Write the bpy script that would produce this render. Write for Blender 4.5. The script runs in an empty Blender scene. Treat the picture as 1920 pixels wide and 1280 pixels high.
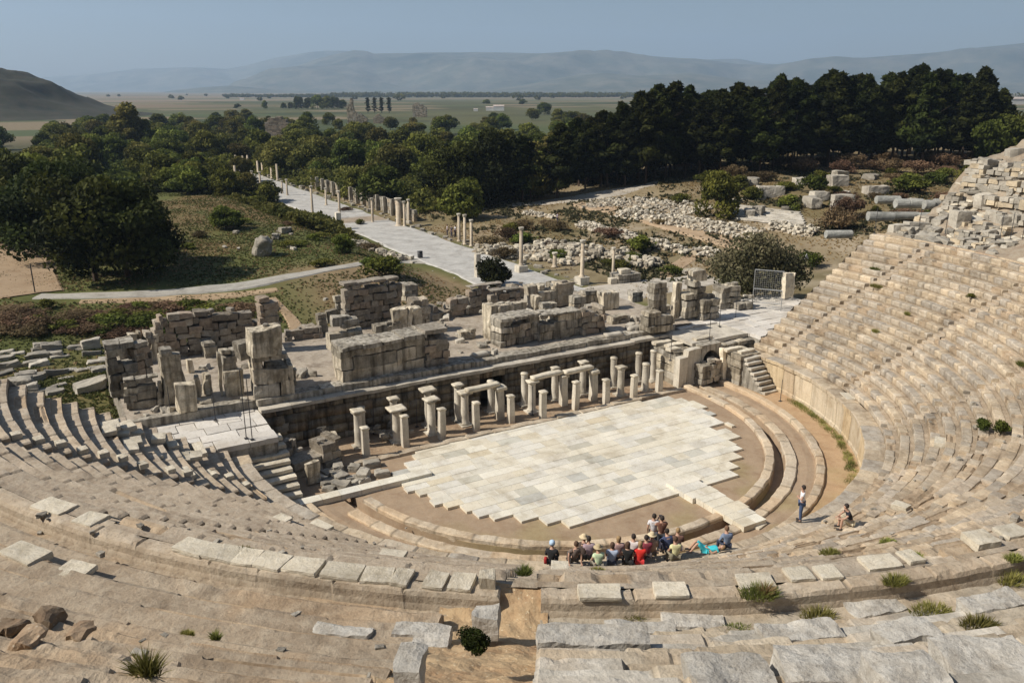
import bpy, math, random
import numpy as np
from mathutils import Vector, Matrix
sc = bpy.context.scene
COL = sc.collection
rnd = random.Random(7)

# ------------------------------------------------------------------ camera
FPX = 1540.0
CAM = np.array([-26.7, -38.6, 21.0])
PITCH = math.atan(472 / FPX)
YAW = math.radians(30.0)
c_r = np.array([math.cos(YAW), -math.sin(YAW), 0.0])
c_h = np.array([math.sin(YAW), math.cos(YAW), 0.0])
c_f = c_h * math.cos(PITCH) - np.array([0, 0, math.sin(PITCH)])
c_u = np.array([0, 0, math.cos(PITCH)]) + c_h * math.sin(PITCH)
cd = bpy.data.cameras.new('camera')
cam = bpy.data.objects.new('camera', cd); COL.objects.link(cam)
cd.sensor_width = 36.0; cd.lens = FPX / 1920 * 36.0
cd.clip_start = 0.2; cd.clip_end = 40000
m = Matrix.Identity(4)
for i in range(3):
    m[i][0] = c_r[i]; m[i][1] = c_u[i]; m[i][2] = -c_f[i]; m[i][3] = CAM[i]
cam.matrix_world = m
sc.camera = cam

# ------------------------------------------------------------------ sky, sun, exposure
SUN_EL = math.radians(43.0)
SH = np.array([0.955, -0.295])           # direction in which shadows fall
world = bpy.data.worlds.new('World'); sc.world = world; world.use_nodes = True
wn = world.node_tree; bg = wn.nodes['Background']
sky = wn.nodes.new('ShaderNodeTexSky'); sky.sky_type = 'NISHITA'; sky.sun_disc = False
sky.sun_elevation = SUN_EL; sky.sun_rotation = math.atan2(-SH[0], -SH[1])
sky.air_density = 1.0; sky.dust_density = 1.2; sky.ozone_density = 1.5; sky.altitude = 50
wn.links.new(sky.outputs[0], bg.inputs[0]); bg.inputs[1].default_value = 0.06
sl = bpy.data.lights.new('sun', 'SUN'); sl.energy = 5.0; sl.angle = math.radians(0.5); sl.color = (1.0, 0.925, 0.81)
so = bpy.data.objects.new('sun', sl); COL.objects.link(so)
ld = Vector((SH[0] * math.cos(SUN_EL), SH[1] * math.cos(SUN_EL), -math.sin(SUN_EL)))
so.rotation_euler = ld.to_track_quat('-Z', 'Y').to_euler(); so.location = (-60, 20, 80)
sc.view_settings.view_transform = 'Standard'; sc.view_settings.look = 'None'
sc.view_settings.exposure = 0.23; sc.view_settings.gamma = 1.0
try:
    sc.cycles.volume_bounces = 1; sc.cycles.max_bounces = 6; sc.cycles.diffuse_bounces = 3
    sc.cycles.volume_step_rate = 4.0
except Exception: pass

# ------------------------------------------------------------------ projection helpers
def ray(x, y): return c_f + c_r * (x - 960) / FPX - c_u * (y - 640) / FPX
def at(x, y, z=0.0):
    d = ray(x, y); t = (z - CAM[2]) / d[2]
    p = CAM + d * t; return Vector((p[0], p[1], z))
def aty(x, y, Y):
    d = ray(x, y); p = CAM + d * ((Y - CAM[1]) / d[1]); return Vector(p)
def pxm(p):
    """photo pixels per metre at point p"""
    w = float(np.dot(np.array(p) - CAM, c_f)); return FPX / w
def topix(p):
    v = np.array(p) - CAM; w = v @ c_f; return 960 + FPX * (v @ c_r) / w, 640 - FPX * (v @ c_u) / w

# ------------------------------------------------------------------ noise
def _h(ix, iy, iz, seed):
    n = (ix.astype(np.int64) * 374761393 + iy.astype(np.int64) * 668265263 + iz.astype(np.int64) * 2147483647 + seed * 974634777) & 0xffffffff
    n = ((n ^ (n >> 13)) * 1274126177) & 0xffffffff
    n = (n ^ (n >> 16)) & 0xffffffff
    return n / 2147483647.5 - 1.0
def vnoise(P, s, seed=0):
    P = np.asarray(P, float) / s
    f = np.floor(P); t = P - f; t = t * t * (3 - 2 * t); f = f.astype(np.int64)
    x, y, z = f[..., 0], f[..., 1], f[..., 2]; u, v, w = t[..., 0], t[..., 1], t[..., 2]
    def L(a, b, k): return a + (b - a) * k
    c = lambda i, j, k: _h(x + i, y + j, z + k, seed)
    return L(L(L(c(0,0,0), c(1,0,0), u), L(c(0,1,0), c(1,1,0), u), v), L(L(c(0,0,1), c(1,0,1), u), L(c(0,1,1), c(1,1,1), u), v), w)
def fbm(P, s, seed=0, o=3):
    r = 0; a = 1; q = 0
    for k in range(o):
        r = r + a * vnoise(P, s / 2 ** k, seed + 11 * k); q += a; a *= .5
    return r / q
def sstep(a, b, x):
    t = np.clip((x - a) / (b - a), 0, 1); return t * t * (3 - 2 * t)

# ------------------------------------------------------------------ object helpers
def tag(o, label=None, cat=None, group=None, kind=None):
    if label: o['label'] = label; o['kind'] = 'thing'
    if cat: o['category'] = cat
    if group: o['group'] = group
    if kind: o['kind'] = kind
    return o
def empty(name, loc, label, cat, group=None, rz=0.0):
    o = bpy.data.objects.new(name, None); COL.objects.link(o)
    o.location = loc; o.rotation_euler = (0, 0, rz); o.empty_display_size = .3
    return tag(o, label, cat, group)
def link(name, me, parent=None, loc=None, rz=0.0):
    o = bpy.data.objects.new(name, me); COL.objects.link(o)
    if parent: o.parent = parent
    if loc is not None: o.location = loc
    if rz: o.rotation_euler = (0, 0, rz)
    return o
def mesh(name, V, F, mat, tint=None, smooth=False, mats=None, mi=None, uvs=None):
    """V (n,3), F list of index lists or (m,k) array"""
    V = np.asarray(V, np.float32); me = bpy.data.meshes.new(name)
    if isinstance(F, np.ndarray) and F.ndim == 2:
        k = F.shape[1]; nf = F.shape[0]
        me.vertices.add(len(V)); me.vertices.foreach_set('co', V.ravel())
        me.loops.add(nf * k); me.loops.foreach_set('vertex_index', F.astype(np.int32).ravel())
        me.polygons.add(nf); me.polygons.foreach_set('loop_start', np.arange(0, nf * k, k, dtype=np.int32))
        me.update(calc_edges=True)
    else:
        me.from_pydata([tuple(v) for v in V.tolist()], [], F); me.update()
    me.validate()
    for mm in (mats or [mat]): me.materials.append(mm)
    if mi is not None: me.polygons.foreach_set('material_index', np.asarray(mi, np.int32))
    if tint is None: tint = np.ones((len(V), 3))
    if True:
        a = me.color_attributes.new('tint', 'FLOAT_COLOR', 'POINT')
        t = np.ones((len(V), 4), np.float32); t[:, :3] = np.asarray(tint, np.float32).reshape(len(V), -1)
        a.data.foreach_set('color', t.ravel())
    me.polygons.foreach_set('use_smooth', np.full(len(me.polygons), smooth))
    return me
def grid_faces(nu, nv, flip=False):
    i = np.arange(nu - 1)[:, None]; j = np.arange(nv - 1)[None, :]
    a = i * nv + j; q = np.stack([a, a + nv, a + nv + 1, a + 1], -1).reshape(-1, 4)
    return q[:, ::-1] if flip else q
class MB:
    """collects pieces into one mesh"""
    def __init__(s): s.V = []; s.F = []; s.T = []; s.M = []; s.n = 0
    def add(s, V, F, tint=1.0, mi=0):
        V = np.asarray(V, float); s.V.append(V)
        t = np.ones((len(V), 3)) * np.asarray(tint, float); s.T.append(t)
        for f in F: s.F.append([int(k) + s.n for k in f]); s.M.append(mi)
        s.n += len(V); return s
    def build(s, name, mat, parent=None, smooth=False, loc=None, rz=0.0, mats=None):
        me = mesh(name, np.concatenate(s.V), s.F, mat, np.concatenate(s.T), smooth, mats, s.M if mats else None)
        return link(name, me, parent, loc, rz)
def box(sx, sy, sz, n=1, rough=0.0, rnd_=0.0, seed=0, c=(0, 0, 0), rz=0.0, tilt=(0, 0), taper=1.0, ns=.5):
    """box standing on z=0, subdivided, edges rounded and surface roughened"""
    nx, ny, nz = (max(1, int(round(n * k))) for k in (sx, sy, sz)) if n else (1, 1, 1)
    nx, ny, nz = min(nx, 40), min(ny, 40), min(nz, 40)
    idx = {}; V = []; F = []
    def vid(i, j, k):
        key = (i, j, k)
        if key not in idx: idx[key] = len(V); V.append((i / nx - .5, j / ny - .5, k / nz))
        return idx[key]
    for i in range(nx):
        for j in range(ny):
            F.append((vid(i, j, 0), vid(i, j+1, 0), vid(i+1, j+1, 0), vid(i+1, j, 0)))
            F.append((vid(i, j, nz), vid(i+1, j, nz), vid(i+1, j+1, nz), vid(i, j+1, nz)))
    for i in range(nx):
        for k in range(nz):
            F.append((vid(i, 0, k), vid(i+1, 0, k), vid(i+1, 0, k+1), vid(i, 0, k+1)))
            F.append((vid(i, ny, k), vid(i, ny, k+1), vid(i+1, ny, k+1), vid(i+1, ny, k)))
    for j in range(ny):
        for k in range(nz):
            F.append((vid(0, j, k), vid(0, j, k+1), vid(0, j+1, k+1), vid(0, j+1, k)))
            F.append((vid(nx, j, k), vid(nx, j+1, k), vid(nx, j+1, k+1), vid(nx, j, k+1)))
    V = np.array(V, float); S = np.array([sx, sy, sz])
    cen = V - np.array([0, 0, .5]); Q = cen * S
    if rnd_ > 0:                                     # round the edges
        h = S / 2; inner = np.maximum(h - rnd_, 0); cl = np.clip(Q, -inner, inner); d = Q - cl
        L = np.linalg.norm(d, axis=1, keepdims=True); Q = np.where(L > 1e-9, cl + d / np.maximum(L, 1e-9) * np.minimum(L, rnd_), Q)
    if rough > 0:
        off = seed * 13.7
        nn = Q / (np.linalg.norm(Q / S, axis=1, keepdims=True) * S + 1e-6)
        D = np.stack([fbm(Q + off + 31 * a, ns, seed + a) for a in range(3)], 1)
        D2 = np.stack([vnoise(Q + off + 57 * a, ns * 2.6, seed + 5 + a) for a in range(3)], 1)
        Q = Q + D * rough + D2 * rough * 1.4
    z = (Q[:, 2] + sz / 2) / sz; Q[:, :2] *= (1 + (taper - 1) * z)[:, None]
    Q[:, 2] += sz / 2
    Q[:, 0] += Q[:, 2] * tilt[0]; Q[:, 1] += Q[:, 2] * tilt[1]
    ca, sa = math.cos(rz), math.sin(rz)
    X = Q[:, 0] * ca - Q[:, 1] * sa + c[0]; Y = Q[:, 0] * sa + Q[:, 1] * ca + c[1]
    return np.stack([X, Y, Q[:, 2] + c[2]], 1), F
def lathe(prof, n=14, c=(0, 0, 0), rough=0.0, seed=0):
    V = []; F = []
    for (r, z) in prof:
        for k in range(n):
            a = 2 * math.pi * k / n; V.append((r * math.cos(a), r * math.sin(a), z))
    for i in range(len(prof) - 1):
        for k in range(n):
            F.append((i*n+k, i*n+(k+1) % n, (i+1)*n+(k+1) % n, (i+1)*n+k))
    F.append(list(range(n))[::-1]); F.append([(len(prof)-1)*n+k for k in range(n)])
    V = np.array(V, float)
    if rough: V = V + np.stack([fbm(V + seed*7.3 + 19*a, .35, seed+a) for a in range(3)], 1) * rough
    return V + np.array(c), F
def tube(a, b, r0, r1=None, n=6):
    a = Vector(a); b = Vector(b); r1 = r0 if r1 is None else r1
    d = (b - a).normalized(); u = d.orthogonal().normalized(); w = d.cross(u)
    V = []; F = []
    for p, r in ((a, r0), (b, r1)):
        for k in range(n):
            t = 2*math.pi*k/n; q = p + u*math.cos(t)*r + w*math.sin(t)*r; V.append(tuple(q))
    for k in range(n): F.append((k, (k+1) % n, n+(k+1) % n, n+k))
    F.append(list(range(n))[::-1]); F.append([n+k for k in range(n)])
    return np.array(V), F

# ------------------------------------------------------------------ materials
def _n(nt, t, x=0, y=0, **kw):
    n = nt.nodes.new(t); n.location = (x, y)
    for k, v in kw.items(): setattr(n, k, v)
    return n
def stone(name, c0, c1, c2, s=1.0, bump=.5, rough=.9, spots=.35, stain=0.0, tinted=True, fine=1.0, coord='Object', vary=.12, speck=None):
    """c0 dark patches, c1 main, c2 light grains"""
    mt = bpy.data.materials.new(name); mt.use_nodes = True; nt = mt.node_tree; L = nt.links.new
    b = nt.nodes['Principled BSDF']; b.inputs['Roughness'].default_value = rough
    try: b.inputs['Specular IOR Level'].default_value = .25
    except Exception: pass
    tc = _n(nt, 'ShaderNodeTexCoord'); oi = _n(nt, 'ShaderNodeObjectInfo')
    va = _n(nt, 'ShaderNodeVectorMath', operation='ADD'); sc_ = _n(nt, 'ShaderNodeVectorMath', operation='SCALE')
    L(oi.outputs['Location'], sc_.inputs[0]); sc_.inputs['Scale'].default_value = .37
    L(tc.outputs[coord], va.inputs[0]); L(sc_.outputs[0], va.inputs[1]); P = va.outputs[0]
    def noise(scale, det=5, rg=.6, dist=0):
        n = _n(nt, 'ShaderNodeTexNoise'); n.inputs['Scale'].default_value = scale * s; n.inputs['Detail'].default_value = det
        n.inputs['Roughness'].default_value = rg; n.inputs['Distortion'].default_value = dist; L(P, n.inputs['Vector']); return n.outputs['Fac']
    def ramp(f, stops):
        r = _n(nt, 'ShaderNodeValToRGB'); e = r.color_ramp.elements
        while len(e) < len(stops): e.new(.5)
        for k, (p, c) in enumerate(stops): e[k].position = p; e[k].color = (*c, 1) if len(c) == 3 else c
        L(f, r.inputs[0]); return r.outputs['Color']
    def mix(fac, a, bb, mode='MIX'):
        x = _n(nt, 'ShaderNodeMix', data_type='RGBA', blend_type=mode)
        for k, v in ((0, fac), (6, a), (7, bb)):
            if isinstance(v, (int, float)): x.inputs[k].default_value = v
            elif isinstance(v, tuple): x.inputs[k].default_value = (*v, 1)
            else: L(v, x.inputs[k])
        return x.outputs[2]
    big = noise(.55, 4, .6, .4); mid = noise(2.6, 6, .65); fin = noise(11 * fine, 6, .7)
    colr = ramp(big, [(.30, c0), (.52, c1), (.75, tuple(min(1, v * 1.12) for v in c1))])
    colr = mix(ramp(mid, [(.42, (0, 0, 0)), (.66, (spots,) * 3)]), colr, c2)
    colr = mix(ramp(fin, [(.30, (.55,) * 3), (.48, (0, 0, 0))]), colr, tuple(v * .62 for v in c0))
    if speck:
        vo = _n(nt, 'ShaderNodeTexVoronoi'); vo.inputs['Scale'].default_value = 7 * s; L(P, vo.inputs['Vector'])
        colr = mix(ramp(vo.outputs['Distance'], [(.12, (.7,) * 3), (.22, (0, 0, 0))]), colr, speck)
    if stain:
        mp = _n(nt, 'ShaderNodeMapping'); mp.inputs['Scale'].default_value = (1.6, 1.6, .16); L(P, mp.inputs[0])
        sn = _n(nt, 'ShaderNodeTexNoise'); sn.inputs['Scale'].default_value = 2.2; sn.inputs['Detail'].default_value = 5; L(mp.outputs[0], sn.inputs['Vector'])
        colr = mix(ramp(sn.outputs['Fac'], [(.45, (0, 0, 0)), (.68, (stain,) * 3)]), colr, tuple(v * .45 for v in c0))
    if tinted:
        at_ = _n(nt, 'ShaderNodeAttribute', attribute_name='tint'); colr = mix(1.0, colr, at_.outputs['Color'], 'MULTIPLY')
    mr = _n(nt, 'ShaderNodeMapRange'); L(oi.outputs['Random'], mr.inputs[0]); mr.inputs[3].default_value = 1 - vary; mr.inputs[4].default_value = 1 + vary
    hv = _n(nt, 'ShaderNodeHueSaturation'); L(mr.outputs[0], hv.inputs['Value']); L(colr, hv.inputs['Color'])
    L(hv.outputs[0], b.inputs['Base Color'])
    ad = _n(nt, 'ShaderNodeMath', operation='ADD'); mu = _n(nt, 'ShaderNodeMath', operation='MULTIPLY'); mu.inputs[1].default_value = .5
    L(fin, mu.inputs[0]); L(mid, ad.inputs[0]); L(mu.outputs[0], ad.inputs[1])
    bu = _n(nt, 'ShaderNodeBump'); bu.inputs['Strength'].default_value = bump; bu.inputs['Distance'].default_value = .06
    L(ad.outputs[0], bu.inputs['Height']); L(bu.outputs[0], b.inputs['Normal'])
    return mt
def plain(name, col, rough=.8, var=.15, metal=0.0, scale=3.0):
    mt = bpy.data.materials.new(name); mt.use_nodes = True; nt = mt.node_tree; L = nt.links.new
    b = nt.nodes['Principled BSDF']; b.inputs['Roughness'].default_value = rough; b.inputs['Metallic'].default_value = metal
    tc = _n(nt, 'ShaderNodeTexCoord'); n = _n(nt, 'ShaderNodeTexNoise'); n.inputs['Scale'].default_value = scale; n.inputs['Detail'].default_value = 4
    L(tc.outputs['Object'], n.inputs['Vector'])
    r = _n(nt, 'ShaderNodeValToRGB'); L(n.outputs['Fac'], r.inputs[0]); e = r.color_ramp.elements
    e[0].position = .3; e[1].position = .7
    e[0].color = (*[v * (1 - var) for v in col], 1); e[1].color = (*[min(1, v * (1 + var)) for v in col], 1)
    L(r.outputs[0], b.inputs['Base Color']); return mt
M = {}
M['seat'] = stone('seat_stone', (.24, .195, .148), (.415, .352, .278), (.61, .56, .475), bump=.95, spots=.5)
M['seat_grey'] = stone('grey_seat_stone', (.27, .245, .205), (.43, .395, .335), (.61, .58, .52), bump=.9, spots=.5)
M['podium'] = stone('podium_stone', (.42, .33, .22), (.57, .48, .35), (.68, .61, .49), s=.9, bump=.6, stain=.35)
M['dirt'] = stone('dry_earth', (.27, .17, .105), (.36, .26, .17), (.46, .37, .26), s=1.2, bump=.7, speck=(.5, .44, .34))
M['marble'] = stone('pale_marble', (.52, .47, .38), (.735, .70, .61), (.82, .80, .74), s=1.2, bump=.35, rough=.75, spots=.5)
M['ruin'] = stone('weathered_limestone', (.14, .12, .09), (.36, .325, .265), (.64, .60, .52), bump=1.0, stain=.8, spots=.5)
M['ruin_dark'] = stone('dark_rubble_masonry', (.13, .11, .085), (.265, .23, .185), (.47, .43, .36), s=1.6, bump=1.0, spots=.6)
M['rock'] = stone('fallen_stone', (.26, .23, .19), (.45, .41, .34), (.62, .58, .50), bump=.7)
M['slab'] = stone('pale_slab', (.36, .31, .23), (.56, .50, .39), (.70, .65, .55), bump=.8, s=1.3, spots=.6)
M['column'] = stone('column_stone', (.40, .35, .27), (.58, .53, .44), (.70, .66, .58), bump=.35, stain=.35)
# ================================================================== theatre seating (cavea)
CX, CY = -0.5, 2.0
R0, RW = 18.4, 0.655            # podium radius, row depth
ZP, RH = 2.3, 0.405             # podium height, row rise
RS = 19.35; NR = 19; RD = RS + NR * RW       # first seat radius, rows, parapet radius
ZT = ZP + NR * RH
def pol(r, th): return CX + r * np.cos(th), CY + r * np.sin(th)
def st_th(k, r):
    """angle of stairway k at radius r (degrees)"""
    if k == -5: return -2.0 - 5.0 * (r - 18.7) / 12.6
    return (-123.95 if k == -125 else k) + 0 * r
def end_th(side, r):
    a = np.degrees(np.arcsin(np.clip(1.6 / np.maximum(r, 2), -1, 1)))
    return a if side > 0 else -180 - a
STAIRS = [-5, -25, -45, -65, -85, -105, -125, -145, -165]
def seat_profile(i):
    """stations (r, z, kind) of seat row i : kind 0 riser foot, 1 face, 2 nose, 3 top, 4 back, 5 channel"""
    r = RS + i * RW; z = ZP + (i + 1) * RH
    return [(r, z - RH - .035, 0), (r - .015, z - .28, 1), (r - .035, z - .07, 1), (r - .005, z, 2), (r + .13, z + .004, 3), (r + .28, z, 3), (r + .40, z - .008, 4), (r + .425, z - .045, 5), (r + RW - .02, z - .04, 5)]
def mk_wedge(name, ta, tb, lo, hi, wear, jit, bl, tints, seed, step=.26, mat='seat', parent=None, label=None, prof=None, skirt=.9, flat=False, soil=0.0, clean=0.0):
    """ta, tb functions of r giving the angles of both sides"""
    rg = np.random.RandomState(seed)
    rm = (RS + (lo + hi) / 2 * RW)
    n = max(4, int(abs(tb(rm) - ta(rm)) / step)); U = np.linspace(0, 1, n)
    pr = []
    if prof is None:
        for i in range(lo, hi): pr += [(i, p[0], p[1] + (.03 if flat and p[2] == 5 else 0), p[2]) for p in seat_profile(i)]
    else: pr = prof
    ns = len(pr); X = np.zeros((ns, n)); Y = X.copy(); Z = X.copy(); T = np.ones((ns, n, 3))
    cache = {}
    for s, (i, r, z, kd) in enumerate(pr):
        a = np.radians(ta(r) + (tb(r) - ta(r)) * U)
        if i not in cache:
            Ln = abs(tb(r) - ta(r)) * math.pi / 180 * r; e = [0.0]
            while e[-1] < Ln: e.append(e[-1] + rg.uniform(*bl))
            e = np.array(e); sp = U * Ln; b = np.clip(np.searchsorted(e, sp, 'right') - 1, 0, len(e) - 2)
            nb = len(e); dz = rg.normal(0, jit * .45, nb); dr = rg.normal(0, jit * .6, nb)
            tl = rg.normal(0, jit * .35, nb)
            miss = rg.rand(nb) < wear * .28 * (1 - .8 * clean)
            ct = np.array([tints[rg.randint(len(tints))] for _ in range(nb)]) ; ct = (ct * (1 - clean) + clean * np.array([.95, .91, .86])) * rg.uniform(.88 + .08 * clean, 1.08 - .05 * clean, (nb, 1))
            du = Ln / n; jd = np.minimum(sp - e[b], e[b + 1] - sp); jn = (jd < du * .55)
            fr = (sp - e[b]) / np.maximum(e[b + 1] - e[b], .1) - .5
            cache[i] = (b, dz, dr, tl, miss, ct, jn, fr)
        b, dz, dr, tl, miss, ct, jn, fr = cache[i]
        top = kd in (1, 2, 3, 4); rr = np.full(n, r); zz = np.full(n, z)
        if top:
            k = 1.0 if kd != 1 else .6
            zz = zz + k * (dz[b] + tl[b] * fr) - k * miss[b] * rg.uniform(.05, .14, 1) * (kd >= 2)
            rr = rr + dr[b]
            zz = zz - jn * (.05 if kd in (2, 3) else .0); rr = rr + jn * (.035 if kd in (1, 2) else 0)
        x, y = pol(rr, a); X[s] = x; Y[s] = y; Z[s] = zz
        if kd in (1, 2, 3): T[s] = ct[b]
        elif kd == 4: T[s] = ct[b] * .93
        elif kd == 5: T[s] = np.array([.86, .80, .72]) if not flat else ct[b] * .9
        else: T[s] = np.array([.62, .57, .50]) if not flat else np.array([.5, .46, .40])  # riser feet tinted dark: shade below each row put into the colour
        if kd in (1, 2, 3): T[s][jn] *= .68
        T[s][miss[b] & top] = np.array([.90, .80, .68])
    P = np.stack([X, Y, Z], -1)
    w = sstep(-.1, .5, fbm(P, 4.0, seed + 3, 2)) * wear
    amp = (.018 + .075 * w) * (1 - .6 * clean)
    T = T * (1 + .20 * fbm(P, 1.9, seed + 40, 4) + .10 * fbm(P, .45, seed + 41, 2))[..., None]
    if soil: q_ = (sstep(.0, .35, fbm(P, 1.7, seed + 44, 4)) * soil)[..., None]; T = T * (1 - q_) + q_ * np.array([.95, .80, .64])
    D = np.stack([fbm(P + 17.0 * a, .55, seed + a) for a in range(3)], -1); D[..., 2] *= .8
    D2 = fbm(P, .16, seed + 9, 2)
    P = P + D * amp[..., None]; P[..., 2] += D2 * (.008 + .02 * w) * (1 - .4 * clean); K_ = np.array([k[3] for k in pr]); nose = np.isin(K_, (1, 2))[:, None]; ch = sstep(.25, .6, fbm(P, .42, seed + 31, 2)); P[..., 2] -= ch * nose * (.05 + .05 * w) * (1 - .8 * clean)
    if skirt:
        for side in (0, -1):
            pass
        L_ = P[:, :1].copy(); L_[..., 2] -= skirt; R_ = P[:, -1:].copy(); R_[..., 2] -= skirt
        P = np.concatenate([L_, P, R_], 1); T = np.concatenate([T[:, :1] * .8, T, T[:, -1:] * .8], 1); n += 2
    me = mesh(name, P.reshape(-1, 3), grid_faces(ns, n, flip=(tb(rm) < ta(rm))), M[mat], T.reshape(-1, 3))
    o = link(name, me, parent)
    if label: o['label'] = label
    return o
SW = .75                                            # stairway width in metres
def hw(r): return math.degrees(SW / 2 / r)
cav = empty('theatre_seating', (0, 0, 0), 'huge ancient stone seating bowl stepping up round the orchestra, with worn curved rows', 'theatre seating')
TW = [(1.0, .97, .93), (1.08, 1.04, .97), (.92, .92, .92), (1.15, 1.06, .92), (.97, .90, .80)]
TG = [(1.0, 1.0, .98), (1.12, 1.10, 1.05), (.88, .89, .90), (1.2, 1.14, 1.02), (1.05, .98, .86)]
TB = [(1.0, .95, .88), (.94, .90, .86), (1.05, .98, .9), (.9, .84, .76)]
edges = [('e', 1)] + [('s', k) for k in STAIRS] + [('e', -1)]
spec = {   # wear, jitter, block lengths, tints, material, label
    0: (.25, .022, (.9, 1.7), TG, 'seat', 'crisp pale steps of the wedge beside the right entrance'),
    1: (.35, .035, (.45, 1.0), TG, 'seat', 'seat rows with bright separate nosing stones'),
    2: (.35, .035, (.45, 1.0), TG, 'seat', None), 3: (.5, .03, (.5, 1.1), TG, 'seat', None), 4: (.75, .03, (.7, 1.5), TW, 'seat', None),
    5: (.9, .03, (.7, 1.6), TW, 'seat', None), 6: (.9, .03, (.7, 1.6), TW, 'seat', None), 7: (.6, .018, (1.2, 2.6), TB, 'seat', 'brown worn seat rows left of the central stairway'),
    8: (.25, .010, (1.6, 3.2), TB, 'seat', 'smooth dark brown seat rows of the left side'), 9: (.3, .014, (1.6, 3.2), TW, 'seat', 'displaced slabs of the wedge beside the left entrance')}
def side_fn(e, sgn):
    if e[0] == 'e': return lambda r, s=e[1]: end_th(s, r)
    return lambda r, k=e[1], g=sgn: st_th(k, r) + g * hw(r)
for q in range(len(edges) - 1):
    a = side_fn(edges[q], -1); b = side_fn(edges[q + 1], 1); w, j, bl, ti, mt, lb = spec[q]
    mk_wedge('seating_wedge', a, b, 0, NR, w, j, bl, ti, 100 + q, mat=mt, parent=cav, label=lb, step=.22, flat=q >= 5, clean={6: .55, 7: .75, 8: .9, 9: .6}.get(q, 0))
def mk_stair(k, lo, hi, zfun, seed, parent):
    V = []; ns = 0; n = 8; rows = []
    rg = np.random.RandomState(seed)
    for i in range(lo, hi):
        for h in (0, 1):
            r = RS + i * RW + h * RW / 2; z = ZP + i * RH + (h + 1) * RH / 2 - .03 + rg.normal(0, .012)
            rows += [(r, z - RH / 2), (r - .01, z - .02), (r + .02, z), (r + RW / 2 - .01, z)]
    P = np.zeros((len(rows), n, 3)); 
    for s, (r, z) in enumerate(rows):
        a = np.radians(st_th(k, r) + np.linspace(-1, 1, n) * hw(r) * 1.04); P[s, :, 0], P[s, :, 1] = pol(r, a); P[s, :, 2] = z
    P += np.stack([fbm(P + 17.0 * a, .5, seed + a) for a in range(3)], -1) * .035
    T = np.ones((len(rows), n, 3)) * np.array([1.0, .96, .9]) * rg.uniform(.85, 1.12, (len(rows), 1, 1))
    return link('stairway', mesh('stairway', P.reshape(-1, 3), grid_faces(len(rows), n), M['seat'], T.reshape(-1, 3)), parent)
for k in STAIRS: mk_stair(k, 0, NR, None, 300 - k, cav)

# podium wall and its wide top ledge
def podium():
    us = np.arange(-184.5, 4.6, .2); rs = [(R0, -.1, 0), (R0 - .01, .35, 0), (R0 + .04, .42, 0), (R0 + .03, 1.2, 0), (R0 + .03, 1.95, 0), (R0 - .08, 2.02, 1), (R0 - .10, ZP - .03, 1), (R0 - .06, ZP, 2), (R0 + .35, ZP + .005, 2), (R0 + .7, ZP, 2), (RS + .02, ZP - .03, 2)]
    rg = np.random.RandomState(5); P = np.zeros((len(rs), len(us), 3)); T = np.ones_like(P)
    Ln = (us + 185) * math.pi / 180 * R0; e = [0.0]
    while e[-1] < Ln[-1]: e.append(e[-1] + rg.uniform(1.1, 2.3))
    e = np.array(e); b = np.clip(np.searchsorted(e, Ln, 'right') - 1, 0, len(e) - 2); jn = np.minimum(Ln - e[b], e[b + 1] - Ln) < .035
    ct = np.array([(1, 1, 1), (1.1, 1.08, 1.05), (.92, .86, .8), (1.05, .98, .86)])[rg.randint(4, size=len(e))]
    cz = np.array(TW)[rg.randint(len(TW), size=len(e))]; dz = rg.normal(0, .012, len(e))
    for s, (r, z, k) in enumerate(rs):
        rr = r + dz[b] + jn * .04; P[s, :, 0], P[s, :, 1] = pol(rr, np.radians(us)); P[s, :, 2] = z + (dz[b] - jn * .03 if k == 2 else 0)
        T[s] = (ct[b] if k < 2 else cz[b] * np.array([.98, 1.0, 1.02])) * np.where(jn, .6, 1)[:, None]
    P += np.stack([fbm(P + 17.0 * a, .7, 50 + a) for a in range(3)], -1) * .07
    nf = 7
    A = mesh('podium_wall', P[:nf].reshape(-1, 3), grid_faces(nf, len(us)), M['podium'], T[:nf].reshape(-1, 3))
    link('podium_wall', A, cav)
    B = mesh('podium_ledge', P[nf - 1:].reshape(-1, 3), grid_faces(len(rs) - nf + 1, len(us)), M['seat'], T[nf - 1:].reshape(-1, 3))
    link('podium_ledge', B, cav)
podium()

# parapet closing the lower rows, the walkway behind it and the upper rows where the camera stands
ZW = ZT - .46; RB = RD + .42
def up_z(r): return ZW + .42 + np.floor((r - 33.45) / .68) * .40
def parapet(name, ta, tb, seed, tint, step=.1):
    pr = [(-1, RD - .02, ZT - RH - .05, 0), (-1, RD - .03, ZT - .1, 1), (-1, RD, ZT, 2), (-1, RD + .14, ZT + .01, 3), (-1, RD + .3, ZT, 3), (-1, RB - .02, ZT - .02, 2), (-1, RB + .03, ZT - .12, 4), (-1, RB + .04, ZT - .3, 4), (-1, RB + .12, ZW - .02, 0)]
    return mk_wedge(name, ta, tb, 0, 1, .15, .012, (1.2, 2.6), tint, seed, step=step, parent=cav, prof=pr, skirt=.9)
parapet('parapet', lambda r: -124.75, lambda r: -172.0, 401, [(.92, .88, .82), (1.0, .95, .88)])
parapet('parapet', lambda r: -60.0, lambda r: -123.1, 402, [(1.0, .93, .84), (.94, .9, .84)])
parapet('parapet', lambda r: end_th(1, r), lambda r: -60, 403, [(1.0, .85, .72), (1.05, .95, .8)])
pr = [(-2, RB - .06, ZW, 5)]
for r in np.arange(RB + .1, 33.2, .12): pr.append((-2, r, ZW + .03, 5))
rr_ = 33.15; zz_ = ZW + .40; i = 60; prU = list(pr)
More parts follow.
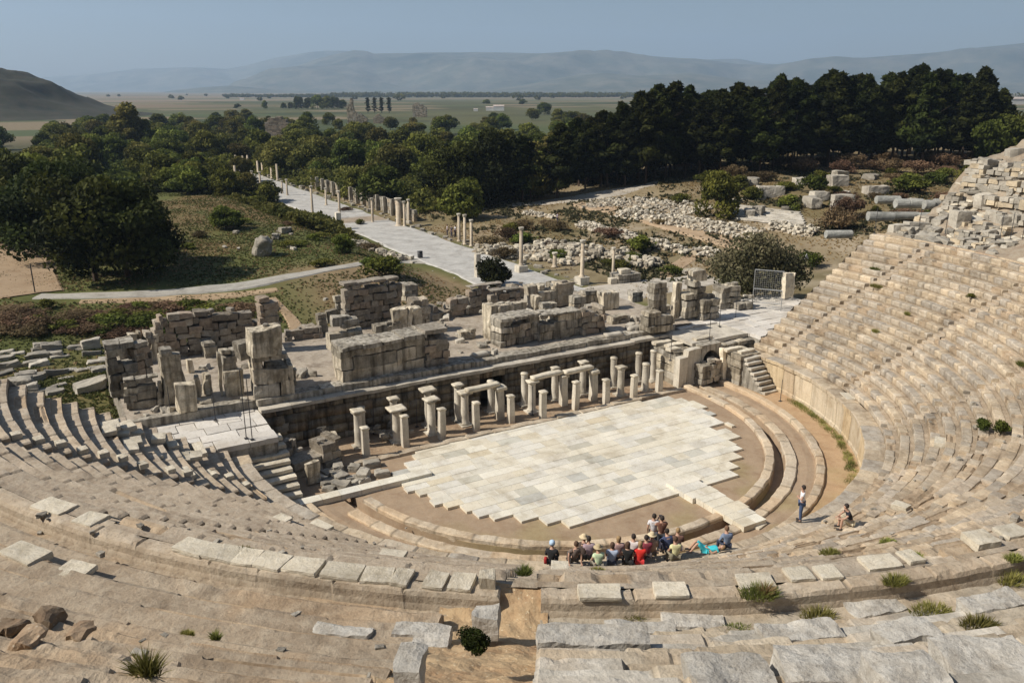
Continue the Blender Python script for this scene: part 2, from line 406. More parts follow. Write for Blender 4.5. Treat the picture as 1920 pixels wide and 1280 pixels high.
while rr_ < 53:
    prU += [(i, rr_, zz_ - .44, 0), (i, rr_ - .02, zz_ - .10, 1), (i, rr_ + .03, zz_ - .01, 2), (i, rr_ + .2, zz_, 3), (i, rr_ + .4, zz_, 3), (i, rr_ + .5, zz_ - .05, 4), (i, rr_ + .66, zz_ - .05, 5)]
    rr_ += .68; zz_ += .405; i += 1
prUL = [(-2, RB - .06, ZW, 5)]
for r in np.arange(RB + .1, 32.75, .12): prUL.append((-2, r, ZW + .03, 5))
rr_ = 32.8; zz_ = ZW + .38; i = 90
while rr_ < 53:
    prUL += [(i, rr_, zz_ - .40, 0), (i, rr_ - .02, zz_ - .08, 1), (i, rr_ + .04, zz_ - .01, 2)] + [(i, rr_ + q, zz_ + .02, 5) for q in (.15, .3, .45, .6, .75, .9)]
    rr_ += 1.0; zz_ += .36 if rr_ < 35.9 else .66; i += 1
TGR = [(1.0, 1.0, 1.0), (1.12, 1.11, 1.1), (.9, .9, .9), (1.05, .97, .86), (.95, .85, .72)]
TDR = [(1.0, .92, .82), (.92, .86, .78), (1.02, .85, .66)]
mk_wedge('upper_seating', lambda r: -123.1, lambda r: -60.0, 20, 21, 1.0, .06, (1.1, 2.4), TGR, 411, step=.11, mat='seat_grey', parent=cav, prof=prU, soil=.55, label='upper rows of big grey blocks behind the walkway')
mk_wedge('upper_seating', lambda r: -126.9, lambda r: -190.0, 20, 21, 1.0, .04, (1.6, 3.4), TDR, 412, step=.1, mat='seat', parent=cav, prof=prUL, soil=.8)
mk_wedge('upper_seating', lambda r: -17.0, lambda r: -60.0, 20, 21, 1.0, .09, (.7, 1.7), TG, 413, step=.2, mat='rock', parent=cav, prof=prU, label='broken upper rows rising on the right')
# stairway gully through the upper rows
P = []; rs = np.arange(RD - .08, 50, .1); n = 30
for r in rs:
    a = np.radians(-124.9 + np.linspace(-2.3, 2.1, n)); x, y = pol(r, a); z = float(np.interp(r, [RD - .1, RD + .04, RB + .15], [ZT - .03, ZT - .08, ZW + .02])) + np.maximum(0, r - 33.0) * .5
    P.append(np.stack([x, y, np.full(n, z)], -1))
P = np.array(P); P[..., 2] += fbm(P, .5, 77) * .12 + fbm(P, .15, 78) * .03
link('earth_gully', mesh('earth_gully', P.reshape(-1, 3), grid_faces(len(rs), n), M['dirt'], np.ones((P.size // 3, 3)) * np.array([1.12, 1.1, .98])), cav)
# end walls closing both horns of the seating down to the ground
def ruin_z(r): return np.interp(r, [RB, 33, 36, 39, 41, 43, 44.5, 46, 50, 54], [ZW, ZW + .1, 10.0, 10.8, 11.6, 13.4, 14.5, 14.8, 15.4, 16.8])
rs = np.arange(RB - .1, 54, .22); us = np.linspace(3.2, -19.0, 110)
P = np.array([[(*pol(r, math.radians(u)), float(ruin_z(r))) for u in us] for r in rs])
P[..., 2] += (fbm(P, 2.2, 61) * .55 + fbm(P, .6, 62) * .22) * sstep(RB, 34, np.hypot(P[..., 0] - CX, P[..., 1] - CY))
w_ = sstep(-10, -19, np.degrees(np.arctan2(P[..., 1] - CY, P[..., 0] - CX))); P[..., 2] = P[..., 2] * (1 - w_) + w_ * (ZW + np.maximum(0, np.hypot(P[..., 0] - CX, P[..., 1] - CY) - 33) * .59)
link('ruined_slope', mesh('ruined_slope', P.reshape(-1, 3), grid_faces(len(rs), len(us)), M['dirt'], np.ones((P.size // 3, 3)) * np.array([.85, .96, 1.08])), cav)
def endwall(side):
    rs = np.arange(R0, 52, .35); zs = np.linspace(0, 1, 14); P = np.zeros((len(rs), 14, 3))
    for i, r in enumerate(rs):
        zt = ZP if r < RS else (ZP + (min(math.floor((r - RS) / RW), NR - 1) + 1) * RH - .06 if r < RD else (ZW + .2 if r < 33.1 else (float(ruin_z(r)) if side > 0 else ZW + .35 + (r - 33.15) * .595)))
        x, y = pol(r, math.radians(end_th(side, r))); P[i, :, 0] = x; P[i, :, 1] = y + .03; P[i, :, 2] = -1 + (zt + 1) * zs
    P += np.stack([fbm(P + 9. * a, .6, 80 + a) for a in range(3)], -1) * .12
    link('end_wall', mesh('end_wall', P.reshape(-1, 3), grid_faces(len(rs), 14, flip=side > 0), M['ruin']), cav)
endwall(1); endwall(-1)

# ================================================================== orchestra
def orch_path():
    pts = []
    for t in np.arange(6.4, 0, -.2): pts.append((-1, t))
    for a in np.arange(-180, .1, .5): pts.append((0, a))
    for t in np.arange(.2, 6.5, .2): pts.append((1, t))
    return pts
def orch_pos(r, p):
    k, t = p
    if k == 0: a = math.radians(t); return CX + r * math.cos(a), CY + r * math.sin(a)
    return CX + k * r, CY + t
op = orch_path()
def orch_strip(name, prof, mat, tintf=None, seed=0, parent=None, amp=.03, lo=0, hi=None):
    pp = op[lo:hi]; P = np.array([[(*orch_pos(r, p), z) for p in pp] for (r, z) in prof])
    P = P + np.stack([fbm(P + 13. * a, .6, seed + a) for a in range(3)], -1) * amp
    T = np.ones_like(P)
    if tintf is not None: T *= tintf(P, pp)
    return link(name, mesh(name, P.reshape(-1, 3), grid_faces(len(prof), len(pp)), M[mat], T.reshape(-1, 3)), parent)
M['orch_dirt'] = stone('orchestra_earth', (.30, .205, .13), (.37, .27, .18), (.45, .36, .26), s=1.5, bump=.35)
M['ochre'] = stone('ochre_ground', (.36, .26, .165), (.45, .35, .24), (.52, .43, .32), s=.8, bump=.35)
prof = [(.01, 0), (3, 0), (6, 0), (9, 0)] + [(r, 0) for r in np.arange(10, 13.1, .25)] + [(13.15, -.02), (13.7, -.02), (13.72, -.5), (14.25, -.52), (14.3, -.03), (15.1, -.03), (15.5, .02), (15.9, 0), (16.2, .05), (16.6, .1), (17.2, .1), (17.8, .12), (18.5, .12)]
def gt(P, pp):
    r = np.hypot(P[..., 0] - CX, np.minimum(P[..., 1] - CY, 0)); t = np.ones_like(P)
    g = sstep(15.8, 16.6, r)[..., None]; t = t * (1 - g) + g * np.array([1.25, 1.16, 1.02])
    gr = (sstep(.05, .45, fbm(P, 3.0, 4, 3)) * sstep(-2, -9, P[..., 1]))[..., None]
    return t * (1 - gr * .5) + gr * .5 * np.array([.85, .95, .62])
o = orch_strip('orchestra_ground', prof, 'orch_dirt', gt, 20); tag(o, kind='structure')
def kerb_t(seed, lo=1.0, hi=2.0):
    def f(P, pp):
        rg = np.random.RandomState(seed); L_ = np.concatenate([[0], np.cumsum(np.linalg.norm(np.diff(P[2], axis=0), axis=1))]); e = [0.0]
        while e[-1] < L_[-1]: e.append(e[-1] + rg.uniform(lo, hi))
        e = np.array(e); b = np.clip(np.searchsorted(e, L_, 'right') - 1, 0, len(e) - 2); jn = np.minimum(L_ - e[b], e[b+1] - L_) < .05
        c = np.array([(1, 1, 1), (1.08, 1.04, .98), (.93, .9, .86), (1.05, .95, .84)])[rg.randint(4, size=len(e))][b] * np.where(jn, .55, 1)[:, None]
        return c[None]
    return f
def kerb(r0, r1, z0, z1, mat, seed, label, lo=0, hi=None, amp=.06):
    pr = [(r0, z0), (r0 + .01, z1 - .05), (r0 + .05, z1), ((r0 + r1) / 2, z1 + .01), (r1 - .05, z1), (r1, z1 - .06), (r1, z0)]
    o = orch_strip('stone_kerb', pr, mat, kerb_t(seed), seed, amp=amp, lo=lo, hi=hi); tag(o, label, 'kerb'); return o
M['kerb'] = stone('kerb_stone', (.30, .23, .16), (.48, .40, .30), (.62, .55, .44), bump=.9, spots=.5)
kerb(13.15, 13.68, -.4, .22, 'kerb', 31, 'innermost curved stone kerb, between the earth floor and the open drain', lo=54, hi=-14)
kerb(14.3, 14.95, -.45, .10, 'kerb', 32, 'middle curved stone kerb just outside the open drain', lo=58, hi=-12, amp=.07)
kerb(16.0, 16.5, -.1, .28, 'kerb', 33, 'outermost curved stone kerb nearest the podium wall', lo=44, hi=-14, amp=.06)
def paving():
    rg = np.random.RandomState(3); mb = MB(); y = -8.4; row = 0
    tones = [(1, 1, 1), (1.04, 1.02, .98), (.97, .96, .93), (1.0, .97, .90), (.93, .93, .93), (1.05, 1.04, 1.0), (.96, .92, .84)]
    def tile(x0, x1, y0, y1, zt=.13):
        t = np.array(tones[rg.randint(len(tones))]) * rg.uniform(.95, 1.03)
        if rg.rand() < .06: t = t * np.array([.76, .78, .80])
        if rg.rand() < .05: t = t * np.array([.95, .91, .84])
        dz = rg.uniform(0, .012); V, F = box(x1 - x0 - .018, y1 - y0 - .018, zt + dz, 0, c=((x0+x1)/2, (y0+y1)/2, 0)); mb.add(V, F, t)
    while y < 3.7:
        h = rg.choice([.62, .7, .78, .86]); yc = y + h / 2; R_ = 10.9 if y > -5 else 10.6
        dy = min(yc - 1.2, 0) if yc < 1.2 else (yc - 1.2)
        half = math.sqrt(max(R_ ** 2 - (yc - 1.2) ** 2, .5)) if yc < 1.5 else R_ - .2 - (yc - 1.5) * .95
        xl = -.4 - half + rg.uniform(-.35, .35); xr = .1 + half + rg.uniform(-.35, .35)
        if yc > 1.5: xr += 1.0
        x = xl
        while x < xr - .3:
            w = min(rg.uniform(.85, 1.7), xr - x)
            if (x < xl + .5 or x + w > xr - .6) and rg.rand() < .14: x += w; continue
            tile(x, x + w, y, y + h); x += w
        y += h; row += 1
    x = -17.0                                        # paved strip to the left
    while x < -9.6: w = rg.uniform(1.0, 1.9); tile(x, min(x + w, -9.5), .2, .9, .30); x += w
    y = -13.0                                        # paved strip towards the seats
    while y < -7.9:
        h = rg.uniform(.6, .85); tile(1.35 - (.2 if y > -10 else 0), 2.2, y, y + h, .3); tile(2.2, 3.0 + rg.uniform(-.1, .15), y, y + h, .3); y += h
    o = mb.build('orchestra_paving', M['marble']); tag(o, kind='structure')
paving()
# ================================================================== stage building
ZS = 3.3
def masonry(mb, L, H, t, course=.42, bl=(.6, 1.3), top=None, seed=0, n=2.2, rough=.035, tints=((1, 1, 1),), o=(0, 0, 0), var=.12, rd=.035):
    rg = random.Random(seed); z = 0; k = 0
    jag = top is None and H > 1.0 and o[0] == 0 and L < 16 and L > 1.2
    if jag: top = [(q / 6, rg.uniform(.80, 1.0)) for q in range(7)]
    while z < H - .05:
        h = min(course * rg.uniform(.85, 1.15), H - z); x = -rg.uniform(0, bl[0] * .5)
        while x < L - .02:
            w = rg.uniform(*bl); x0, x1 = max(x, 0), min(x + w, L); x += w
            if x1 - x0 < .12: continue
            lim = H if top is None else np.interp((x0 + x1) / 2 / L, [p[0] for p in top], [p[1] for p in top]) * H
            if z + h * .5 > lim: continue
            if jag and z + h > lim * .88 and rg.random() < .2: continue
            ti = np.array(rg.choice(tints)) * rg.uniform(1 - var, 1 + var)
            V, F = box(x1 - x0 - .012, t + rg.uniform(-.03, .03), h - .01, n, rough, rd, rg.randint(0, 9999), ((x0 + x1) / 2 + o[0], t / 2 + o[1] + rg.uniform(-.03, .03), z + o[2])); mb.add(V, F, ti)
        z += h; k += 1
    return mb
def wall(label, a, b, h, t, z=ZS, kind='big', seed=1, name='ruined_wall', cat='ruined wall', group='ruined walls on the stage platform', top=None, mat=None, extra=None):
    """a, b: photo points of the foot of the near face; h in photo pixels at a"""
    A = at(*a, z); B = at(*b, z); d = B - A; L = d.length; rz = math.atan2(d.y, d.x); H = h / (pxm(A) * .93) if h > 12 else h
    mb = MB()
    if kind == 'big': masonry(mb, L, H, t, max(.6, H * .36), (.8, 1.9), top, seed, 4, .08, ((1, 1, 1), (1.25, 1.2, 1.12), (.8, .78, .74), (1.4, 1.34, 1.25)), rd=.03); mt = mat or 'ruin'
    elif kind == 'mono': masonry(mb, L, H, t, H + 1, (L + .1, L + .2), top, seed, 5, .10, ((1.45, 1.4, 1.3),), rd=.04); mt = mat or 'ruin'
    elif kind == 'rub': masonry(mb, L, H, t, .48, (.35, 1.15), top, seed, 4, .09, ((1, 1, 1), (1.3, 1.28, 1.25), (.8, .78, .75), (1.15, 1.05, .98)), rd=.025); mt = mat or 'ruin_dark'
    elif kind == 'mid': masonry(mb, L, H, t, .5, (.6, 1.3), top, seed, 4, .08, ((1, 1, 1), (1.3, 1.27, 1.2), (.75, .73, .7)), rd=.03); mt = mat or 'ruin'
    if extra: extra(mb, L, H, t)
    if L > 1.5 and H > .9:
        rg = random.Random(seed + 5)
        for _ in range(int(L * 1.3)): q = rg.uniform(.14, .42); V, F = box(q * 1.5, q, q * .7, 6, .06, .04, rg.randint(0, 999), (rg.uniform(.08, .92) * L, rg.uniform(.1, .9) * t, H * rg.uniform(.84, .95)), rz=rg.uniform(-1, 1)); mb.add(V, F, rg.uniform(.9, 1.3))
    o = mb.build(name, M[mt], None, False, tuple(A), rz); tag(o, label, cat, group); return o
def cap(over=.12, h=.22, z0=0.0, seed=3, parts=3, x0=0.0, x1=1.0):
    def f(mb, L, H, t):
        rg = random.Random(seed); x = L * x0; X1 = L * x1
        while x < X1 - .2:
            w = min(rg.uniform(.9, 1.0) * (X1 - L * x0) / parts, X1 - x)
            V, F = box(w - .03, t + over * 2, h * rg.uniform(.8, 1.3), 3, .05, .05, rg.randint(0, 999), (x + w / 2, t / 2, H - .02 + z0), tilt=(rg.uniform(-.04, .04), 0)); mb.add(V, F, rg.uniform(.95, 1.15)); x += w
    return f
def rocks(seed, n, spread=(.1, .9), s=(.3, .7)):
    def f(mb, L, H, t):
        rg = random.Random(seed)
        for k in range(n):
            q = rg.uniform(*s); V, F = box(q * rg.uniform(.8, 1.5), q, q * rg.uniform(.5, 1), 4, .08, .1, rg.randint(0, 999), (L * rg.uniform(*spread), t / 2 + rg.uniform(-.1, .1), H - .05), rz=rg.uniform(-.5, .5)); mb.add(V, F, rg.uniform(.85, 1.15))
    return f
# platform: masonry front wall, coping, floor
st = empty('stage_platform', (0, 7.9, 0), 'long raised stage platform with a dark masonry front wall behind the pillars', 'stage platform')
mb = MB(); xa, xb = -17.0, 15.2; dx0, dx1 = -2.3, -.35      # doorway
def seg(x0, x1, z0, z1, sd):
    masonry(mb, x1 - x0, z1 - z0, .8, .55, (.8, 1.7), None, sd, 1.6, .03, ((.6, .58, .55), (.72, .69, .64), (.5, .48, .45), (.6, .52, .44)), (x0, 0, z0))
seg(xa, dx0, 0, 2.72, 1); seg(dx1, xb, 0, 2.72, 2); seg(dx0, dx1, 2.2, 2.72, 3)
mb.build('front_wall', M['ruin'], st, True)
mb = MB(); rg = random.Random(4); x = xa
while x < xb:
    w = rg.uniform(1.6, 2.6); w = min(w, xb - x); V, F = box(w - .02, .75, .22, 4, .02, .015, rg.randint(0, 999), (x + w / 2, .22, 2.73 + (.06 if x > 9.5 else 0))); mb.add(V, F, rg.uniform(.85, 1.1)); x += w
mb.build('coping', M['rock'], st)
mb = MB(); x = xa
while x < xb:
    w = min(rg.uniform(1.2, 2.8), xb - x); V, F = box(w - .02, 1.0, .42, 4, .05, .025, rg.randint(0, 999), (x + w / 2, 1.05 + rg.uniform(-.05, .05), 2.93)); mb.add(V, F, rg.uniform(.85, 1.15)); x += w
mb.build('upper_step', M['ruin'], st)
mb = MB()
V, F = box(1.9, .1, 2.3, 0, c=((dx0 + dx1) / 2, 1.9, 0)); mb.add(V, F, .25); mb.build('doorway_dark_panel', M['ruin_dark'], st)  # thin near-black panel; the shade inside the doorway is put into its tint
def sheet(name, poly_fn, x0, x1, y0, y1, z, st_, mat, tf=None, amp=.06, parent=None, seed=0):
    xs = np.arange(x0, x1 + .01, st_); ys = np.arange(y0, y1 + .01, st_); P = np.zeros((len(xs), len(ys), 3)); P[..., 0] = xs[:, None]; P[..., 1] = ys[None]
    P[..., 2] = z if not callable(z) else z(P[..., 0], P[..., 1]); P[..., 2] += fbm(P, 1.2, seed) * amp + fbm(P, .35, seed + 1) * amp * .4
    T = np.ones_like(P) if tf is None else tf(P)
    return link(name, mesh(name, P.reshape(-1, 3), grid_faces(len(xs), len(ys)), M[mat], T.reshape(-1, 3)), parent)
M['stagefloor'] = stone('stage_floor_paving', (.17, .135, .10), (.33, .28, .22), (.54, .49, .42), s=1.2, bump=.6)
o = sheet('floor', None, -24, 17.5, .9, 14.5, ZS - .05, .35, 'stagefloor', parent=st)
# floor slabs and low blocks along the rim are part of the floor
def skirt_box(name, x0, x1, y0, y1, z0, z1, mat, parent=None):
    V, F = box(x1 - x0, y1 - y0, z1 - z0, .8, .05, .03, 5, ((x0 + x1) / 2, (y0 + y1) / 2, z0)); mb = MB().add(V, F); return mb.build(name, M[mat], parent)
skirt_box('left_step', -24, -16.9, .85, 1.6, 2, ZS - .02, 'ruin', st)
skirt_box('rear_foundation', -24, 17.5, 13.6, 14.6, -1, ZS - .1, 'ruin_dark', st)
skirt_box('side_foundation', -24.1, -23.3, 8.9 - 7.9, 14.5, -1, ZS - .1, 'ruin_dark', st)

# ---- ruins standing on the platform
wall('pale ashlar wall at the far left of the stage, stacked blocks on its end', (210, 748), (268, 738), 88, 1.1, kind='mid', seed=11, extra=cap(.05, .3, seed=2, parts=2))
wall('dark thin wall joining the far left ashlar wall, with upright slabs on top', (262, 738), (292, 728), 90, .7, kind='rub', seed=12, top=[(0, .9), (.5, 1), (1, .8)])
wall('low brown wall panel left of the tall block with a round stone', (237, 769), (308, 759), 52, .6, kind='mid', seed=13, extra=cap(.03, .12, seed=3, parts=3))
wall('tall smooth pale block carrying one rounded stone', (311, 760), (352, 753), 88, .8, kind='mono', seed=14, extra=rocks(4, 1, (.35, .4), (.7, .75)))
wall('short white block standing alone nearest the stage edge on the left', (337, 776), (372, 770), 52, .7, kind='mono', seed=15)
wall('leaning upright slab just right of the tall pale block', (368, 748), (380, 746), 42, .5, kind='mono', seed=16)
wall('second leaning upright slab, a step right of the first', (386, 741), (400, 738), 38, .6, kind='mono', seed=17)
wall('small upright post stone behind the leaning slabs', (356, 700), (368, 698), 24, .5, kind='mono', seed=18)
wall('high dark rubble wall at the back left, its top broken in steps', (318, 700), (480, 678), 104, .9, z=2.2, kind='rub', seed=19, top=[(0, .95), (.1, .93), (.12, 1.0), (.42, .98), (.45, .86), (.62, .86), (.64, .95), (1, .9)])
wall('broken brown pier left of the back rubble wall, topped with a cut drum', (286, 706), (318, 700), 108, .8, z=2.2, kind='rub', seed=20, top=[(0, .8), (.4, .8), (.42, 1.0), (1, .95)])
wall('round pale pier in front of the broken brown pier', (291, 700), (304, 698), 70, .6, z=2.4, kind='mono', seed=21)
wall('narrow rubble tower at the back between the two left ruins', (497, 690), (532, 684), 124, 1.0, z=2.2, kind='rub', seed=22, top=[(0, .88), (.3, 1), (1, .94)])
wall('low brown back wall right of the narrow rubble tower', (536, 652), (606, 643), 30, .5, z=2.8, kind='rub', seed=23)
wall('big pale pier with slab top, lower half, second ruin from the left', (479, 749), (553, 739), 68, 2.2, kind='big', seed=24, extra=cap(.1, .25, seed=8, parts=2))
wall('large smooth square block on top of the second ruin from the left', (476, 672), (534, 662), 50, 1.2, z=ZS + 2.75, kind='mono', seed=25)
wall('small step blocks against the left side of the large square block', (450, 676), (474, 671), 34, .9, z=ZS + 2.3, kind='mid', seed=26, top=[(0, .7), (.5, .7), (.6, 1), (1, 1)])
wall('pale upright panels left of the second ruin', (424, 744), (462, 738), 46, .5, kind='mono', seed=27)
wall('thin upright post at the left edge of the pale upright panels', (414, 742), (421, 741), 78, .5, kind='mono', seed=28)
wall('stacked short blocks behind the pale upright panels', (420, 712), (450, 707), 52, .8, kind='mid', seed=29)
wall('long central ruin face with thick broken slabs on top', (643, 719), (802, 688), 58, 1.7, kind='big', seed=30, top=[(0, 1), (1, 1)], extra=cap(.18, .3, seed=9, parts=4))
wall('dark pier at the right end of the long central ruin', (798, 690), (842, 682), 60, 1.6, kind='rub', seed=31, extra=cap(.1, .3, seed=10, parts=1))
wall('cut block wall under the arched boulder on the central ruin', (620, 660), (684, 650), 42, 1.0, z=ZS + 1.2, kind='big', seed=32, extra=rocks(9, 3, (.1, .9), (.7, 1.1)))
wall('pair of tall upright slabs behind the long central ruin', (740, 646), (776, 641), 62, .6, kind='mono', seed=33)
wall('single fluted upright right of the pair of tall slabs', (778, 642), (796, 639), 62, .8, kind='mono', seed=34)
wall('low bench-like block behind the long central ruin', (706, 652), (756, 645), 42, 1.0, kind='mid', seed=35)
wall('tall brown back wall behind the central ruin with pale stones on its rim', (650, 640), (757, 622), 98, .9, z=2.4, kind='rub', seed=36, top=[(0, .92), (.25, 1), (.5, .9), (1, .92)], extra=cap(.05, .22, seed=12, parts=4))
wall('square pier at the right end of the tall brown back wall', (757, 640), (808, 633), 72, 1.2, z=2.8, kind='mid', seed=37, mat='ruin_dark')
wall('thin broken slab with a gap left of the tall brown back wall', (612, 606), (650, 600), 46, .5, z=2.9, kind='mid', seed=38, top=[(0, .5), (.5, .6), (.6, 1), (1, .9)])
wall('rounded grey stone heap behind the right pier of the brown back wall', (760, 566), (786, 562), 34, 1.2, z=2.9, kind='mid', seed=39)
wall('rough rubble half of the right-hand stage ruin', (939, 652), (1012, 637), 46, 1.4, kind='rub', seed=40, mat='ruin', extra=cap(.15, .22, seed=13, parts=3))
wall('smooth panelled half of the right-hand stage ruin', (1012, 640), (1092, 627), 44, 1.3, kind='big', seed=41, extra=cap(.02, .14, seed=14, parts=3))
wall('coursed dark pier at the right end of the right-hand stage ruin', (1092, 629), (1134, 622), 48, 1.5, kind='rub', seed=42)
wall('tall narrow pier with lit side at the left end of the right-hand stage ruin', (922, 640), (940, 637), 62, 1.4, kind='mono', seed=43)
wall('long plain wall rising behind the right-hand stage ruin', (932, 618), (990, 608), 44, .7, kind='big', seed=44)
wall('squat block left of the right-hand stage ruin', (880, 618), (918, 612), 32, 1.6, kind='mono', seed=45)
wall('long brown wall farthest left behind the right-hand stage ruin', (880, 590), (945, 580), 48, .7, kind='rub', seed=46, extra=cap(.03, .12, seed=15, parts=2))
wall('middle brown wall with a stepped end behind the right-hand stage ruin', (922, 596), (978, 588), 46, .7, kind='rub', seed=47, extra=cap(.03, .12, seed=16, parts=2))
wall('pale high wall with flat top behind the right-hand stage ruin', (990, 585), (1045, 577), 48, .8, kind='big', seed=48)
wall('dark square end block of the pale high wall', (1046, 577), (1076, 572), 44, .9, kind='mono', seed=49, mat='ruin_dark')
wall('short pale wall with vertical joint, third from the right at the back', (1076, 583), (1124, 576), 32, .9, kind='big', seed=50)
wall('square pale block, second from the right at the back', (1130, 582), (1160, 578), 30, .9, kind='mono', seed=51)
wall('small brown block standing alone on the paving at the back right', (1186, 568), (1206, 566), 19, 1.0, z=2.4, kind='mid', seed=52)
wall('round drum stub on top of the right-hand stage ruin', (1002, 600), (1016, 598), 42, .6, z=ZS + .4, kind='mono', seed=53)
wall('pair of low blocks beside the round drum stub', (1018, 602), (1044, 598), 32, .7, z=ZS + .5, kind='mid', seed=54)
wall('low grey wall piece under the knobbly stone at the right', (1216, 626), (1264, 618), 36, 1.2, kind='big', seed=55, top=[(0, .9), (.6, 1), (.8, .7), (1, .75)])
wall('knobbly weathered stone shaped like a torso', (1224, 590), (1250, 586), 56, .9, z=ZS + 1.2, kind='mid', seed=56, top=[(0, .8), (.3, 1), (.8, 1), (1, .7)])
wall('slim white upright between the torso-like stone and the big stepped pier', (1265, 596), (1277, 594), 60, .5, kind='mono', seed=57)
wall('tall grey stepped pier, rightmost of the stage ruins', (1284, 598), (1324, 592), 84, 1.2, kind='mid', seed=58, top=[(0, .55), (.3, .55), (.32, 1), (.7, 1), (.8, .6), (1, .5)])
wall('boulder-like stump near the metal grille', (1352, 580), (1388, 576), 42, 1.4, z=3.1, kind='mid', seed=59, top=[(0, .6), (.3, 1), (.8, .9), (1, .6)])
wall('rough blocks just left of the metal grille', (1386, 582), (1412, 578), 22, 1.0, z=3.1, kind='mid', seed=60)
wall('worn end block at the foot of the right seating, by the grille', (1472, 560), (1488, 557), 44, .5, z=4.2, kind='mono', seed=61, mat='rock')
for k, (x, y, w_) in enumerate([(900, 668, 34), (1150, 630, 40), (1190, 618, 34), (596, 690, 0), (560, 752, 0)]):
    if not w_: continue
    A = at(x, y, ZS); V, F = box(w_ / pxm(A), .6, .3, 4, .06, .08, k); mb = MB().add(V, F); o = mb.build('fallen_block', M['rock'], None, True, tuple(A)); tag(o, ['flat fallen block on the stage rim before the gap left of the right ruin', 'long low fallen block right of the right-hand stage ruin', 'low fallen block left of the torso-like stone'][k], 'block')

# ---- pillars and columns in front of the platform
def pillar(kind, p, h, label, grp, w=.42, seed=0, cap_w=None, drumcap=False):
    nm = 'square_pillar' if kind == 'sq' else 'round_column'
    e = empty(nm, (p[0], p[1], 0), label, 'pillar' if kind == 'sq' else 'column', grp, rz=random.Random(seed).uniform(-.06, .06))
    rg = random.Random(seed); ch = .14 if cap_w is None else .26
    bh = .14
    if kind == 'sq':
        V, F = box(w, w * .9, h - ch, 5, .02, .02, seed, (0, 0, 0), taper=.94, tilt=(rg.uniform(-.015, .015), rg.uniform(-.01, .01)))
        MB().add(V, F, rg.uniform(.95, 1.08)).build('shaft', M['column'], e)
        cw = cap_w or w * 1.22
        V, F = box(cw, cw * .9, ch, 8, .03, .05, seed + 1, (0, 0, h - ch - .01)); MB().add(V, F, 1.08).build('capital', M['slab'], e, True)
    else:
        V, F = box(w * 1.7, w * 1.7, bh, 5, .02, .03, seed + 3); MB().add(V, F, .95).build('base', M['column'], e)
        V, F = lathe([(w*.66, bh-.02), (w*.68, bh+.06), (w*.56, bh+.12), (w*.52, bh+.5), (w*.52, h*.5), (w*.50, h*.5+.02), (w*.49, h-ch-.1), (w*.53, h-ch)], 16, rough=.02, seed=seed); MB().add(V, F, rg.uniform(.92, 1.05)).build('shaft', M['column'], e, True)
        cw = cap_w or w * 1.15
        if cap_w:
            V, F = lathe([(w*.5, h-ch-.01), (cw*.5, h-.1)], 16); V2, F2 = box(cw, cw*.85, .14, 8, .04, .05, seed + 2, (0, 0, h-.12))
            MB().add(V, F, .9).add(V2, F2, 1.08).build('capital', M['slab'], e, True)
        else:
            V2, F2 = lathe([(w*.54, h-ch), (w*.58, h-.08), (w*.56, h)], 14, rough=.03, seed=seed); MB().add(V2, F2, 1.05).build('capital', M['slab'], e, True)
    return e
ordn = ['first', 'second', 'third', 'fourth', 'fifth', 'sixth', 'seventh', 'eighth', 'ninth', 'tenth']
for k, (x, y, t) in enumerate([(687, 857, 799), (760, 838, 778), (829, 822, 764), (893, 808, 753), (958, 793, 740), (1018, 787, 733), (1079, 768, 715), (1136, 758, 710), (1188, 748, 703), (1235, 737, 693)]):
    p = at(x, y, 0); h = (y - t) / (topix((p.x, p.y, 0))[1] - topix((p.x, p.y, 1))[1])
    pillar('sq', p, h, 'square pale pillar, %s from the left in the front row beside the marble floor' % ordn[k], 'square pillars of the front row', seed=40 + k)
for k, (x, y, h, cw) in enumerate([(674, 838, 2.45, .85), (745, 829, 2.35, 1.15), (810, 814, 2.45, .95), (872, 797, 2.35, .9), (937, 785, 2.35, .8), (997, 772, 2.3, .8), (1056, 760, 2.3, None), (1112, 750, 2.3, .7), (1163, 741, 2.2, .75), (1209, 732, 2.1, None)]):
    kd = 'sq' if k in (4, 6, 7) else 'rd'
    pillar(kd, at(x, y, 0), h, '%s, %s from the left in the middle row below the stage' % ('square grey pillar' if kd == 'sq' else 'thick round column', ordn[k]), 'columns of the middle row', w=.5, seed=60 + k, cap_w=cw)
for k, (X, Y, h, cw) in enumerate([(-11.1, 7.1, 2.25, None), (-9.0, 7.0, 2.5, .75), (-6.6, 7.1, 2.6, 1.0), (-4.5, 7.0, 2.6, .7), (-1.9, 7.2, 2.3, None), (.7, 7.15, 2.4, None), (3.1, 7.0, 2.4, .6), (5.5, 7.0, 2.5, .7), (8.3, 7.1, 2.3, None), (10.6, 7.1, 2.3, None), (11.6, 6.6, 2.45, None)]):
    pillar('rd', (X, Y), h, 'round column, %s from the left in the back row against the stage wall' % (ordn + ['last'])[k], 'columns of the back row', w=.46, seed=80 + k, cap_w=cw)
for k, (x, y, h) in enumerate([(594, 818, 1.3), (604, 828, 1.1)]):
    pillar('rd', at(x, y, 0), h, ['short column stump, the farther of two left of the pillar rows', 'short column stump, the nearer of two left of the pillar rows'][k], 'column stumps', w=.5, seed=95 + k, cap_w=.62)
def lintel(x0, y0, x1, y1, z, lab, s):
    A = at(x0, y0, z); B = at(x1, y1, z); d = B - A
    V, F = box(d.length, .5, .26, 6, .02, .03, s); MB().add(V, F, 1.05).build('stone_lintel', M['slab'], None, True, tuple((A + B) / 2), math.atan2(d.y, d.x))
    tag(bpy.context.scene.collection.objects[-1], lab, 'lintel', 'lintels lying on the columns')
lintel(874, 736, 935, 722, 2.36, 'thick stone lintel over the fourth and fifth middle columns', 1)
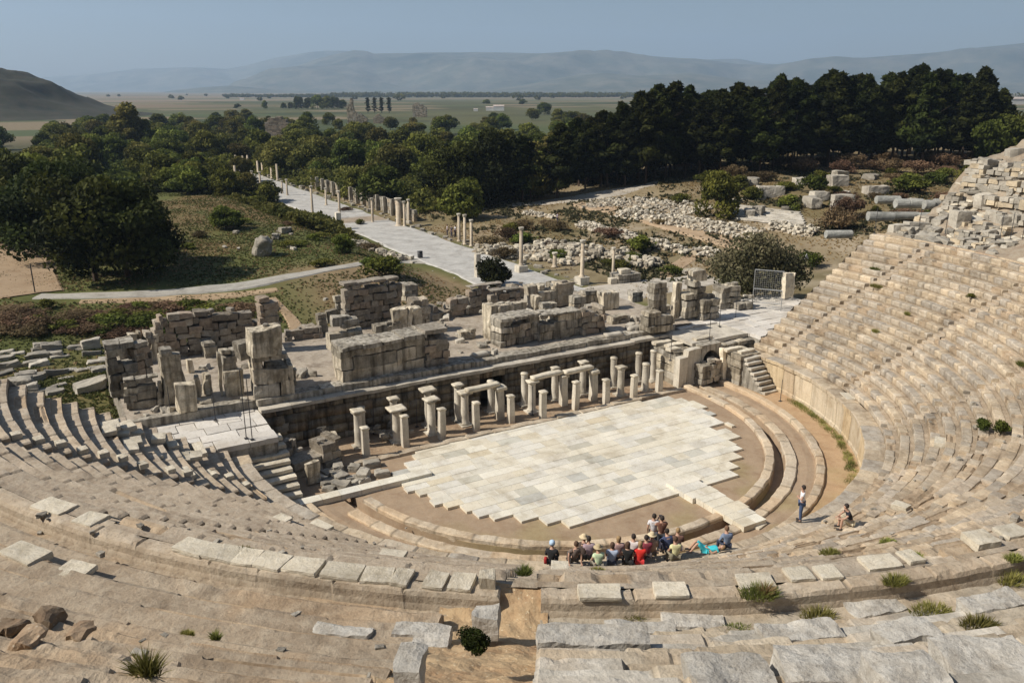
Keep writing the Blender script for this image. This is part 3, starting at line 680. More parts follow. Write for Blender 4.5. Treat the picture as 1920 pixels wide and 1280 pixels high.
lintel(997, 712, 1052, 700, 2.32, 'flat stone lintel over the sixth and seventh middle columns', 2)
lintel(1058, 702, 1110, 690, 2.34, 'pale stone lintel resting on the seventh and eighth middle columns', 3)
# low sill beams on the earth under the columns, red pavement at the right, loose stones
sb = sheet('earth_strip', None, -17, 14.8, 3.9, 8.0, .03, .2, 'dirt', amp=.10, seed=70); tag(sb, kind='structure')
mb = MB(); rg = random.Random(8); x = -12.8
while x < 12:
    w = rg.uniform(1.2, 2.6); V, F = box(w - .04, .5, .2, 5, .04, .02, rg.randint(0, 999), (x + w / 2, 3.95 + rg.uniform(-.05, .05), 0)); mb.add(V, F, rg.uniform(.85, 1.05)); x += w
o = mb.build('stone_sill', M['kerb']); tag(o, 'long stone sill between the marble floor and the front pillars', 'sill')
# ---- right entrance: arched passage, blocks, stairs, terrace
vt = empty('vaulted_passage', tuple(at(1290, 716, 0)), 'vaulted stone passage with a dark arched mouth at the right end of the stage', 'vaulted passage')
def W2L(o, p): return Vector(p) - Vector(o.location)
def arch_wall(name, x0, x1, y, z1, ax0, ax1, spring, t, mat, parent, off):
    """wall along x with an arched opening"""
    V = []; F = []; n = 14; cx = (ax0 + ax1) / 2; R_ = (ax1 - ax0) / 2
    front = [(x0, 0), (ax0, 0), (ax0, spring)] + [(cx - R_ * math.cos(math.pi * k / n), spring + R_ * math.sin(math.pi * k / n)) for k in range(1, n)] + [(ax1, spring), (ax1, 0), (x1, 0), (x1, z1), (x0, z1)]
    bm_ = MB(); A = len(front)
    V = [(p[0], y, p[1]) for p in front] + [(p[0], y + t, p[1]) for p in front]
    tp = [(x0, z1)]
    # ring quads: opening outline to top edge
    F = [[0, 1, 2, A - 1]]
    arc = list(range(2, n + 3)); 
    V2 = [(front[k][0], y, z1) for k in arc]; V3 = [(front[k][0], y + t, z1) for k in arc]; b0 = len(V); V += V2; b1 = len(V); V += V3
    F[0] = [0, 1, 2, b0, A - 1]
    for q in range(len(arc) - 1): F.append([arc[q], arc[q + 1], b0 + q + 1, b0 + q]); F.append([b0 + q, b0 + q + 1, b1 + q + 1, b1 + q]); F.append([arc[q], A + arc[q], A + arc[q + 1], arc[q + 1]])
    F.append([arc[-1], arc[-1] + 1, arc[-1] + 2, arc[-1] + 3, b0 + len(arc) - 1])
    F.append([1, A + 1, A + 2, 2]); F.append([arc[-1], A + arc[-1], A + arc[-1] + 1, arc[-1] + 1])
    F.append([A - 1, b0, b1, 2 * A - 1]); F.append([b0 + len(arc) - 1, A - 2, 2 * A - 2, b1 + len(arc) - 1]); F.append([0, A - 1, 2 * A - 1, A]); F.append([A - 3, A - 2, 2 * A - 2, 2 * A - 3][::-1])
    V = np.array(V, float) - np.array(off); bm_.add(V, F, 1.0); return bm_.build(name, M[mat], parent)
off = vt.location
arch_wall('arch_front', 14.3, 16.2, 4.4, 2.95, 14.5, 15.95, 1.75, .7, 'ruin', vt, off)
def vbox(nm, x0, x1, y0, y1, z0, z1, mt, kind='mason', sd=1):
    mb = MB()
    if kind == 'mason': masonry(mb, x1 - x0, z1 - z0, y1 - y0, .5, (.7, 1.3), [(0, 1), (1, 1)], sd, 3, .05, ((1, 1, 1), (1.3, 1.25, 1.15), (.8, .76, .7)), (x0 - off.x, y0 - off.y, z0))
    else: V, F = box(x1 - x0, y1 - y0, z1 - z0, 2, .05, .03, sd, ((x0 + x1) / 2 - off.x, (y0 + y1) / 2 - off.y, z0)); mb.add(V, F, 1.15)
    mb.build(nm, M[mt], vt)
vbox('side_wall', 12.3, 14.3, 5.0, 8.0, 0, 2.55, 'ruin', 'mason', 3)
vbox('side_wall', 12.2, 13.0, 4.4, 5.0, 0, 2.3, 'column', 'one', 4)
vbox('side_wall', 13.05, 14.3, 4.45, 5.0, 0, 2.75, 'column', 'one', 6)
vbox('landing', 16.2, 18.3, 2.3, 4.4, 0, 2.45, 'ruin', 'mason', 7)
vbox('landing', 16.2, 19.6, 4.4, 8.3, 0, 2.7, 'ruin', 'mason', 8)
vbox('passage_roof', 14.0, 19.6, 5.1, 8.3, 2.72, 3.02, 'rock', 'one', 9)
vbox('inner_wall', 14.4, 16.2, 8.35, 8.6, 0, 2.7, 'ruin_dark', 'one', 9)
for k, (x, y, w, d, z) in enumerate([(12.6, 5.6, 1.0, .6, 2.53), (13.3, 6.4, 1.4, .6, 2.53), (13.0, 7.4, 1.6, .6, 2.55), (16.6, 3.6, 1.5, .45, 2.44), (17.2, 2.8, 1.4, .4, 2.44), (15.4, 5.6, 1.6, .5, 3.0)]):
    V, F = box(w, d, .22, 7, .05, .015, k + 70, (x - off.x, y - off.y, z)); MB().add(V, F, 1.1).build('top_block', M['slab'], vt)
wall('small rough masonry block before the dark arch, right entrance', (1316, 722), (1352, 714), 40, .9, z=.25, kind='rub', seed=71, mat='ruin', group='masonry pieces at the right entrance')
wall('slender pale upright beside the small masonry block before the arch', (1353, 712), (1361, 710), 54, .4, z=.25, kind='mono', seed=72, mat='column', group='masonry pieces at the right entrance')
def stairs(label, x0, x1, ytop, ybot, ztop, n, off_s, mat='rock', side='ruin'):
    e = empty('stone_stairs', (x0, ybot, 0), label, 'stairs', 'stairs leading down from the entrances'); rg = random.Random(off_s)
    for k in range(n):
        z = ztop * (k + 1) / n; y = ybot + (ytop - ybot) * k / n; d = (ytop - ybot) / n
        V, F = box(x1 - x0 - rg.uniform(0, .1), d + .12, .2, 7, .03, .012, off_s + k, ((x1 - x0) / 2 + rg.uniform(-.04, .04), y - ybot + d / 2 - .04, z - .2)); MB().add(V, F, rg.uniform(.9, 1.1)).build('step', M[mat], e)
    V = []; F = []
    for x in (0.06, x1 - x0 - .06): V += [(x, .08, 0), (x, ytop - ybot + .7, 0), (x, ytop - ybot + .7, ztop - .2), (x, ytop - ybot, ztop - .2), (x, .08, .05)]
    F = [[0, 1, 2, 3, 4][::-1], [5, 6, 7, 8, 9], [4, 3, 8, 9], [3, 2, 7, 8], [0, 4, 9, 5]]; MB().add(V, F, .8).build('stair_core', M[side], e)
    return e
pb = at(1440, 728, .1); pt = at(1412, 668, 2.35)
stairs('nine stone steps going down beside the right podium wall', 16.35, 17.75, 2.3, .1, 2.3, 8, 500)
stairs('nine stone steps going down beside the left podium wall, half in shade', -18.7, -16.6, 5.2, .6, 2.4, 9, 520, 'slab')
M['orange'] = M['ochre']
# terraces at both entrances
M['terrace'] = stone('terrace_paving', (.50, .45, .38), (.64, .60, .54), (.74, .72, .68), s=.6, bump=.4)
def terrace(label, x0, x1, y0, y1, z, seed):
    e = empty('paved_terrace', (x0, y0, 0), label, 'terrace', 'paved terraces at the entrances'); rg = random.Random(seed); mb = MB(); y = y0
    while y < y1:
        h = rg.uniform(.9, 1.3); x = x0
        while x < x1:
            w = rg.uniform(1.0, 2.0); V, F = box(min(w, x1 - x) - .03, h - .03, .3, 3, .015, .015, rg.randint(0, 999), (x + min(w, x1 - x) / 2 - x0, y + h / 2 - y0, z - .3 + rg.uniform(-.04, .04))); mb.add(V, F, rg.uniform(.88, 1.1)); x += w
        y += h
    mb.build('paving', M['terrace'], e)
    V, F = box(x1 - x0 - .1, y1 - y0 - .1, z + .8, 1, .05, .03, seed, ((x1 - x0) / 2, (y1 - y0) / 2, -1.0)); MB().add(V, F).build('retaining_wall', M['ruin'], e)
terrace('pale paved terrace above the arch at the right entrance', 19.6, 31.5, 3.75, 12.6, 3.05, 5)
terrace('strip of paved terrace over the passage roof', 15.6, 19.5, 8.3, 12.6, 3.1, 9)
terrace('pale paved terrace at the left entrance above the steps', -27.5, -17.0, 3.8, 8.8, 2.75, 6)
# left entrance pieces
wall('square dark masonry mass right of the left-hand steps', (556, 900), (642, 868), 52, 1.4, z=0, kind='mid', seed=74, mat='ruin_dark', group='masonry pieces at the left entrance')
wall('upright pale slab post between the left steps and the dark mass', (578, 912), (604, 902), 42, .3, z=0, kind='mono', seed=75, group='masonry pieces at the left entrance')
wall('small square block with a flat top near the first pillar', (612, 856), (634, 852), 36, .6, z=0, kind='mono', seed=76, group='masonry pieces at the left entrance')
wall('stepped heap of blocks under the left end of the stage wall', (486, 820), (560, 806), 36, 1.6, z=1.2, kind='mid', seed=77, mat='rock', group='masonry pieces at the left entrance', top=[(0, 1), (.5, .8), (1, .4)])
wall('dark side wall dropping beside the left steps', (524, 905), (560, 870), 60, .7, z=0, kind='rub', seed=78, group='masonry pieces at the left entrance')

# ---- broken fragments lying about the platform
FR = []
for k in range(8):
    V, F = box(1, [.6, .8, .9, .5][k % 4], [.45, .6, .35, .7][k % 4], 7, .10, .05, 850 + k, ns=.35); FR.append(mesh('fragment', V, F, M['rock'], np.ones((len(V), 3)) * [.8, 1.0, .65, .9][k % 4]))
spots_ = [(395, 748), (470, 690), (556, 740), (575, 700), (600, 745), (640, 640), (700, 640), (845, 690), (870, 668), (850, 640), (905, 655), (925, 660), (1140, 640), (1180, 625), (1205, 622), (1100, 598), (1060, 590), (1170, 600), (960, 600), (830, 600), (560, 690), (410, 690), (330, 770), (300, 780), (250, 772), (440, 758), (525, 690), (1250, 600), (1300, 625), (1340, 610)]
for k in range(110):
    x, y = spots_[k % len(spots_)]; p = at(x + rnd.gauss(0, 16), y + rnd.gauss(0, 8), ZS)
    if p.y < 8.9 or p.y > 22 or p.x < -23.5 or p.x > 17: continue
    s = rnd.uniform(.2, .75); o = bpy.data.objects.new('fallen_fragment', FR[k % 8]); COL.objects.link(o); o.location = (p.x, p.y, ZS - .08); o.scale = (s * 1.2, s, s); o.rotation_euler = (rnd.uniform(-.3, .3), rnd.uniform(-.3, .3), rnd.uniform(0, 6)); tag(o, 'broken fragment of masonry lying among the stage ruins', 'fragment', 'fragments strewn over the stage platform')

for k, (x, y, w_, h_, z, kd, lb) in enumerate([(566, 640, 30, 26, 3.0, 'rub', 'low broken masonry stump beyond the gap left of the central ruin'), (600, 636, 16, 44, 3.0, 'mid', 'narrow leaning pier left of the arched boulder'), (812, 612, 40, 34, 2.8, 'rub', 'dark crumbling wall right of the square back pier'), (846, 606, 36, 44, 2.8, 'rub', 'jagged brown wall stub before the dense dark bush'), (866, 640, 26, 18, 3.2, 'mid', 'low squared stones in the gap between the two long ruins'), (462, 640, 30, 40, 2.8, 'rub', 'brown stump joining the back rubble wall to the tower'), (386, 690, 26, 44, 2.6, 'mid', 'pale standing fragments in front of the back rubble wall'), (228, 700, 30, 60, 2.8, 'mid', 'stacked grey stones behind the far left ashlar wall'), (252, 690, 20, 64, 2.8, 'mono', 'upright slab standing behind the far left ashlar wall'), (1106, 600, 26, 26, 3.0, 'mid', 'broken low blocks before the short pale wall'), (960, 570, 30, 34, 2.6, 'rub', 'brown rubble heap by the street end behind the stage'), (1010, 566, 50, 30, 2.6, 'mid', 'low broken line of grey stones at the rear edge of the stage'), (690, 610, 30, 30, 3.0, 'mid', 'loose upright stones left of the bench-like block'), (1150, 612, 30, 16, 3.1, 'mid', 'flat stepped stones on the paving right of the pier'), (1240, 606, 20, 30, 3.2, 'mid', 'small grey stack left of the slim white upright'), (1318, 600, 30, 40, 3.2, 'mid', 'lower shoulder of broken stones beside the big stepped pier'), (520, 728, 40, 30, 3.3, 'mono', 'triangular leaning slab against the second ruin')]):
    wall(lb, (x, y), (x + w_, y - w_ * .17), h_, random.Random(k).uniform(.6, 1.3), z=z, kind=kd, seed=200 + k)
# ================================================================== terrain
def hgt(x, y):
    x = np.asarray(x, float); y = np.asarray(y, float)
    h = np.zeros(np.broadcast(x, y).shape)
    rc = np.hypot(x - CX, y - CY)
    left = (1 - sstep(4, 13.5, x)) * sstep(27, 46, y) * (1 - sstep(150, 230, y))
    h = h + left * (2.2 + .5 * fbm(np.stack([x, y, 0 * x], -1), 18, 3, 3))
    right = sstep(26, 36, x) * sstep(34, 50, y) * (1 - sstep(150, 260, y))
    h = h + right * (1.0 + .3 * fbm(np.stack([x, y, 0 * x], -1), 9, 4, 3))
    hill = sstep(34, 92, x) * (1 - sstep(95, 190, y)) * (1 - sstep(150, 320, x))
    h = h + hill * (5.0 + 1.1 * fbm(np.stack([x, y, 0 * x], -1), 14, 5, 3))
    side = sstep(19, 30, x) * sstep(3, 6, y) * (1 - sstep(14, 30, y)) * (1 - sstep(40, 60, x)); h = h + side * 2.2
    nw = (1 - sstep(-24, -20, x)) * (1 - sstep(24, 40, y)) * sstep(2.5, 4, y); h = h + nw * (1.2 + sstep(-24, -34, x) * 5.5 * (1 - sstep(8, 22, y)))
    # under the theatre the sheet lies below the built levels, behind it the hillside goes up
    inth = (1 - sstep(52, 54, rc)) * (y < 3.4); h = np.where((inth > 0) | ((np.abs(x) < 19) & (y < 8)), -1.3, h)
    back = (y < 3.4) & (rc > 52); h = np.where(back, 17 + (rc - 52) * .25, h)
    pl = (x > -23.5) & (x < 17) & (y >= 8) & (y < 22.2); h = np.where(pl, -.5, h)
    far = sstep(150, 500, np.hypot(x, y)); h = h + .12 * fbm(np.stack([x, y, 0 * x], -1), 2.6, 6, 3) * (1 - far) * (h > -.3)
    return h
def axis(a, b, st_, far, g=1.13):
    c = list(np.arange(a, b, st_)); q = st_; v = b; up = []
    while v < far: up.append(v); q *= g; v += q
    up.append(far); q = st_; v = a; dn = []
    while v > -far: q *= g; v -= q; dn.append(max(v, -far))
    return np.array(sorted(set([round(k, 3) for k in dn + c + up])))
xs = axis(-75, 130, 1.1, 12500, 1.06); ys = axis(2.6, 190, 1.1, 12500, 1.035)
G = np.zeros((len(xs), len(ys), 3)); G[..., 0] = xs[:, None]; G[..., 1] = ys[None]; G[..., 2] = hgt(G[..., 0], G[..., 1])
def mixc(T, w, c): w = np.clip(w, 0, 1)[..., None]; return T * (1 - w) + w * np.array(c)
def gcol(P):
    x, y = P[..., 0], P[..., 1]; Q = P * np.array([1, 1, 0]); n1 = fbm(Q, 14, 21, 4); n2 = fbm(Q, 4, 22, 3); d = np.hypot(x + 26, y + 38)
    T = np.ones_like(P) * np.array([.105, .112, .032])                      # olive grass
    T = mixc(T, sstep(.05, .45, n1), (.16, .115, .05)); T = mixc(T, sstep(.1, .5, n2), (.075, .085, .02))
    T = mixc(T, sstep(.35, .65, fbm(Q, 7, 23, 3)), (.24, .18, .105))
    rt = sstep(24, 27, x) * (1 - sstep(150, 185, y)); T = mixc(T, rt * .85, (.27, .21, .135))
    T = mixc(T, rt * sstep(-.15, .35, n1) * .75, (.15, .125, .055)); T = mixc(T, rt * sstep(.15, .5, n2) * .5, (.42, .35, .26))
    hl = sstep(60, 80, x) * rt; T = mixc(T, hl * .6, (.15, .115, .055))
    ce = sstep(-10, 0, x) * (1 - sstep(13, 15, x)) * (1 - sstep(46, 56, y)); T = mixc(T, ce * .75, (.27, .19, .115))
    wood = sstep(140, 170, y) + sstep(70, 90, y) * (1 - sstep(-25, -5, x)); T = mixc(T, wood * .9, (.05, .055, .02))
    # plain: long field bands, seen in the distance
    pf = sstep(330, 480, d); b = fbm(np.stack([x * .12 + y * .04, y * .55, 0 * x], -1), 90, 31, 3)
    F_ = np.ones_like(P) * np.array([.10, .115, .05]); F_ = mixc(F_, sstep(-.2, .2, b), (.13, .13, .06)); F_ = mixc(F_, sstep(.15, .4, b) , (.085, .11, .045))
    cell = np.sin(np.floor(x / 95 + .3 * y / 95) * 12.99 + np.floor(y / 70) * 78.2) * 43758.5; cell = cell - np.floor(cell); F_ = F_ * (.55 + .42 * cell[..., None]); F_ = mixc(F_, (cell > .8) * 1.0, (.20, .16, .10))
    F_ = mixc(F_, sstep(900, 1100, d) * sstep(-.2, .25, fbm(np.stack([x * .3, y, 0 * x], -1), 300, 33, 2)), (.26, .18, .13))
    F_ = mixc(F_, sstep(1500, 1900, d) * .6, (.17, .16, .11))
    T = T * (1 - pf[..., None]) + F_ * pf[..., None]
    return T
M['ground'] = stone('grassy_earth', (.72, .68, .62), (.95, .95, .95), (1.0, 1.0, .95), s=.8, bump=.8, spots=.25)
o = link('ground', mesh('ground', G.reshape(-1, 3), grid_faces(len(xs), len(ys)), M['ground'], gcol(G).reshape(-1, 3))); tag(o, kind='structure')
def hit(px_, py_, dz=0.0):
    d = ray(px_, py_)
    ts = 45 * np.exp(np.arange(0, 4.2, .0015)); P = CAM + d * ts[:, None]; k = np.argmax(P[:, 2] < hgt(P[:, 0], P[:, 1]) + dz); p = P[k]
    if k == 0: p = np.array(at(px_, max(py_, 172), 0))
    return Vector((p[0], p[1], float(hgt(p[0], p[1]))))
def drape(name, pts, widths, mat, tint, off=.05, step=1.2, nw=6, kind='structure', amp=.03, lift=None):
    pts = [np.array(p[:2]) for p in pts]; C = []; Wd = []
    for k in range(len(pts) - 1):
        n = max(2, int(np.linalg.norm(pts[k + 1] - pts[k]) / step))
        for t in np.arange(n) / n: C.append(pts[k] * (1 - t) + pts[k + 1] * t); Wd.append(widths[k] * (1 - t) + widths[k + 1] * t)
    C.append(pts[-1]); Wd.append(widths[-1]); C = np.array(C); 
    for _ in range(4): C[1:-1] = (C[:-2] + 2 * C[1:-1] + C[2:]) / 4
    D = np.gradient(C, axis=0); D /= np.linalg.norm(D, axis=1, keepdims=True) + 1e-9; N = np.stack([-D[:, 1], D[:, 0]], -1)
    u = np.linspace(-.5, .5, nw); P = C[:, None, :] + N[:, None, :] * (u[None, :, None] * np.array(Wd)[:, None, None]) * (1 + .06 * vnoise(np.stack([C[:, 0], C[:, 1], 0 * C[:, 0]], -1), 3, 5))[:, None, None]
    z = hgt(P[..., 0], P[..., 1]); z = np.maximum(z, z.mean(1, keepdims=True) * .5 + z * .5) + off
    if lift is not None: z = lift(P[..., 0], P[..., 1])
    P = np.concatenate([P, z[..., None]], -1)
    P[:, 0, 2] -= off * 3; P[:, -1, 2] -= off * 3
    o = link(name, mesh(name, P.reshape(-1, 3), grid_faces(len(C), nw), M[mat], np.ones((P.size // 3, 3)) * np.array(tint))); tag(o, kind=kind); return o
M['paveworn'] = stone('worn_street_paving', (.33, .31, .28), (.47, .455, .42), (.62, .61, .58), s=.9, bump=.5, spots=.5, rough=.85)
# the long colonnaded street
xs2 = np.arange(14.6, 24.6, .45); ys2 = np.concatenate([np.arange(27, 150, .6), np.arange(150, 275, 2.0)])
P = np.zeros((len(ys2), len(xs2), 3)); P[..., 0] = xs2[None] + .35 * vnoise(np.stack([ys2, 0 * ys2, 0 * ys2], -1), 4, 9)[:, None]; P[..., 1] = ys2[:, None]; P[..., 2] = .14 + fbm(P, 1.5, 12) * .04; P[:, 0, 2] = -.1; P[:, -1, 2] = -.1
T = np.ones_like(P); pv = (sstep(90, 92, P[..., 1]) * (1 - sstep(95, 98, P[..., 1])))[..., None]; T = T * (1 - pv) + pv * np.array([.72, .6, .48]); jn = ((np.floor(P[..., 0] / .9) + np.floor(P[..., 1] / 1.3)).astype(int) * 7919 % 5)[..., None] * .03 + .88
o = link('street', mesh('street', P.reshape(-1, 3), grid_faces(len(ys2), len(xs2), True), M['paveworn'], (T * jn).reshape(-1, 3))); tag(o, kind='structure')
drape('street_forecourt', [(24, 30), (31, 31), (40, 30)], [9, 8, 5], 'paveworn', (.92, .86, .78), off=.1, nw=14)
pth = [hit(70, 556), hit(150, 556), hit(250, 553), hit(330, 547), hit(420, 541), hit(500, 529), hit(570, 514), hit(640, 502), hit(690, 494), hit(740, 488), hit(800, 490)]
drape('footpath', pth, [2.4, 2.4, 2.6, 3.0, 3.0, 2.8, 2.6, 2.2, 2.0, 2.4, 4], 'paveworn', (.74, .72, .68), off=.09, nw=10)  # tint dimmed to stand for the tree shade on the path
drape('dirt_track', [hit(62, 552), hit(30, 520), hit(0, 480), hit(-60, 440), hit(-160, 400)], [6, 9, 12, 14, 14], 'ochre', (.66, .62, .58), off=.1, nw=12)
drape('dirt_shoulder', [hit(150, 566), hit(300, 563), hit(420, 556), hit(520, 543)], [1.4, 2.2, 2.2, 1.4], 'ochre', (.8, .75, .68), off=.05, nw=8)
drape('dirt_trail', [hit(510, 560), hit(535, 585), hit(565, 612), hit(560, 640)], [1.2, 1.2, 1.8, 3.0], 'ochre', (.85, .8, .74), off=.1, nw=6)
drape('earth_path', [hit(1090, 380), hit(1180, 400), hit(1290, 430), hit(1400, 462), hit(1480, 478)], [5, 5, 5, 5, 4], 'ochre', (.78, .74, .70), off=.06, nw=10)
drape('earth_path', [hit(1240, 525), hit(1260, 505), hit(1300, 480)], [3, 2.5, 2.5], 'ochre', (.78, .74, .70), off=.08, nw=8)
drape('gravel_yard', [hit(960, 384), hit(1060, 376), hit(1150, 362), hit(1240, 340)], [3, 6, 7, 4], 'paveworn', (.82, .76, .68), off=.08, nw=8)

# ---- hills and mountains (far ground)
M['mount'] = stone('far_hillside', (.02, .035, .02), (.075, .085, .06), (.30, .25, .19), s=.0022, bump=0, fine=1)
M['hill'] = stone('scrub_hillside', (.018, .022, .014), (.035, .037, .024), (.085, .06, .045), s=.05, bump=0, fine=3)
def ridge(name, pts, D, depth, mat, seed, base_y=168, rough=.26):
    xs_ = np.arange(pts[0][0], pts[-1][0] + 1, 6.0); ys_ = np.interp(xs_, [p[0] for p in pts], [p[1] for p in pts])
    nv = 60; v = np.linspace(0, 1, nv); P = np.zeros((len(xs_), nv, 3))
    for i, (x, y) in enumerate(zip(xs_, ys_)):
        d = ray(x, 168); d = np.array([d[0], d[1], 0]); d /= np.linalg.norm(d); cosx = d @ c_h
        z = 21 + (base_y - y) / FPX * D / math.cos(0) * 1.045
        f = np.where(v < .7, np.sin(v / .7 * math.pi / 2) ** 1.5, np.clip(np.cos((v - .7) / .3 * math.pi / 2), 0, 1) ** .8)
        r = (D - depth * .7 + depth * v) / cosx
        P[i, :, 0] = CAM[0] + d[0] * r; P[i, :, 1] = CAM[1] + d[1] * r; P[i, :, 2] = np.maximum(z, 5) * .93 * f - 2
    n = fbm(P * np.array([1, 1, 0]), depth * .32, seed, 6); f = np.where(v < .7, v / .7, (1 - v) / .3)[None]
    env = np.sin(np.clip(v / .7, 0, 1) * math.pi) ** 1
    P[..., 2] += n * P[..., 2].max() * rough * (env[None] * .9 + .10) * (f > .02)
    o = link(name, mesh(name, P.reshape(-1, 3), grid_faces(len(xs_), nv), M[mat], smooth=True)); tag(o, kind='structure'); return o
ridge('far_mountains', [(-500, 172), (-100, 168), (67, 148), (167, 141), (267, 131), (367, 128), (433, 131), (470, 124), (520, 112), (583, 103), (640, 101), (700, 106), (800, 118), (1000, 125), (1200, 120), (1300, 115), (1382, 114), (1430, 122), (1523, 126), (1700, 120), (2400, 110)], 10500, 2600, 'mount', 3)
ridge('mountains', [(380, 170), (470, 160), (520, 140), (600, 112), (640, 104), (667, 98), (690, 99), (704, 104), (750, 104), (830, 103), (900, 101), (1000, 103), (1100, 104), (1233, 108), (1300, 112), (1380, 122), (1450, 127), (1523, 123), (1576, 114), (1665, 107), (1771, 101), (1878, 90), (1920, 85), (2100, 74), (2500, 70)], 8200, 2800, 'mount', 5, rough=.32)
ridge('near_hills', [(300, 172), (330, 168), (380, 163), (430, 160), (470, 163), (520, 168), (600, 171), (900, 170), (980, 160), (1060, 145), (1130, 138), (1200, 143), (1290, 139), (1400, 150), (1600, 160), (2300, 150)], 6200, 1400, 'mount', 8, rough=.12)
def mound():
    c = CAM[:2] + (ray(-125, 168)[:2] / np.linalg.norm(ray(-125, 168)[:2])) * 850 - ray(960, 168)[:2] * 0
    n = 90; P = np.zeros((n, 140, 3)); r = np.linspace(0, 260, n); a = np.linspace(0, 2 * math.pi, 140)
    P[..., 0] = c[0] + r[:, None] * np.cos(a); P[..., 1] = c[1] + r[:, None] * np.sin(a)
    P[..., 2] = np.interp(r, [0, 20, 50, 70, 86, 105, 125, 150, 185, 225, 260], [56, 54, 46, 37, 28, 18, 9, 2, -2, -3, -3])[:, None]
    w = sstep(0, 60, r)[:, None]; P[..., 2] += fbm(P * np.array([1, 1, 0]), 34, 9, 6) * 11 * np.clip(P[..., 2] / 25, 0, 1); P[..., 2] *= .80
    o = link('scrub_hill', mesh('scrub_hill', P.reshape(-1, 3), grid_faces(n, 140), M['hill'], smooth=True)); tag(o, kind='structure')
mound()
0 and ridge('low_hills', [(-420, 150), (-300, 140), (-200, 120), (-60, 150), (60, 176), (150, 182), (230, 184), (300, 187)], 1700, 420, 'hill', 12, base_y=186)

# ================================================================== vegetation
def foliage(name, dark, light, rough=.75, hi=1.55):
    mt = bpy.data.materials.new(name); mt.use_nodes = True; nt = mt.node_tree; L = nt.links.new
    b = nt.nodes['Principled BSDF']; b.inputs['Roughness'].default_value = rough
    try: b.inputs['Specular IOR Level'].default_value = .12
    except Exception: pass
    a = _n(nt, 'ShaderNodeAttribute', attribute_name='tint'); oi = _n(nt, 'ShaderNodeObjectInfo')
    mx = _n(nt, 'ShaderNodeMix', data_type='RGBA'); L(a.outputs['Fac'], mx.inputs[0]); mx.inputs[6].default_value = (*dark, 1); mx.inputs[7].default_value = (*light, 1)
    hv = _n(nt, 'ShaderNodeHueSaturation'); m1 = _n(nt, 'ShaderNodeMapRange'); m1.inputs[3].default_value = .465; m1.inputs[4].default_value = .52; L(oi.outputs['Random'], m1.inputs[0]); L(m1.outputs[0], hv.inputs['Hue'])
    mu = _n(nt, 'ShaderNodeMath', operation='MULTIPLY'); mu.inputs[1].default_value = 7.31; fr = _n(nt, 'ShaderNodeMath', operation='FRACT'); L(oi.outputs['Random'], mu.inputs[0]); L(mu.outputs[0], fr.inputs[0])
    m2 = _n(nt, 'ShaderNodeMapRange'); m2.inputs[3].default_value = .6; m2.inputs[4].default_value = hi; L(fr.outputs[0], m2.inputs[0]); L(m2.outputs[0], hv.inputs['Value'])
    L(mx.outputs[2], hv.inputs['Color']); L(hv.outputs[0], b.inputs['Base Color'])
    tr = nt.nodes.new('ShaderNodeBsdfTranslucent'); L(hv.outputs[0], tr.inputs[0]); ms = nt.nodes.new('ShaderNodeMixShader'); ms.inputs[0].default_value = .28; L(b.outputs[0], ms.inputs[1]); L(tr.outputs[0], ms.inputs[2])
    L(ms.outputs[0], nt.nodes['Material Output'].inputs['Surface']); return mt
M['leaf'] = foliage('broad_foliage', (.026, .038, .008), (.150, .170, .032))
M['leafy'] = foliage('yellow_green_foliage', (.045, .055, .012), (.19, .18, .045))
M['pine'] = foliage('pine_foliage', (.008, .013, .004), (.055, .068, .014), hi=1.35)
M['olive'] = foliage('olive_foliage', (.05, .055, .025), (.15, .14, .075))
M['brownbush'] = foliage('dry_brush', (.08, .055, .03), (.19, .135, .075))
M['grass'] = foliage('tuft_grass', (.10, .12, .028), (.30, .30, .09))
M['bankgrass'] = foliage('bank_grass', (.10, .11, .03), (.20, .20, .07))
M['drygrass'] = foliage('dry_grass', (.15, .11, .045), (.30, .22, .11))
M['bark'] = plain('bark', (.075, .05, .035), .9, .3)
def leaves(C, N_, size, rg, tint, elong=1.0, up=.0):
    """C centres (n,3), N_ outward directions -> quads"""
    n = len(C); a = rg.normal(0, 1, (n, 3)); a[:, 2] += up; a /= np.linalg.norm(a, axis=1, keepdims=True)
    b = np.cross(a, N_ + rg.normal(0, .5, (n, 3))); b /= np.linalg.norm(b, axis=1, keepdims=True) + 1e-9
    s = size * rg.uniform(.6, 1.4, (n, 1)); a = a * s * elong; b = b * s
    V = np.stack([C - a, C + b * .8, C + a, C - b * .8], 1).reshape(-1, 3); F = np.arange(4 * n).reshape(n, 4)
    return V, F, np.repeat(tint, 4)
def blob_pts(cen, rad, n, rg, flat=1.0, fill=.25):
    d = rg.normal(0, 1, (n, 3)); d /= np.linalg.norm(d, axis=1, keepdims=True); r = rad * (1 - fill * rg.rand(n, 1) ** 1.5)
    return cen + d * r * np.array([1, 1, flat]), d
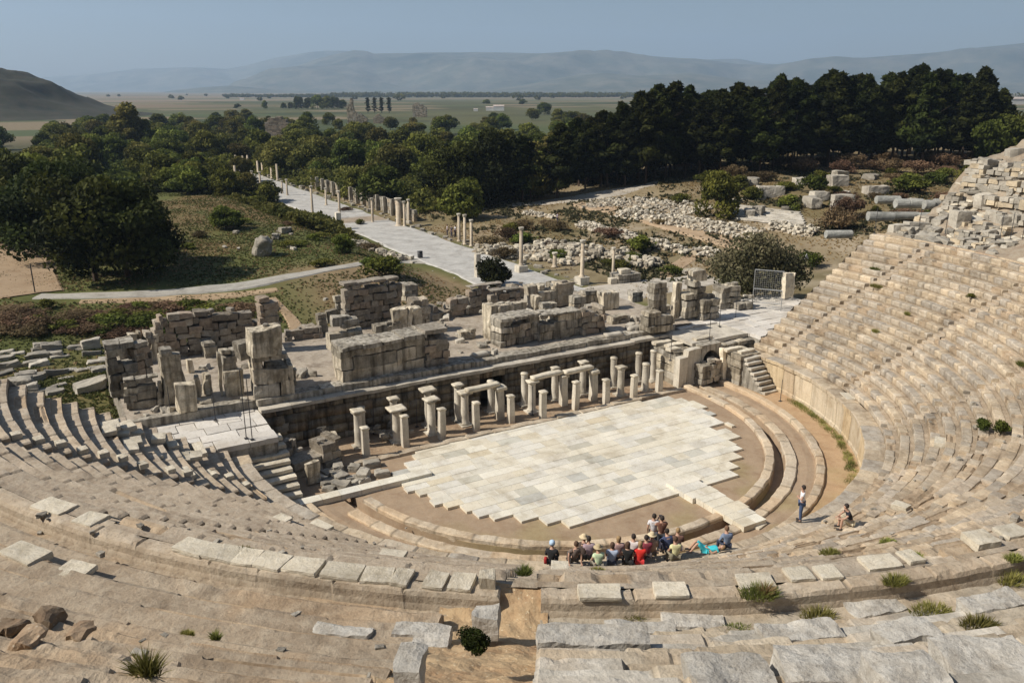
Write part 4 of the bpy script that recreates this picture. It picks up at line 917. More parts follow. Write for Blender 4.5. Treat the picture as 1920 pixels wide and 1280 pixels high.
def mk_crown(kind, H, W, n, size, seed):
    rg = np.random.RandomState(seed); Cs = []; Ds = []; Ts = []  # leaf tint rises towards clump tops: sunlit tops painted into the colour
    if kind == 'dome':
        nb = 26
        for k in range(nb):
            th = rg.uniform(0, 2 * math.pi); zz = rg.uniform(.05, 1) ** .8; rr = W / 2 * math.sqrt(max(0, 1 - (zz - .25) ** 2 / .62)) * rg.uniform(.35, .82) if zz < .95 else W * .1
            c = np.array([rr * math.cos(th), rr * math.sin(th), H * (.12 + .72 * zz)]); rad = W * rg.uniform(.13, .23); p, d = blob_pts(c, rad, n // nb, rg, .8, .5)
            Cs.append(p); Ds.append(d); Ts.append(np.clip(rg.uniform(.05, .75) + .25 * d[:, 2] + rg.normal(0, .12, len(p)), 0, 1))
    elif kind == 'pine':
        nb = 50; lean = rg.normal(0, .03, 2)
        for k in range(nb):
            q = (k + rg.rand()) / nb; z = H * (.22 + .76 * q); env = W / 2 * ((1 - q) ** .55 * .98 + .04) * (.6 + .4 * min(1, q * 4 + .3)) * rg.uniform(.7, 1.15); th = k * 2.4 + rg.uniform(-.6, .6); rr = env * rg.uniform(.3, .95)
            c = np.array([rr * math.cos(th) + lean[0] * z, rr * math.sin(th) + lean[1] * z, z - rr * .05]); rad = max(W * .055, env * rg.uniform(.24, .42)); p, d = blob_pts(c, rad, n // nb, rg, .8, .8)
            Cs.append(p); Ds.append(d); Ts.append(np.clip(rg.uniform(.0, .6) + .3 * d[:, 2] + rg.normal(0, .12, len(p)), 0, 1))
    elif kind == 'tall':                                   # upright ragged tree
        nb = 24
        for k in range(nb):
            q = (k + rg.rand()) / nb; z = H * (.15 + .80 * q); env = W / 2 * math.sin(math.pi * min(.98, .25 + .72 * q)) ** .7; th = k * 2.4; rr = env * rg.uniform(.1, .7)
            c = np.array([rr * math.cos(th), rr * math.sin(th), z]); rad = W * rg.uniform(.13, .22); p, d = blob_pts(c, rad, n // nb, rg, 1.1, .6)
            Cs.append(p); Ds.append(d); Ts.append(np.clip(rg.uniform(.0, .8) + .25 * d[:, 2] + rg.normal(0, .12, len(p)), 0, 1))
    elif kind == 'bush':
        nb = 14
        for k in range(nb):
            th = rg.uniform(0, 6.28); rr = W / 2 * rg.uniform(0, .72); c = np.array([rr * math.cos(th), rr * math.sin(th), H * rg.uniform(.25, .68) * (1 - .5 * (rr / W * 2) ** 2)]); rad = W * rg.uniform(.14, .24); p, d = blob_pts(c, rad, n // nb, rg, min(1.0, H / W * 1.1), .6)
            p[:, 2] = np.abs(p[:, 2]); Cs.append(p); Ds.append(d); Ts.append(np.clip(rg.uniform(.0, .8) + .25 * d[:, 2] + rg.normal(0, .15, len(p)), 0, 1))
    C_ = np.concatenate(Cs); D_ = np.concatenate(Ds); T_ = np.concatenate(Ts)
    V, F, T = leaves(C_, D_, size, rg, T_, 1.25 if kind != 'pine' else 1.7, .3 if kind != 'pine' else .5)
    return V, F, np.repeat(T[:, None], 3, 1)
def mk_trunk(H, r, seed, limbs=4, crown_w=4, name='trunk', top=.7, mat='bark'):
    rg = random.Random(seed); mb = MB(); p = Vector((0, 0, -.4)); q = r
    for k in range(4):
        nx = Vector((p.x + rg.uniform(-.1, .1) * H * .08, p.y + rg.uniform(-.1, .1) * H * .08, H * top * (k + 1) / 4)); mb.add(*tube(p, nx, q, q * .78, 7)); p = nx; q *= .78
        if k >= 1:
            for _ in range(limbs):
                a = rg.uniform(0, 6.28); e = p + Vector((math.cos(a) * crown_w * rg.uniform(.2, .4), math.sin(a) * crown_w * rg.uniform(.2, .4), H * rg.uniform(.06, .16))); mb.add(*tube(p, e, q * .5, q * .15, 5))
    me = mesh(name, np.concatenate(mb.V), mb.F, M[mat], np.concatenate(mb.T)); return me
PROTO = {}
def proto(key, kind, H, W, n, size, mat, seed, limbs=3, tr=.16):
    V, F, T = mk_crown(kind, H, W, n, size, seed); PROTO[key] = (mesh('crown', V, F, M[mat], T), mk_trunk(H, tr, seed, limbs, W), H, W)
for k in range(4): proto(('dome', k), 'dome', 6.5, 7.5, 4200, .21, 'leaf', 10 + k)
for k in range(2): proto(('domey', k), 'dome', 6.0, 7.5, 4200, .21, 'leafy', 20 + k)
for k in range(5): proto(('pine', k), 'pine', 17, 8.5, 9500, .29, 'pine', 30 + k, 2, .22)
for k in range(2): proto(('bigpine', k), 'dome', 11, 12, 13000, .2, 'pine', 40 + k, 3, .3)
for k in range(2): proto(('tall', k), 'tall', 14, 8, 5500, .26, 'leafy', 50 + k, 3, .25)
for k in range(3): proto(('bush', k), 'bush', 1.6, 2.6, 1800, .075, 'leaf', 60 + k, 2, .04)
for k in range(2): proto(('brown', k), 'bush', 2.2, 3.2, 2200, .07, 'brownbush', 70 + k, 2, .05)
proto(('olive', 0), 'bush', 6.2, 8.2, 15000, .10, 'olive', 80, 4, .2)
proto(('cypress', 0), 'tall', 14, 2.4, 1500, .2, 'pine', 90, 1, .12)
proto(('darkbush', 0), 'bush', 3.4, 4.2, 6500, .10, 'pine', 81, 4, .1)
def tree(key, p, H, label, cat='tree', group=None, W=None, name=None, rz=None):
    cr, tk, h0, w0 = PROTO[key]; s = H / h0; sw = (W / w0) if W else s
    e = empty(name or {'pine': 'pine_tree', 'bigpine': 'pine_tree', 'cypress': 'cypress_tree', 'bush': 'bush', 'brown': 'dry_bush', 'olive': 'olive_bush', 'darkbush': 'evergreen_bush', 'tall': 'tall_tree'}.get(key[0], 'broadleaf_tree'), tuple(p), label, cat, group, rz=rnd.uniform(0, 6.28) if rz is None else rz)
    e.scale = (sw, sw, s); link('crown', cr, e)
    tn = 'trunk' if cat != 'bush' else 'stem'
    link(tn, tk, e); return e
def size_at(p, hpx): return hpx / (pxm(p) * .98)
ON = ['first', 'second', 'third', 'fourth', 'fifth', 'sixth', 'seventh', 'eighth', 'ninth', 'tenth', 'eleventh', 'twelfth', 'thirteenth', 'fourteenth', 'fifteenth', 'sixteenth', 'seventeenth', 'eighteenth', 'nineteenth', 'twentieth', 'twenty-first', 'twenty-second', 'twenty-third', 'twenty-fourth', 'twenty-fifth', 'twenty-sixth', 'twenty-seventh', 'twenty-eighth']
def pn(k): return ON[min(k, 27)] + ' from the left'
GP = 'tall pines in the grove on the right'
tops = [(1080, 215), (1120, 205), (1160, 190), (1200, 176), (1240, 148), (1275, 165), (1310, 172), (1350, 163), (1400, 166), (1440, 158), (1452, 128), (1490, 155), (1530, 150), (1553, 126), (1600, 150), (1640, 150), (1665, 140), (1705, 122), (1750, 136), (1790, 140), (1820, 135), (1850, 165)]
tx = [t[0] for t in tops]; ty = [t[1] for t in tops]
k = 0
for row, (dy, dx, dt) in enumerate([(0, 0, 0), (-9, 17, 4), (-16, 6, 10), (7, 12, 16)]):
    x = 1085 + dx; rowc = 0
    while x < 1862:
        yb = float(np.interp(x, [1080, 1180, 1260, 1400, 1600, 1860], [352, 345, 330, 318, 306, 300])) + dy + rnd.uniform(-4, 4); yt = float(np.interp(x, tx, ty)) + dt + rnd.choice([2, 6, 10, 14, 22])
        p = hit(x, yb); H = size_at(p, yb - yt); tree(('pine', k % 5), p, H, ('tall dark pine in the front row of the grove, %s' % pn(rowc) if row == 3 else ('pine in the second row of the grove, %s' % pn(rowc) if row == 0 else 'dark pine standing deep inside the dense grove')), 'tree', GP, W=H * rnd.uniform(.52, .72)); k += 1; rowc += 1; x += rnd.uniform(26, 42)
for (x, yb, yt, W) in [(1880, 300, 218, 9), (1910, 296, 210, 9), (1845, 305, 225, 8), (1940, 300, 205, 9), (1895, 285, 222, 8)]:
    p = at(x, yb, 7.0); tree(('dome', k % 4), p, size_at(p, yb - yt), 'rounded dark tree right of the pine grove above the broken wall', 'tree', 'rounded trees right of the pine grove', W=W); k += 1
GW = 'trees of the wood beyond the street'
def wood(region, n, rows, label, group, keys, Hr, seed, labf=None):
    """region: list of (x, ytop, ybottom) giving the band of tree feet in the photo"""
    rg = random.Random(seed); xs_ = [r[0] for r in region]; made = 0; pts = []; tries = 0
    while made < n and tries < n * 60:
        tries += 1; x = rg.uniform(xs_[0], xs_[-1]); a = np.interp(x, xs_, [r[1] for r in region]); b = np.interp(x, xs_, [r[2] for r in region])
        if b - a < 2: continue
        y = a + (b - a) * rg.random() ** .8; p = hit(x, y); Hh = rg.uniform(*Hr); w = Hh * rg.uniform(1.0, 1.35)
        if any((p.x - q[0]) ** 2 + (p.y - q[1]) ** 2 < (.42 * (w + q[2]) * .5 * 1.15) ** 2 * 2 for q in pts): continue
        pts.append((p.x, p.y, w)); kk = rg.choice(keys); tree(kk, p, Hh, labf(kk, p, x, y) if labf else label, 'tree', group, W=w); made += 1
K = [('dome', 0), ('dome', 1), ('dome', 2), ('dome', 3), ('domey', 0), ('domey', 1), ('domey', 0), ('tall', 1)]
def labR(kk, p, x, y):
    c = {'dome': 'dark green', 'domey': 'yellow-green', 'tall': 'ragged olive-green'}[kk[0]]
    d = 'just behind the buttressed street wall' if p.x < 42 and p.y < 190 else ('along the far end of the street' if p.x < 45 else ('on the far edge of the wood before the fields' if p.y > 235 else ('at the right of the wood near the pines' if x > 950 else 'in the middle of the wood')))
    return '%s tree %s' % (c, d)
def labL(kk, p, x, y):
    d = 'near the far end of the street' if x > 290 else ('at the far edge before the green field' if p.y > 190 else ('behind the big spreading pines' if p.y > 110 else 'beside the big spreading pines'))
    return 'dark bushy tree of the left wood, %s' % d
wood([(290, 232, 262), (350, 232, 292), (420, 230, 302), (540, 228, 338), (640, 232, 368), (760, 228, 398), (850, 224, 400), (960, 220, 385), (1080, 216, 352), (1160, 214, 335)], 176, 0, 'bushy green tree in the wood right of the long street', GW, K, (5, 10), 5, labR)
wood([(-60, 244, 470), (60, 244, 460), (180, 246, 330), (290, 250, 318), (350, 290, 318), (400, 306, 322)], 74, 0, 'dark bushy tree in the wood left of the long street', 'trees of the wood left of the street', K[:5], (6, 10), 6, labL)
wood([(285, 288, 318), (340, 288, 348), (400, 300, 358), (425, 312, 362)], 26, 0, 'lower dark tree left of the far half of the street', 'low trees left of the far street', K[:4], (3, 5.2), 7)
wood([(275, 322, 352), (340, 326, 366), (425, 330, 372)], 22, 0, 'dark tree above the grassy bank left of the street', 'trees above the grassy bank', K[:4], (4.5, 7), 9)
wood([(150, 240, 300), (230, 244, 298), (300, 240, 285)], 26, 0, 'dark tree between the tall olive-brown tree and the big pines', 'trees round the tall olive-brown tree', K[:4], (6, 9), 8)
for j, (x, yb, yt, W) in enumerate([(105, 486, 300, 13), (180, 528, 318, 12), (240, 520, 335, 12), (120, 470, 292, 13), (30, 446, 290, 13), (275, 495, 350, 8), (-60, 440, 280, 14)]):
    p = hit(x, yb); tree(('bigpine', j % 2), p, size_at(p, yb - yt), 'big spreading dark pine by the footpath, %s' % ['leftmost of the tall back ones', 'largest, over the bend of the path', 'rightmost of the big ones', 'behind the leftmost fence corner', 'at the left edge of the picture', 'small one at the right end', 'partly cut off by the picture edge'][j], 'tree', 'spreading pines by the footpath', W=W)
one = [  # key, x, foot y, top y, width m, label, category
 (('tall', 0), 248, 292, 200, 14, 'tall olive-brown tree standing alone above the left wood', 'tree'),
 (('tall', 1), 276, 290, 228, 8, 'smaller dark tree leaning against the tall olive-brown tree', 'tree'),
 (('dome', 1), 390, 306, 256, 10, 'round bright-green tree at the left edge of the far end of the street', 'tree'),
 (('domey', 0), 452, 342, 296, 7, 'yellow-green round tree beside the far street columns', 'tree'),
 (('dome', 2), 503, 378, 348, 4.5, 'dark round tree on the left edge of the street paving', 'tree'),
 (('dome', 3), 424, 430, 382, 5, 'small dark thorn tree on the grassy bank left of the street', 'tree'),
 (('dome', 0), 642, 474, 438, 3.2, 'little tree on the grass just above the footpath', 'tree'),
 (('bush', 0), 722, 516, 474, 5.5, 'broad green bush beside the footpath where it meets the street', 'bush'),
 (('bush', 1), 693, 500, 478, 3, 'low bush left of the broad bush by the footpath', 'bush'),
 (('bush', 2), 588, 412, 398, 2, 'small bush at the foot of a street column', 'bush'),
 (('darkbush', 0), 920, 540, 474, 5.4, 'dense dark-green bush with spiky top behind the stage ruins', 'bush'),
 (('dome', 2), 1343, 408, 322, 6.5, 'isolated dark tree in front of the white rubble walls', 'tree'),
 (('olive', 0), 1412, 566, 416, 9.5, 'big soft grey-green bush next to the right end of the seating', 'bush'),
 (('bush', 0), 1526, 362, 322, 5, 'bright green bush among the ruined blocks on the hillside', 'bush'),
 (('bush', 2), 1478, 392, 360, 4.5, 'yellowish bush below the ruined blocks on the hillside', 'bush'),
 (('bush', 1), 1702, 362, 318, 8, 'wide green bush above the row of fallen columns', 'bush'),
 (('brown', 0), 1565, 432, 376, 6, 'brown scrubby bush left of the fallen column drums', 'bush'),
 (('brown', 1), 1590, 412, 360, 5, 'grey-brown twiggy bush behind the fallen column drums', 'bush'),
 (('bush', 2), 1820, 352, 300, 6, 'green shrub against the broken right wall', 'bush'),
 (('brown', 1), 1790, 392, 352, 7, 'dry olive shrub above the grey drums', 'bush'),
 (('dome', 3), 870, 412, 330, 8, 'dark tree at the corner of the wood nearest the three columns', 'tree'),
 (('pine', 1), 980, 380, 262, 10, 'dark pine between the wood and the rubble field', 'tree'),
 (('pine', 2), 1045, 372, 240, 10, 'second dark pine at the edge of the rubble field', 'tree'),
 (('bigpine', 1), 850, 392, 258, 13, 'broad very dark pine in the middle of the wood', 'tree'),
 (('bigpine', 0), 930, 380, 240, 13, 'broad dark pine right of the very dark one', 'tree'),
 (('bush', 0), 1152, 500, 484, 5, 'flat green shrub on the bank behind the slim columns', 'bush'),
 (('bush', 1), 982, 455, 432, 5, 'dark green shrub in the sunken ruin right of the street', 'bush'),
 (('bush', 2), 1260, 512, 496, 4, 'dry low shrub by the earth path', 'bush'),
 (('bush', 0), 1515, 500, 466, 4, 'dark shrub between the big soft bush and the seating', 'bush'),
 (('bush', 1), 212, 612, 585, 5, 'scrubby bush on the slope under the footpath', 'bush'),
]
for (k_, x, yb, yt, W, lb, ct) in one:
    p = hit(x, yb); tree(k_, p, size_at(p, yb - yt), lb, ct, None, W=W)
for j in range(20):                                        # brown scrub in front of the pines
    x = 1290 + j * 28 + rnd.uniform(-10, 10); yb = rnd.uniform(312, 348) - (x - 1290) * .03; p = hit(x, yb); tree(('brown', j % 2), p, rnd.uniform(2, 4), 'leafless brown scrub bush in front of the pine trunks', 'bush', 'brown scrub before the pines', W=rnd.uniform(4, 7))
for j in range(26):                                        # green scrub on the slopes
    x, yb = [(rnd.uniform(0, 470), rnd.uniform(575, 640)), (rnd.uniform(330, 700), rnd.uniform(395, 500))][j % 2]; p = hit(x, yb); tree(rnd.choice([('bush', 0), ('bush', 1), ('brown', 0), ('bush', 2)]), p, rnd.uniform(.6, 1.3), 'low wild shrub on the grassy bank', 'bush', 'low shrubs on the banks', W=rnd.uniform(2, 4.5))
for j, (x, yb) in enumerate([(690, 212), (703, 212), (716, 212), (730, 212)]):
    p = hit(x, yb); tree(('cypress', 0), p, size_at(p, 28), 'slim dark cypress in the row on the plain', 'tree', 'cypresses on the plain', W=7)
for j, (x, yb, h, w) in enumerate([(560, 205, 24, 14), (578, 204, 20, 12), (596, 205, 26, 16), (612, 205, 26, 16), (628, 204, 22, 14), (642, 204, 16, 12), (497, 204, 15, 8), (532, 204, 12, 8), (545, 204, 12, 8), (980, 196, 10, 14), (1020, 215, 22, 14), (912, 195, 9, 14), (97, 212, 9, 12), (445, 203, 8, 10)]):
    p = hit(x, yb); tree(K[j % 4], p, size_at(p, h), 'distant round tree standing in the fields of the plain', 'tree', 'distant trees in the fields', W=w)
# far tree line on the plain
rg = np.random.RandomState(4); Cs = []; Ts = []
for j in range(900):
    x = rg.uniform(420, 1300) if j % 14 else rg.uniform(150, 1950); yb = 181.5 + rg.uniform(-1.5, 1.5) if j % 14 else rg.uniform(178, 190); p = at(x, yb, 0); s = rg.uniform(6, 14) * (.55 if x < 620 else 1)
    d = rg.normal(0, 1, (46, 3)); d /= np.linalg.norm(d, axis=1, keepdims=True); c = np.array([p.x, p.y, s * .5]) + d * np.array([s * .8, s * .8, s * .5]) * rg.uniform(.7, 1, (46, 1)); Cs.append(c); Ts.append(np.clip(.35 + .3 * d[:, 2], 0, 1))  # crown tops tinted lighter, undersides darker, as if lit from above
C_ = np.concatenate(Cs); V, F, T = leaves(C_, np.tile([0, 0, 1.], (len(C_), 1)), 2.6, rg, np.concatenate(Ts)); me = mesh('far_wood', V, F, M['leaf'], np.repeat(T[:, None], 3, 1)); o = link('far_wood', me); tag(o, kind='stuff'); o['label'] = 'far-off line of trees across the plain'; o['kind'] = 'stuff'
# undergrowth between the trees of the wood
def undergrowth(label, n, quad, seed, mat, hh):
    rg = np.random.RandomState(seed); a = rg.rand(n, 2); Q = np.array(quad, float)
    xy = (Q[0][None] * (1 - a[:, :1]) + Q[1][None] * a[:, :1]) * (1 - a[:, 1:]) + (Q[3][None] * (1 - a[:, :1]) + Q[2][None] * a[:, :1]) * a[:, 1:]
    q = fbm(np.stack([xy[:, 0], xy[:, 1], 0 * a[:, 0]], -1), 9, seed, 3); z = hgt(xy[:, 0], xy[:, 1]); top = np.clip(.35 + 1.3 * q, .08, 1) * hh
    C = np.stack([xy[:, 0], xy[:, 1], z + top * rg.rand(n) ** .5], -1); T = np.clip(.35 + .8 * fbm(C, 5, seed + 1, 3) + rg.normal(0, .12, n), 0, 1)
    V, F, T = leaves(C, np.tile([0, 0, 1.], (n, 1)), .33, rg, T, 1.2, .3); o = link('undergrowth', mesh('undergrowth', V, F, M[mat], np.repeat(T[:, None], 3, 1))); tag(o, kind='stuff'); o['label'] = label
undergrowth('dense undergrowth filling the wood right of the street', 110000, [(29, 92), (60, 92), (150, 330), (14, 330)], 51, 'leafy', 4.0)
undergrowth('dark undergrowth filling the wood left of the street', 60000, [(-60, 84), (-12, 104), (8, 270), (-60, 290)], 52, 'leaf', 3.2)
undergrowth('low scrub lining the left edge of the street', 16000, [(5, 78), (13.6, 70), (13.8, 160), (2, 160)], 53, 'leafy', 1.8)
# wild grass on the banks
def grassfield(name, label, n, reg, size, mat, seed):
    rg = np.random.RandomState(seed); pts = []
    while len(pts) < n:
        x = rg.uniform(reg[0], reg[1], 4000); y = rg.uniform(reg[2], reg[3], 4000); q = fbm(np.stack([x, y, 0 * x], -1), 6, seed, 3); keep = q + rg.uniform(-.3, .3, 4000) > reg[4]
        keep &= ~((x > 12.5) & (x < 26)); 
        for P_ in PATHS: keep &= np.min(np.hypot(x[:, None] - P_[None, :, 0], y[:, None] - P_[None, :, 1]), 1) > 2.0
        pts += list(zip(x[keep], y[keep]))
    pts = np.array(pts[:n]); z = hgt(pts[:, 0], pts[:, 1]); C = np.stack([pts[:, 0], pts[:, 1], z + size * .5], -1)
    C = np.repeat(C, 4, 0) + rg.normal(0, size * .7, (4 * n, 3)) * np.array([1, 1, .3]); T = np.clip(.4 + .5 * fbm(C, 3, 2, 2) + rg.normal(0, .2, len(C)), 0, 1)
    V, F, T = leaves(C, np.tile([0, 0, 1.], (len(C), 1)), size, rg, T, 1.5, .6); o = link(name, mesh(name, V, F, M[mat], np.repeat(T[:, None], 3, 1))); tag(o, kind='stuff'); o['label'] = label
GX = 1
PATHS = [np.array([[a.x + (b.x - a.x) * t, a.y + (b.y - a.y) * t] for a, b in zip(pth[:-1], pth[1:]) for t in (0, .25, .5, .75)])]
grassfield('wild_grass', 'wild green grass on the banks beyond the stage', 34000, (-45, 14, 24, 130, -.25), .075, 'bankgrass', 41)
grassfield('dry_weeds', 'dry brown weeds on the banks beyond the stage', 9000, (-45, 14, 24, 120, .0), .07, 'drygrass', 42)
grassfield('hillside_weeds', 'dry weeds on the ruined ground right of the street', 22000, (26, 150, 26, 130, .05), .09, 'drygrass', 43)
grassfield('hillside_scrub', 'low olive scrub on the ruined ground right of the street', 12000, (30, 150, 30, 130, .15), .2, 'olive', 44)
sg = random.Random(91)
for j in range(70):
    x, yb = sg.uniform(-20, 500), sg.uniform(578, 630); p = hit(x, yb); W = sg.uniform(2.5, 5); tree(sg.choice([('brown', 0), ('brown', 1), ('brown', 0), ('bush', 1)]), p, sg.uniform(.6, 1.1), 'rusty brown scrub on the slope below the footpath', 'bush', 'scrub on the slope below the footpath', W=W)
for j in range(34):
    Y = sg.uniform(120, 262); p = Vector((sg.uniform(9.5, 13.5) if j < 34 else sg.uniform(22.5, 27), Y, 0)); p.z = float(hgt(p.x, p.y)); W = sg.uniform(3, 6.5); tree(sg.choice([('bush', 0), ('bush', 1), ('dome', 1), ('domey', 1)]), p, W * sg.uniform(.5, .9), 'leafy shrub crowding the edge of the far street', 'bush', 'shrubs crowding the far street', W=W)
for j in range(64):
    x = sg.uniform(1235, 1880) if j < 50 else sg.uniform(900, 1240); yb = sg.uniform(325, 425) if j < 50 else sg.uniform(425, 505); yb -= max(0, (x - 1600)) * .08
    if 1240 < x < 1540 and yb > 380: continue
    p = hit(x, yb); W = sg.uniform(2, 5.5); tree(sg.choice([('bush', 0), ('bush', 1), ('bush', 2), ('brown', 0), ('brown', 1), ('brown', 0)]), p, W * sg.uniform(.3, .55), 'wild bush growing among the stones right of the street', 'bush', 'bushes among the market ruins', W=W)
for j in range(26):
    x = sg.uniform(360, 500); yb = sg.uniform(312, 372) + (x - 430) * .25; p = hit(x, min(yb, 385)); W = sg.uniform(3, 6)
    if p.x > 11: continue
    tree(sg.choice([('bush', 0), ('bush', 1), ('bush', 2)]), p, W * sg.uniform(.35, .6), 'low thicket on the left side of the far street', 'bush', 'thickets left of the far street', W=W)
grassfield('wild_grass', 'green grass between the tumbled blocks at the far left', 7000, (-36, -23.8, 3.8, 26, -.4), .075, 'bankgrass', 47)
for j in range(24):
    x, yb = sg.uniform(285, 350), sg.uniform(318, 360); p = hit(x, yb); tree(K[j % 4] if j % 2 else ('bush', j % 3), p, sg.uniform(2, 4.5), 'low tree filling the hollow behind the big pines', 'tree', 'low trees behind the big pines', W=sg.uniform(4, 7))
# ---- air
V, F = box(25600, 25600, 1000, 0, c=(0, 0, -4)); hz = MB().add(V, F).build('haze', None or M['grass']); hz.data.materials.clear()
hm = bpy.data.materials.new('haze_air'); hm.use_nodes = True; nt = hm.node_tree; nt.nodes.clear(); ou = nt.nodes.new('ShaderNodeOutputMaterial'); pv_ = nt.nodes.new('ShaderNodeVolumePrincipled')
pv_.inputs['Color'].default_value = (.55, .74, 1.0, 1); pv_.inputs['Density'].default_value = 1.15e-4; pv_.inputs['Anisotropy'].default_value = .2
nt.links.new(pv_.outputs[0], ou.inputs['Volume']); hz.data.materials.append(hm); tag(hz, kind='stuff'); hz['label'] = 'thin blue summer haze'
# ================================================================== surface lookup over seats and ground
def zall(x, y):
    r = np.hypot(x - CX, y - CY); th = np.degrees(np.arctan2(y - CY, x - CX)); z = hgt(x, y)
    c = np.where(r < R0, 0.0, np.where(r < RS, ZP, np.where(r < RD, ZP + (np.floor((r - RS) / RW) + 1) * RH, np.where(r < RB, ZT, np.where(r < np.where(th < -125.5, 32.8, 33.15), ZW, np.where(th > -17, np.interp(r, [33, 36, 39, 41, 43, 44.5, 46, 50, 54], [ZW + .1, 10.0, 10.8, 11.6, 13.4, 14.5, 14.8, 15.4, 16.8]), np.where(th < -125.5, ZW + .36 + np.minimum(np.floor(r - 32.8), 3) * .36 + np.maximum(np.floor(r - 32.8) - 3, 0) * .66, ZW + .4 + np.floor((r - 33.15) / .68) * .405)))))))
    return np.where((y < 3.5), c, np.where((np.abs(x) < 17) & (y > 8.8) & (y < 22.4), ZS - .05, z))
def hit2(x, y, dz=0.0):
    d = ray(x, y); ts = np.concatenate([np.arange(9, 140, .01), 140 * np.exp(np.arange(0, 1.2, .001))]); P = CAM + d * ts[:, None]; k = np.argmax(P[:, 2] < zall(P[:, 0], P[:, 1]) + dz); p = P[k]; return Vector((p[0], p[1], float(zall(p[0], p[1]))))
RK = []
for k in range(10):
    V, F = box(1, [.7, .9, .6, 1, .8][k % 5], [.5, .7, .35, .9, .6][k % 5], 8, .12, .05, 900 + k, ns=.4); RK.append(mesh('rock', V, F, M['rock'], np.ones((len(V), 3)) * [.95, .6, .85, .75, .65, 1.0, .8, .55, .9, .7][k]))
SLB = []
for k in range(6):
    V, F = box(1, .8, .3, 8, .03, .04, 930 + k, ns=.35); SLB.append(mesh('slab', V, F, M['slab']))
def put(me, name, p, sx, sy, sz, rz, label, cat, group=None, tilt=(0, 0), kind=None):
    o = bpy.data.objects.new(name, me); COL.objects.link(o); o.location = p; o.scale = (sx, sy, sz); o.rotation_euler = (tilt[0], tilt[1], rz); tag(o, label, cat, group); return o
def tang(p): return math.atan2(p[1] - CY, p[0] - CX) + math.pi / 2
# ---- capping slabs left on the parapet
words_l = ['large pale slab', 'narrow pale slab', 'cracked pale slab', 'split pale slab with notched edge', 'wide pale slab', 'thick slab with a broken right end', 'long trapezoid slab', 'pale slab with slanting sides', 'small square slab', 'thin triangular slab', 'neat square slab', 'upright grey rounded stone']
for k, (x0, x1, yt, yb) in enumerate([(250, 322, 1057, 1086), (298, 352, 1066, 1092), (335, 388, 1070, 1097), (382, 430, 1078, 1102), (428, 490, 1076, 1107), (492, 566, 1090, 1112), (572, 650, 1094, 1117), (656, 716, 1096, 1118), (720, 756, 1101, 1118), (786, 828, 1104, 1118), (836, 882, 1100, 1119), (895, 926, 1091, 1119)]):
    p = at((x0 + x1) / 2, yb, ZT); w = (x1 - x0) / pxm(p); d = .66 if k < 11 else .35; h = .12 if k < 11 else .36; rz = tang(p)
    n = Vector((math.cos(rz + math.pi / 2), math.sin(rz + math.pi / 2), 0)); n = n if n.dot(Vector((c_h[0], c_h[1], 0))) > 0 else -n; c = p + n * d * .5; rc_ = math.hypot(c.x - CX, c.y - CY); rm_ = min(rc_, RB - .40); c = Vector((CX + (c.x - CX) * rm_ / rc_, CY + (c.y - CY) * rm_ / rc_, c.z))
    put(SLB[k % 6], 'stone_slab', (c.x, c.y, ZT - .02), w, d / .8, h / .3, rz + rnd.uniform(-.1, .1), '%s, %s of the slabs left of the central stairway' % (words_l[k], ['leftmost', 'second', 'third', 'fourth', 'fifth', 'sixth', 'seventh', 'eighth', 'ninth', 'tenth', 'eleventh', 'last'][k]), 'slab', 'slabs lying on the parapet', (rnd.uniform(-.06, .06), rnd.uniform(-.05, .05)))
for k, (x0, x1, yb, w_) in enumerate([(1085, 1166, 1112, 'rounded pale slab just right of the central stairway'), (1225, 1290, 1108, 'low pale slab below the seated tourists'), (1382, 1450, 1092, 'long pale slab on the right parapet'), (1474, 1522, 1079, 'square pale slab on the right parapet'), (1530, 1572, 1075, 'small broken slab on the right parapet'), (1612, 1684, 1056, 'wide tilted slab with a shadow gap'), (1690, 1724, 1046, 'small slab with weeds beside it'), (1868, 1925, 998, 'pale slab at the right edge of the picture')]):
    p = hit2((x0 + x1) / 2, yb); w = (x1 - x0) / pxm(p); rz = tang(p)
    put(SLB[(k + 2) % 6], 'stone_slab', (p.x, p.y, p.z - .03), w, .7, .38, rz, w_, 'slab', 'slabs lying on the parapet', (rnd.uniform(-.05, .05), 0))
for k, (x, y, w, h, lb) in enumerate([(48, 1040, 92, .2, 'big stepped slab lying at the left edge of the picture'), (140, 1068, 62, .14, 'thin slab with a black gap below it at the far left'), (142, 1005, 50, .14, 'pale tilted slab on the left rows above the big stepped slab'), (70, 968, 80, .16, 'dark broken block edge on the left rows'), (600, 985, 46, .12, 'white polished slab at the foot of the left rows'), (527, 972, 34, .12, 'small white slab left of the polished slab'), (735, 1040, 50, .14, 'pale flat slab on the lowest rows behind the earth floor'), (1462, 745, 0, 0, ''), (1765, 832, 36, .3, 'pale block sticking out of the right rows'), (1050, 1066, 34, .2, 'white block beside the woman with the light-blue scarf'), (1838, 1015, 52, .25, 'rough brown-edged boulder on the right rows'), (1690, 950, 24, .22, 'small stone on the right rows behind the man in black'), (1420, 985, 30, .2, 'pale ledge stone at the end of the paved strip'), (1765, 1186, 0, 0, ''), (1590, 742, 36, .12, 'flat pale slab at the top of the podium wall')]):
    if not w: continue
    p = hit2(x, y); rc_ = math.hypot(p.x - CX, p.y - CY)
    if RB - .4 < rc_ < RB + .7: p = Vector((CX + (p.x - CX) * (RB - .5) / rc_, CY + (p.y - CY) * (RB - .5) / rc_, ZT))
    put(SLB[k % 6], 'stone_slab', tuple(p - Vector((0, 0, .09))), w / pxm(p), .8, h / .3, tang(p) + rnd.uniform(-.1, .1), lb, 'slab', None, (rnd.uniform(-.06, .06), 0))
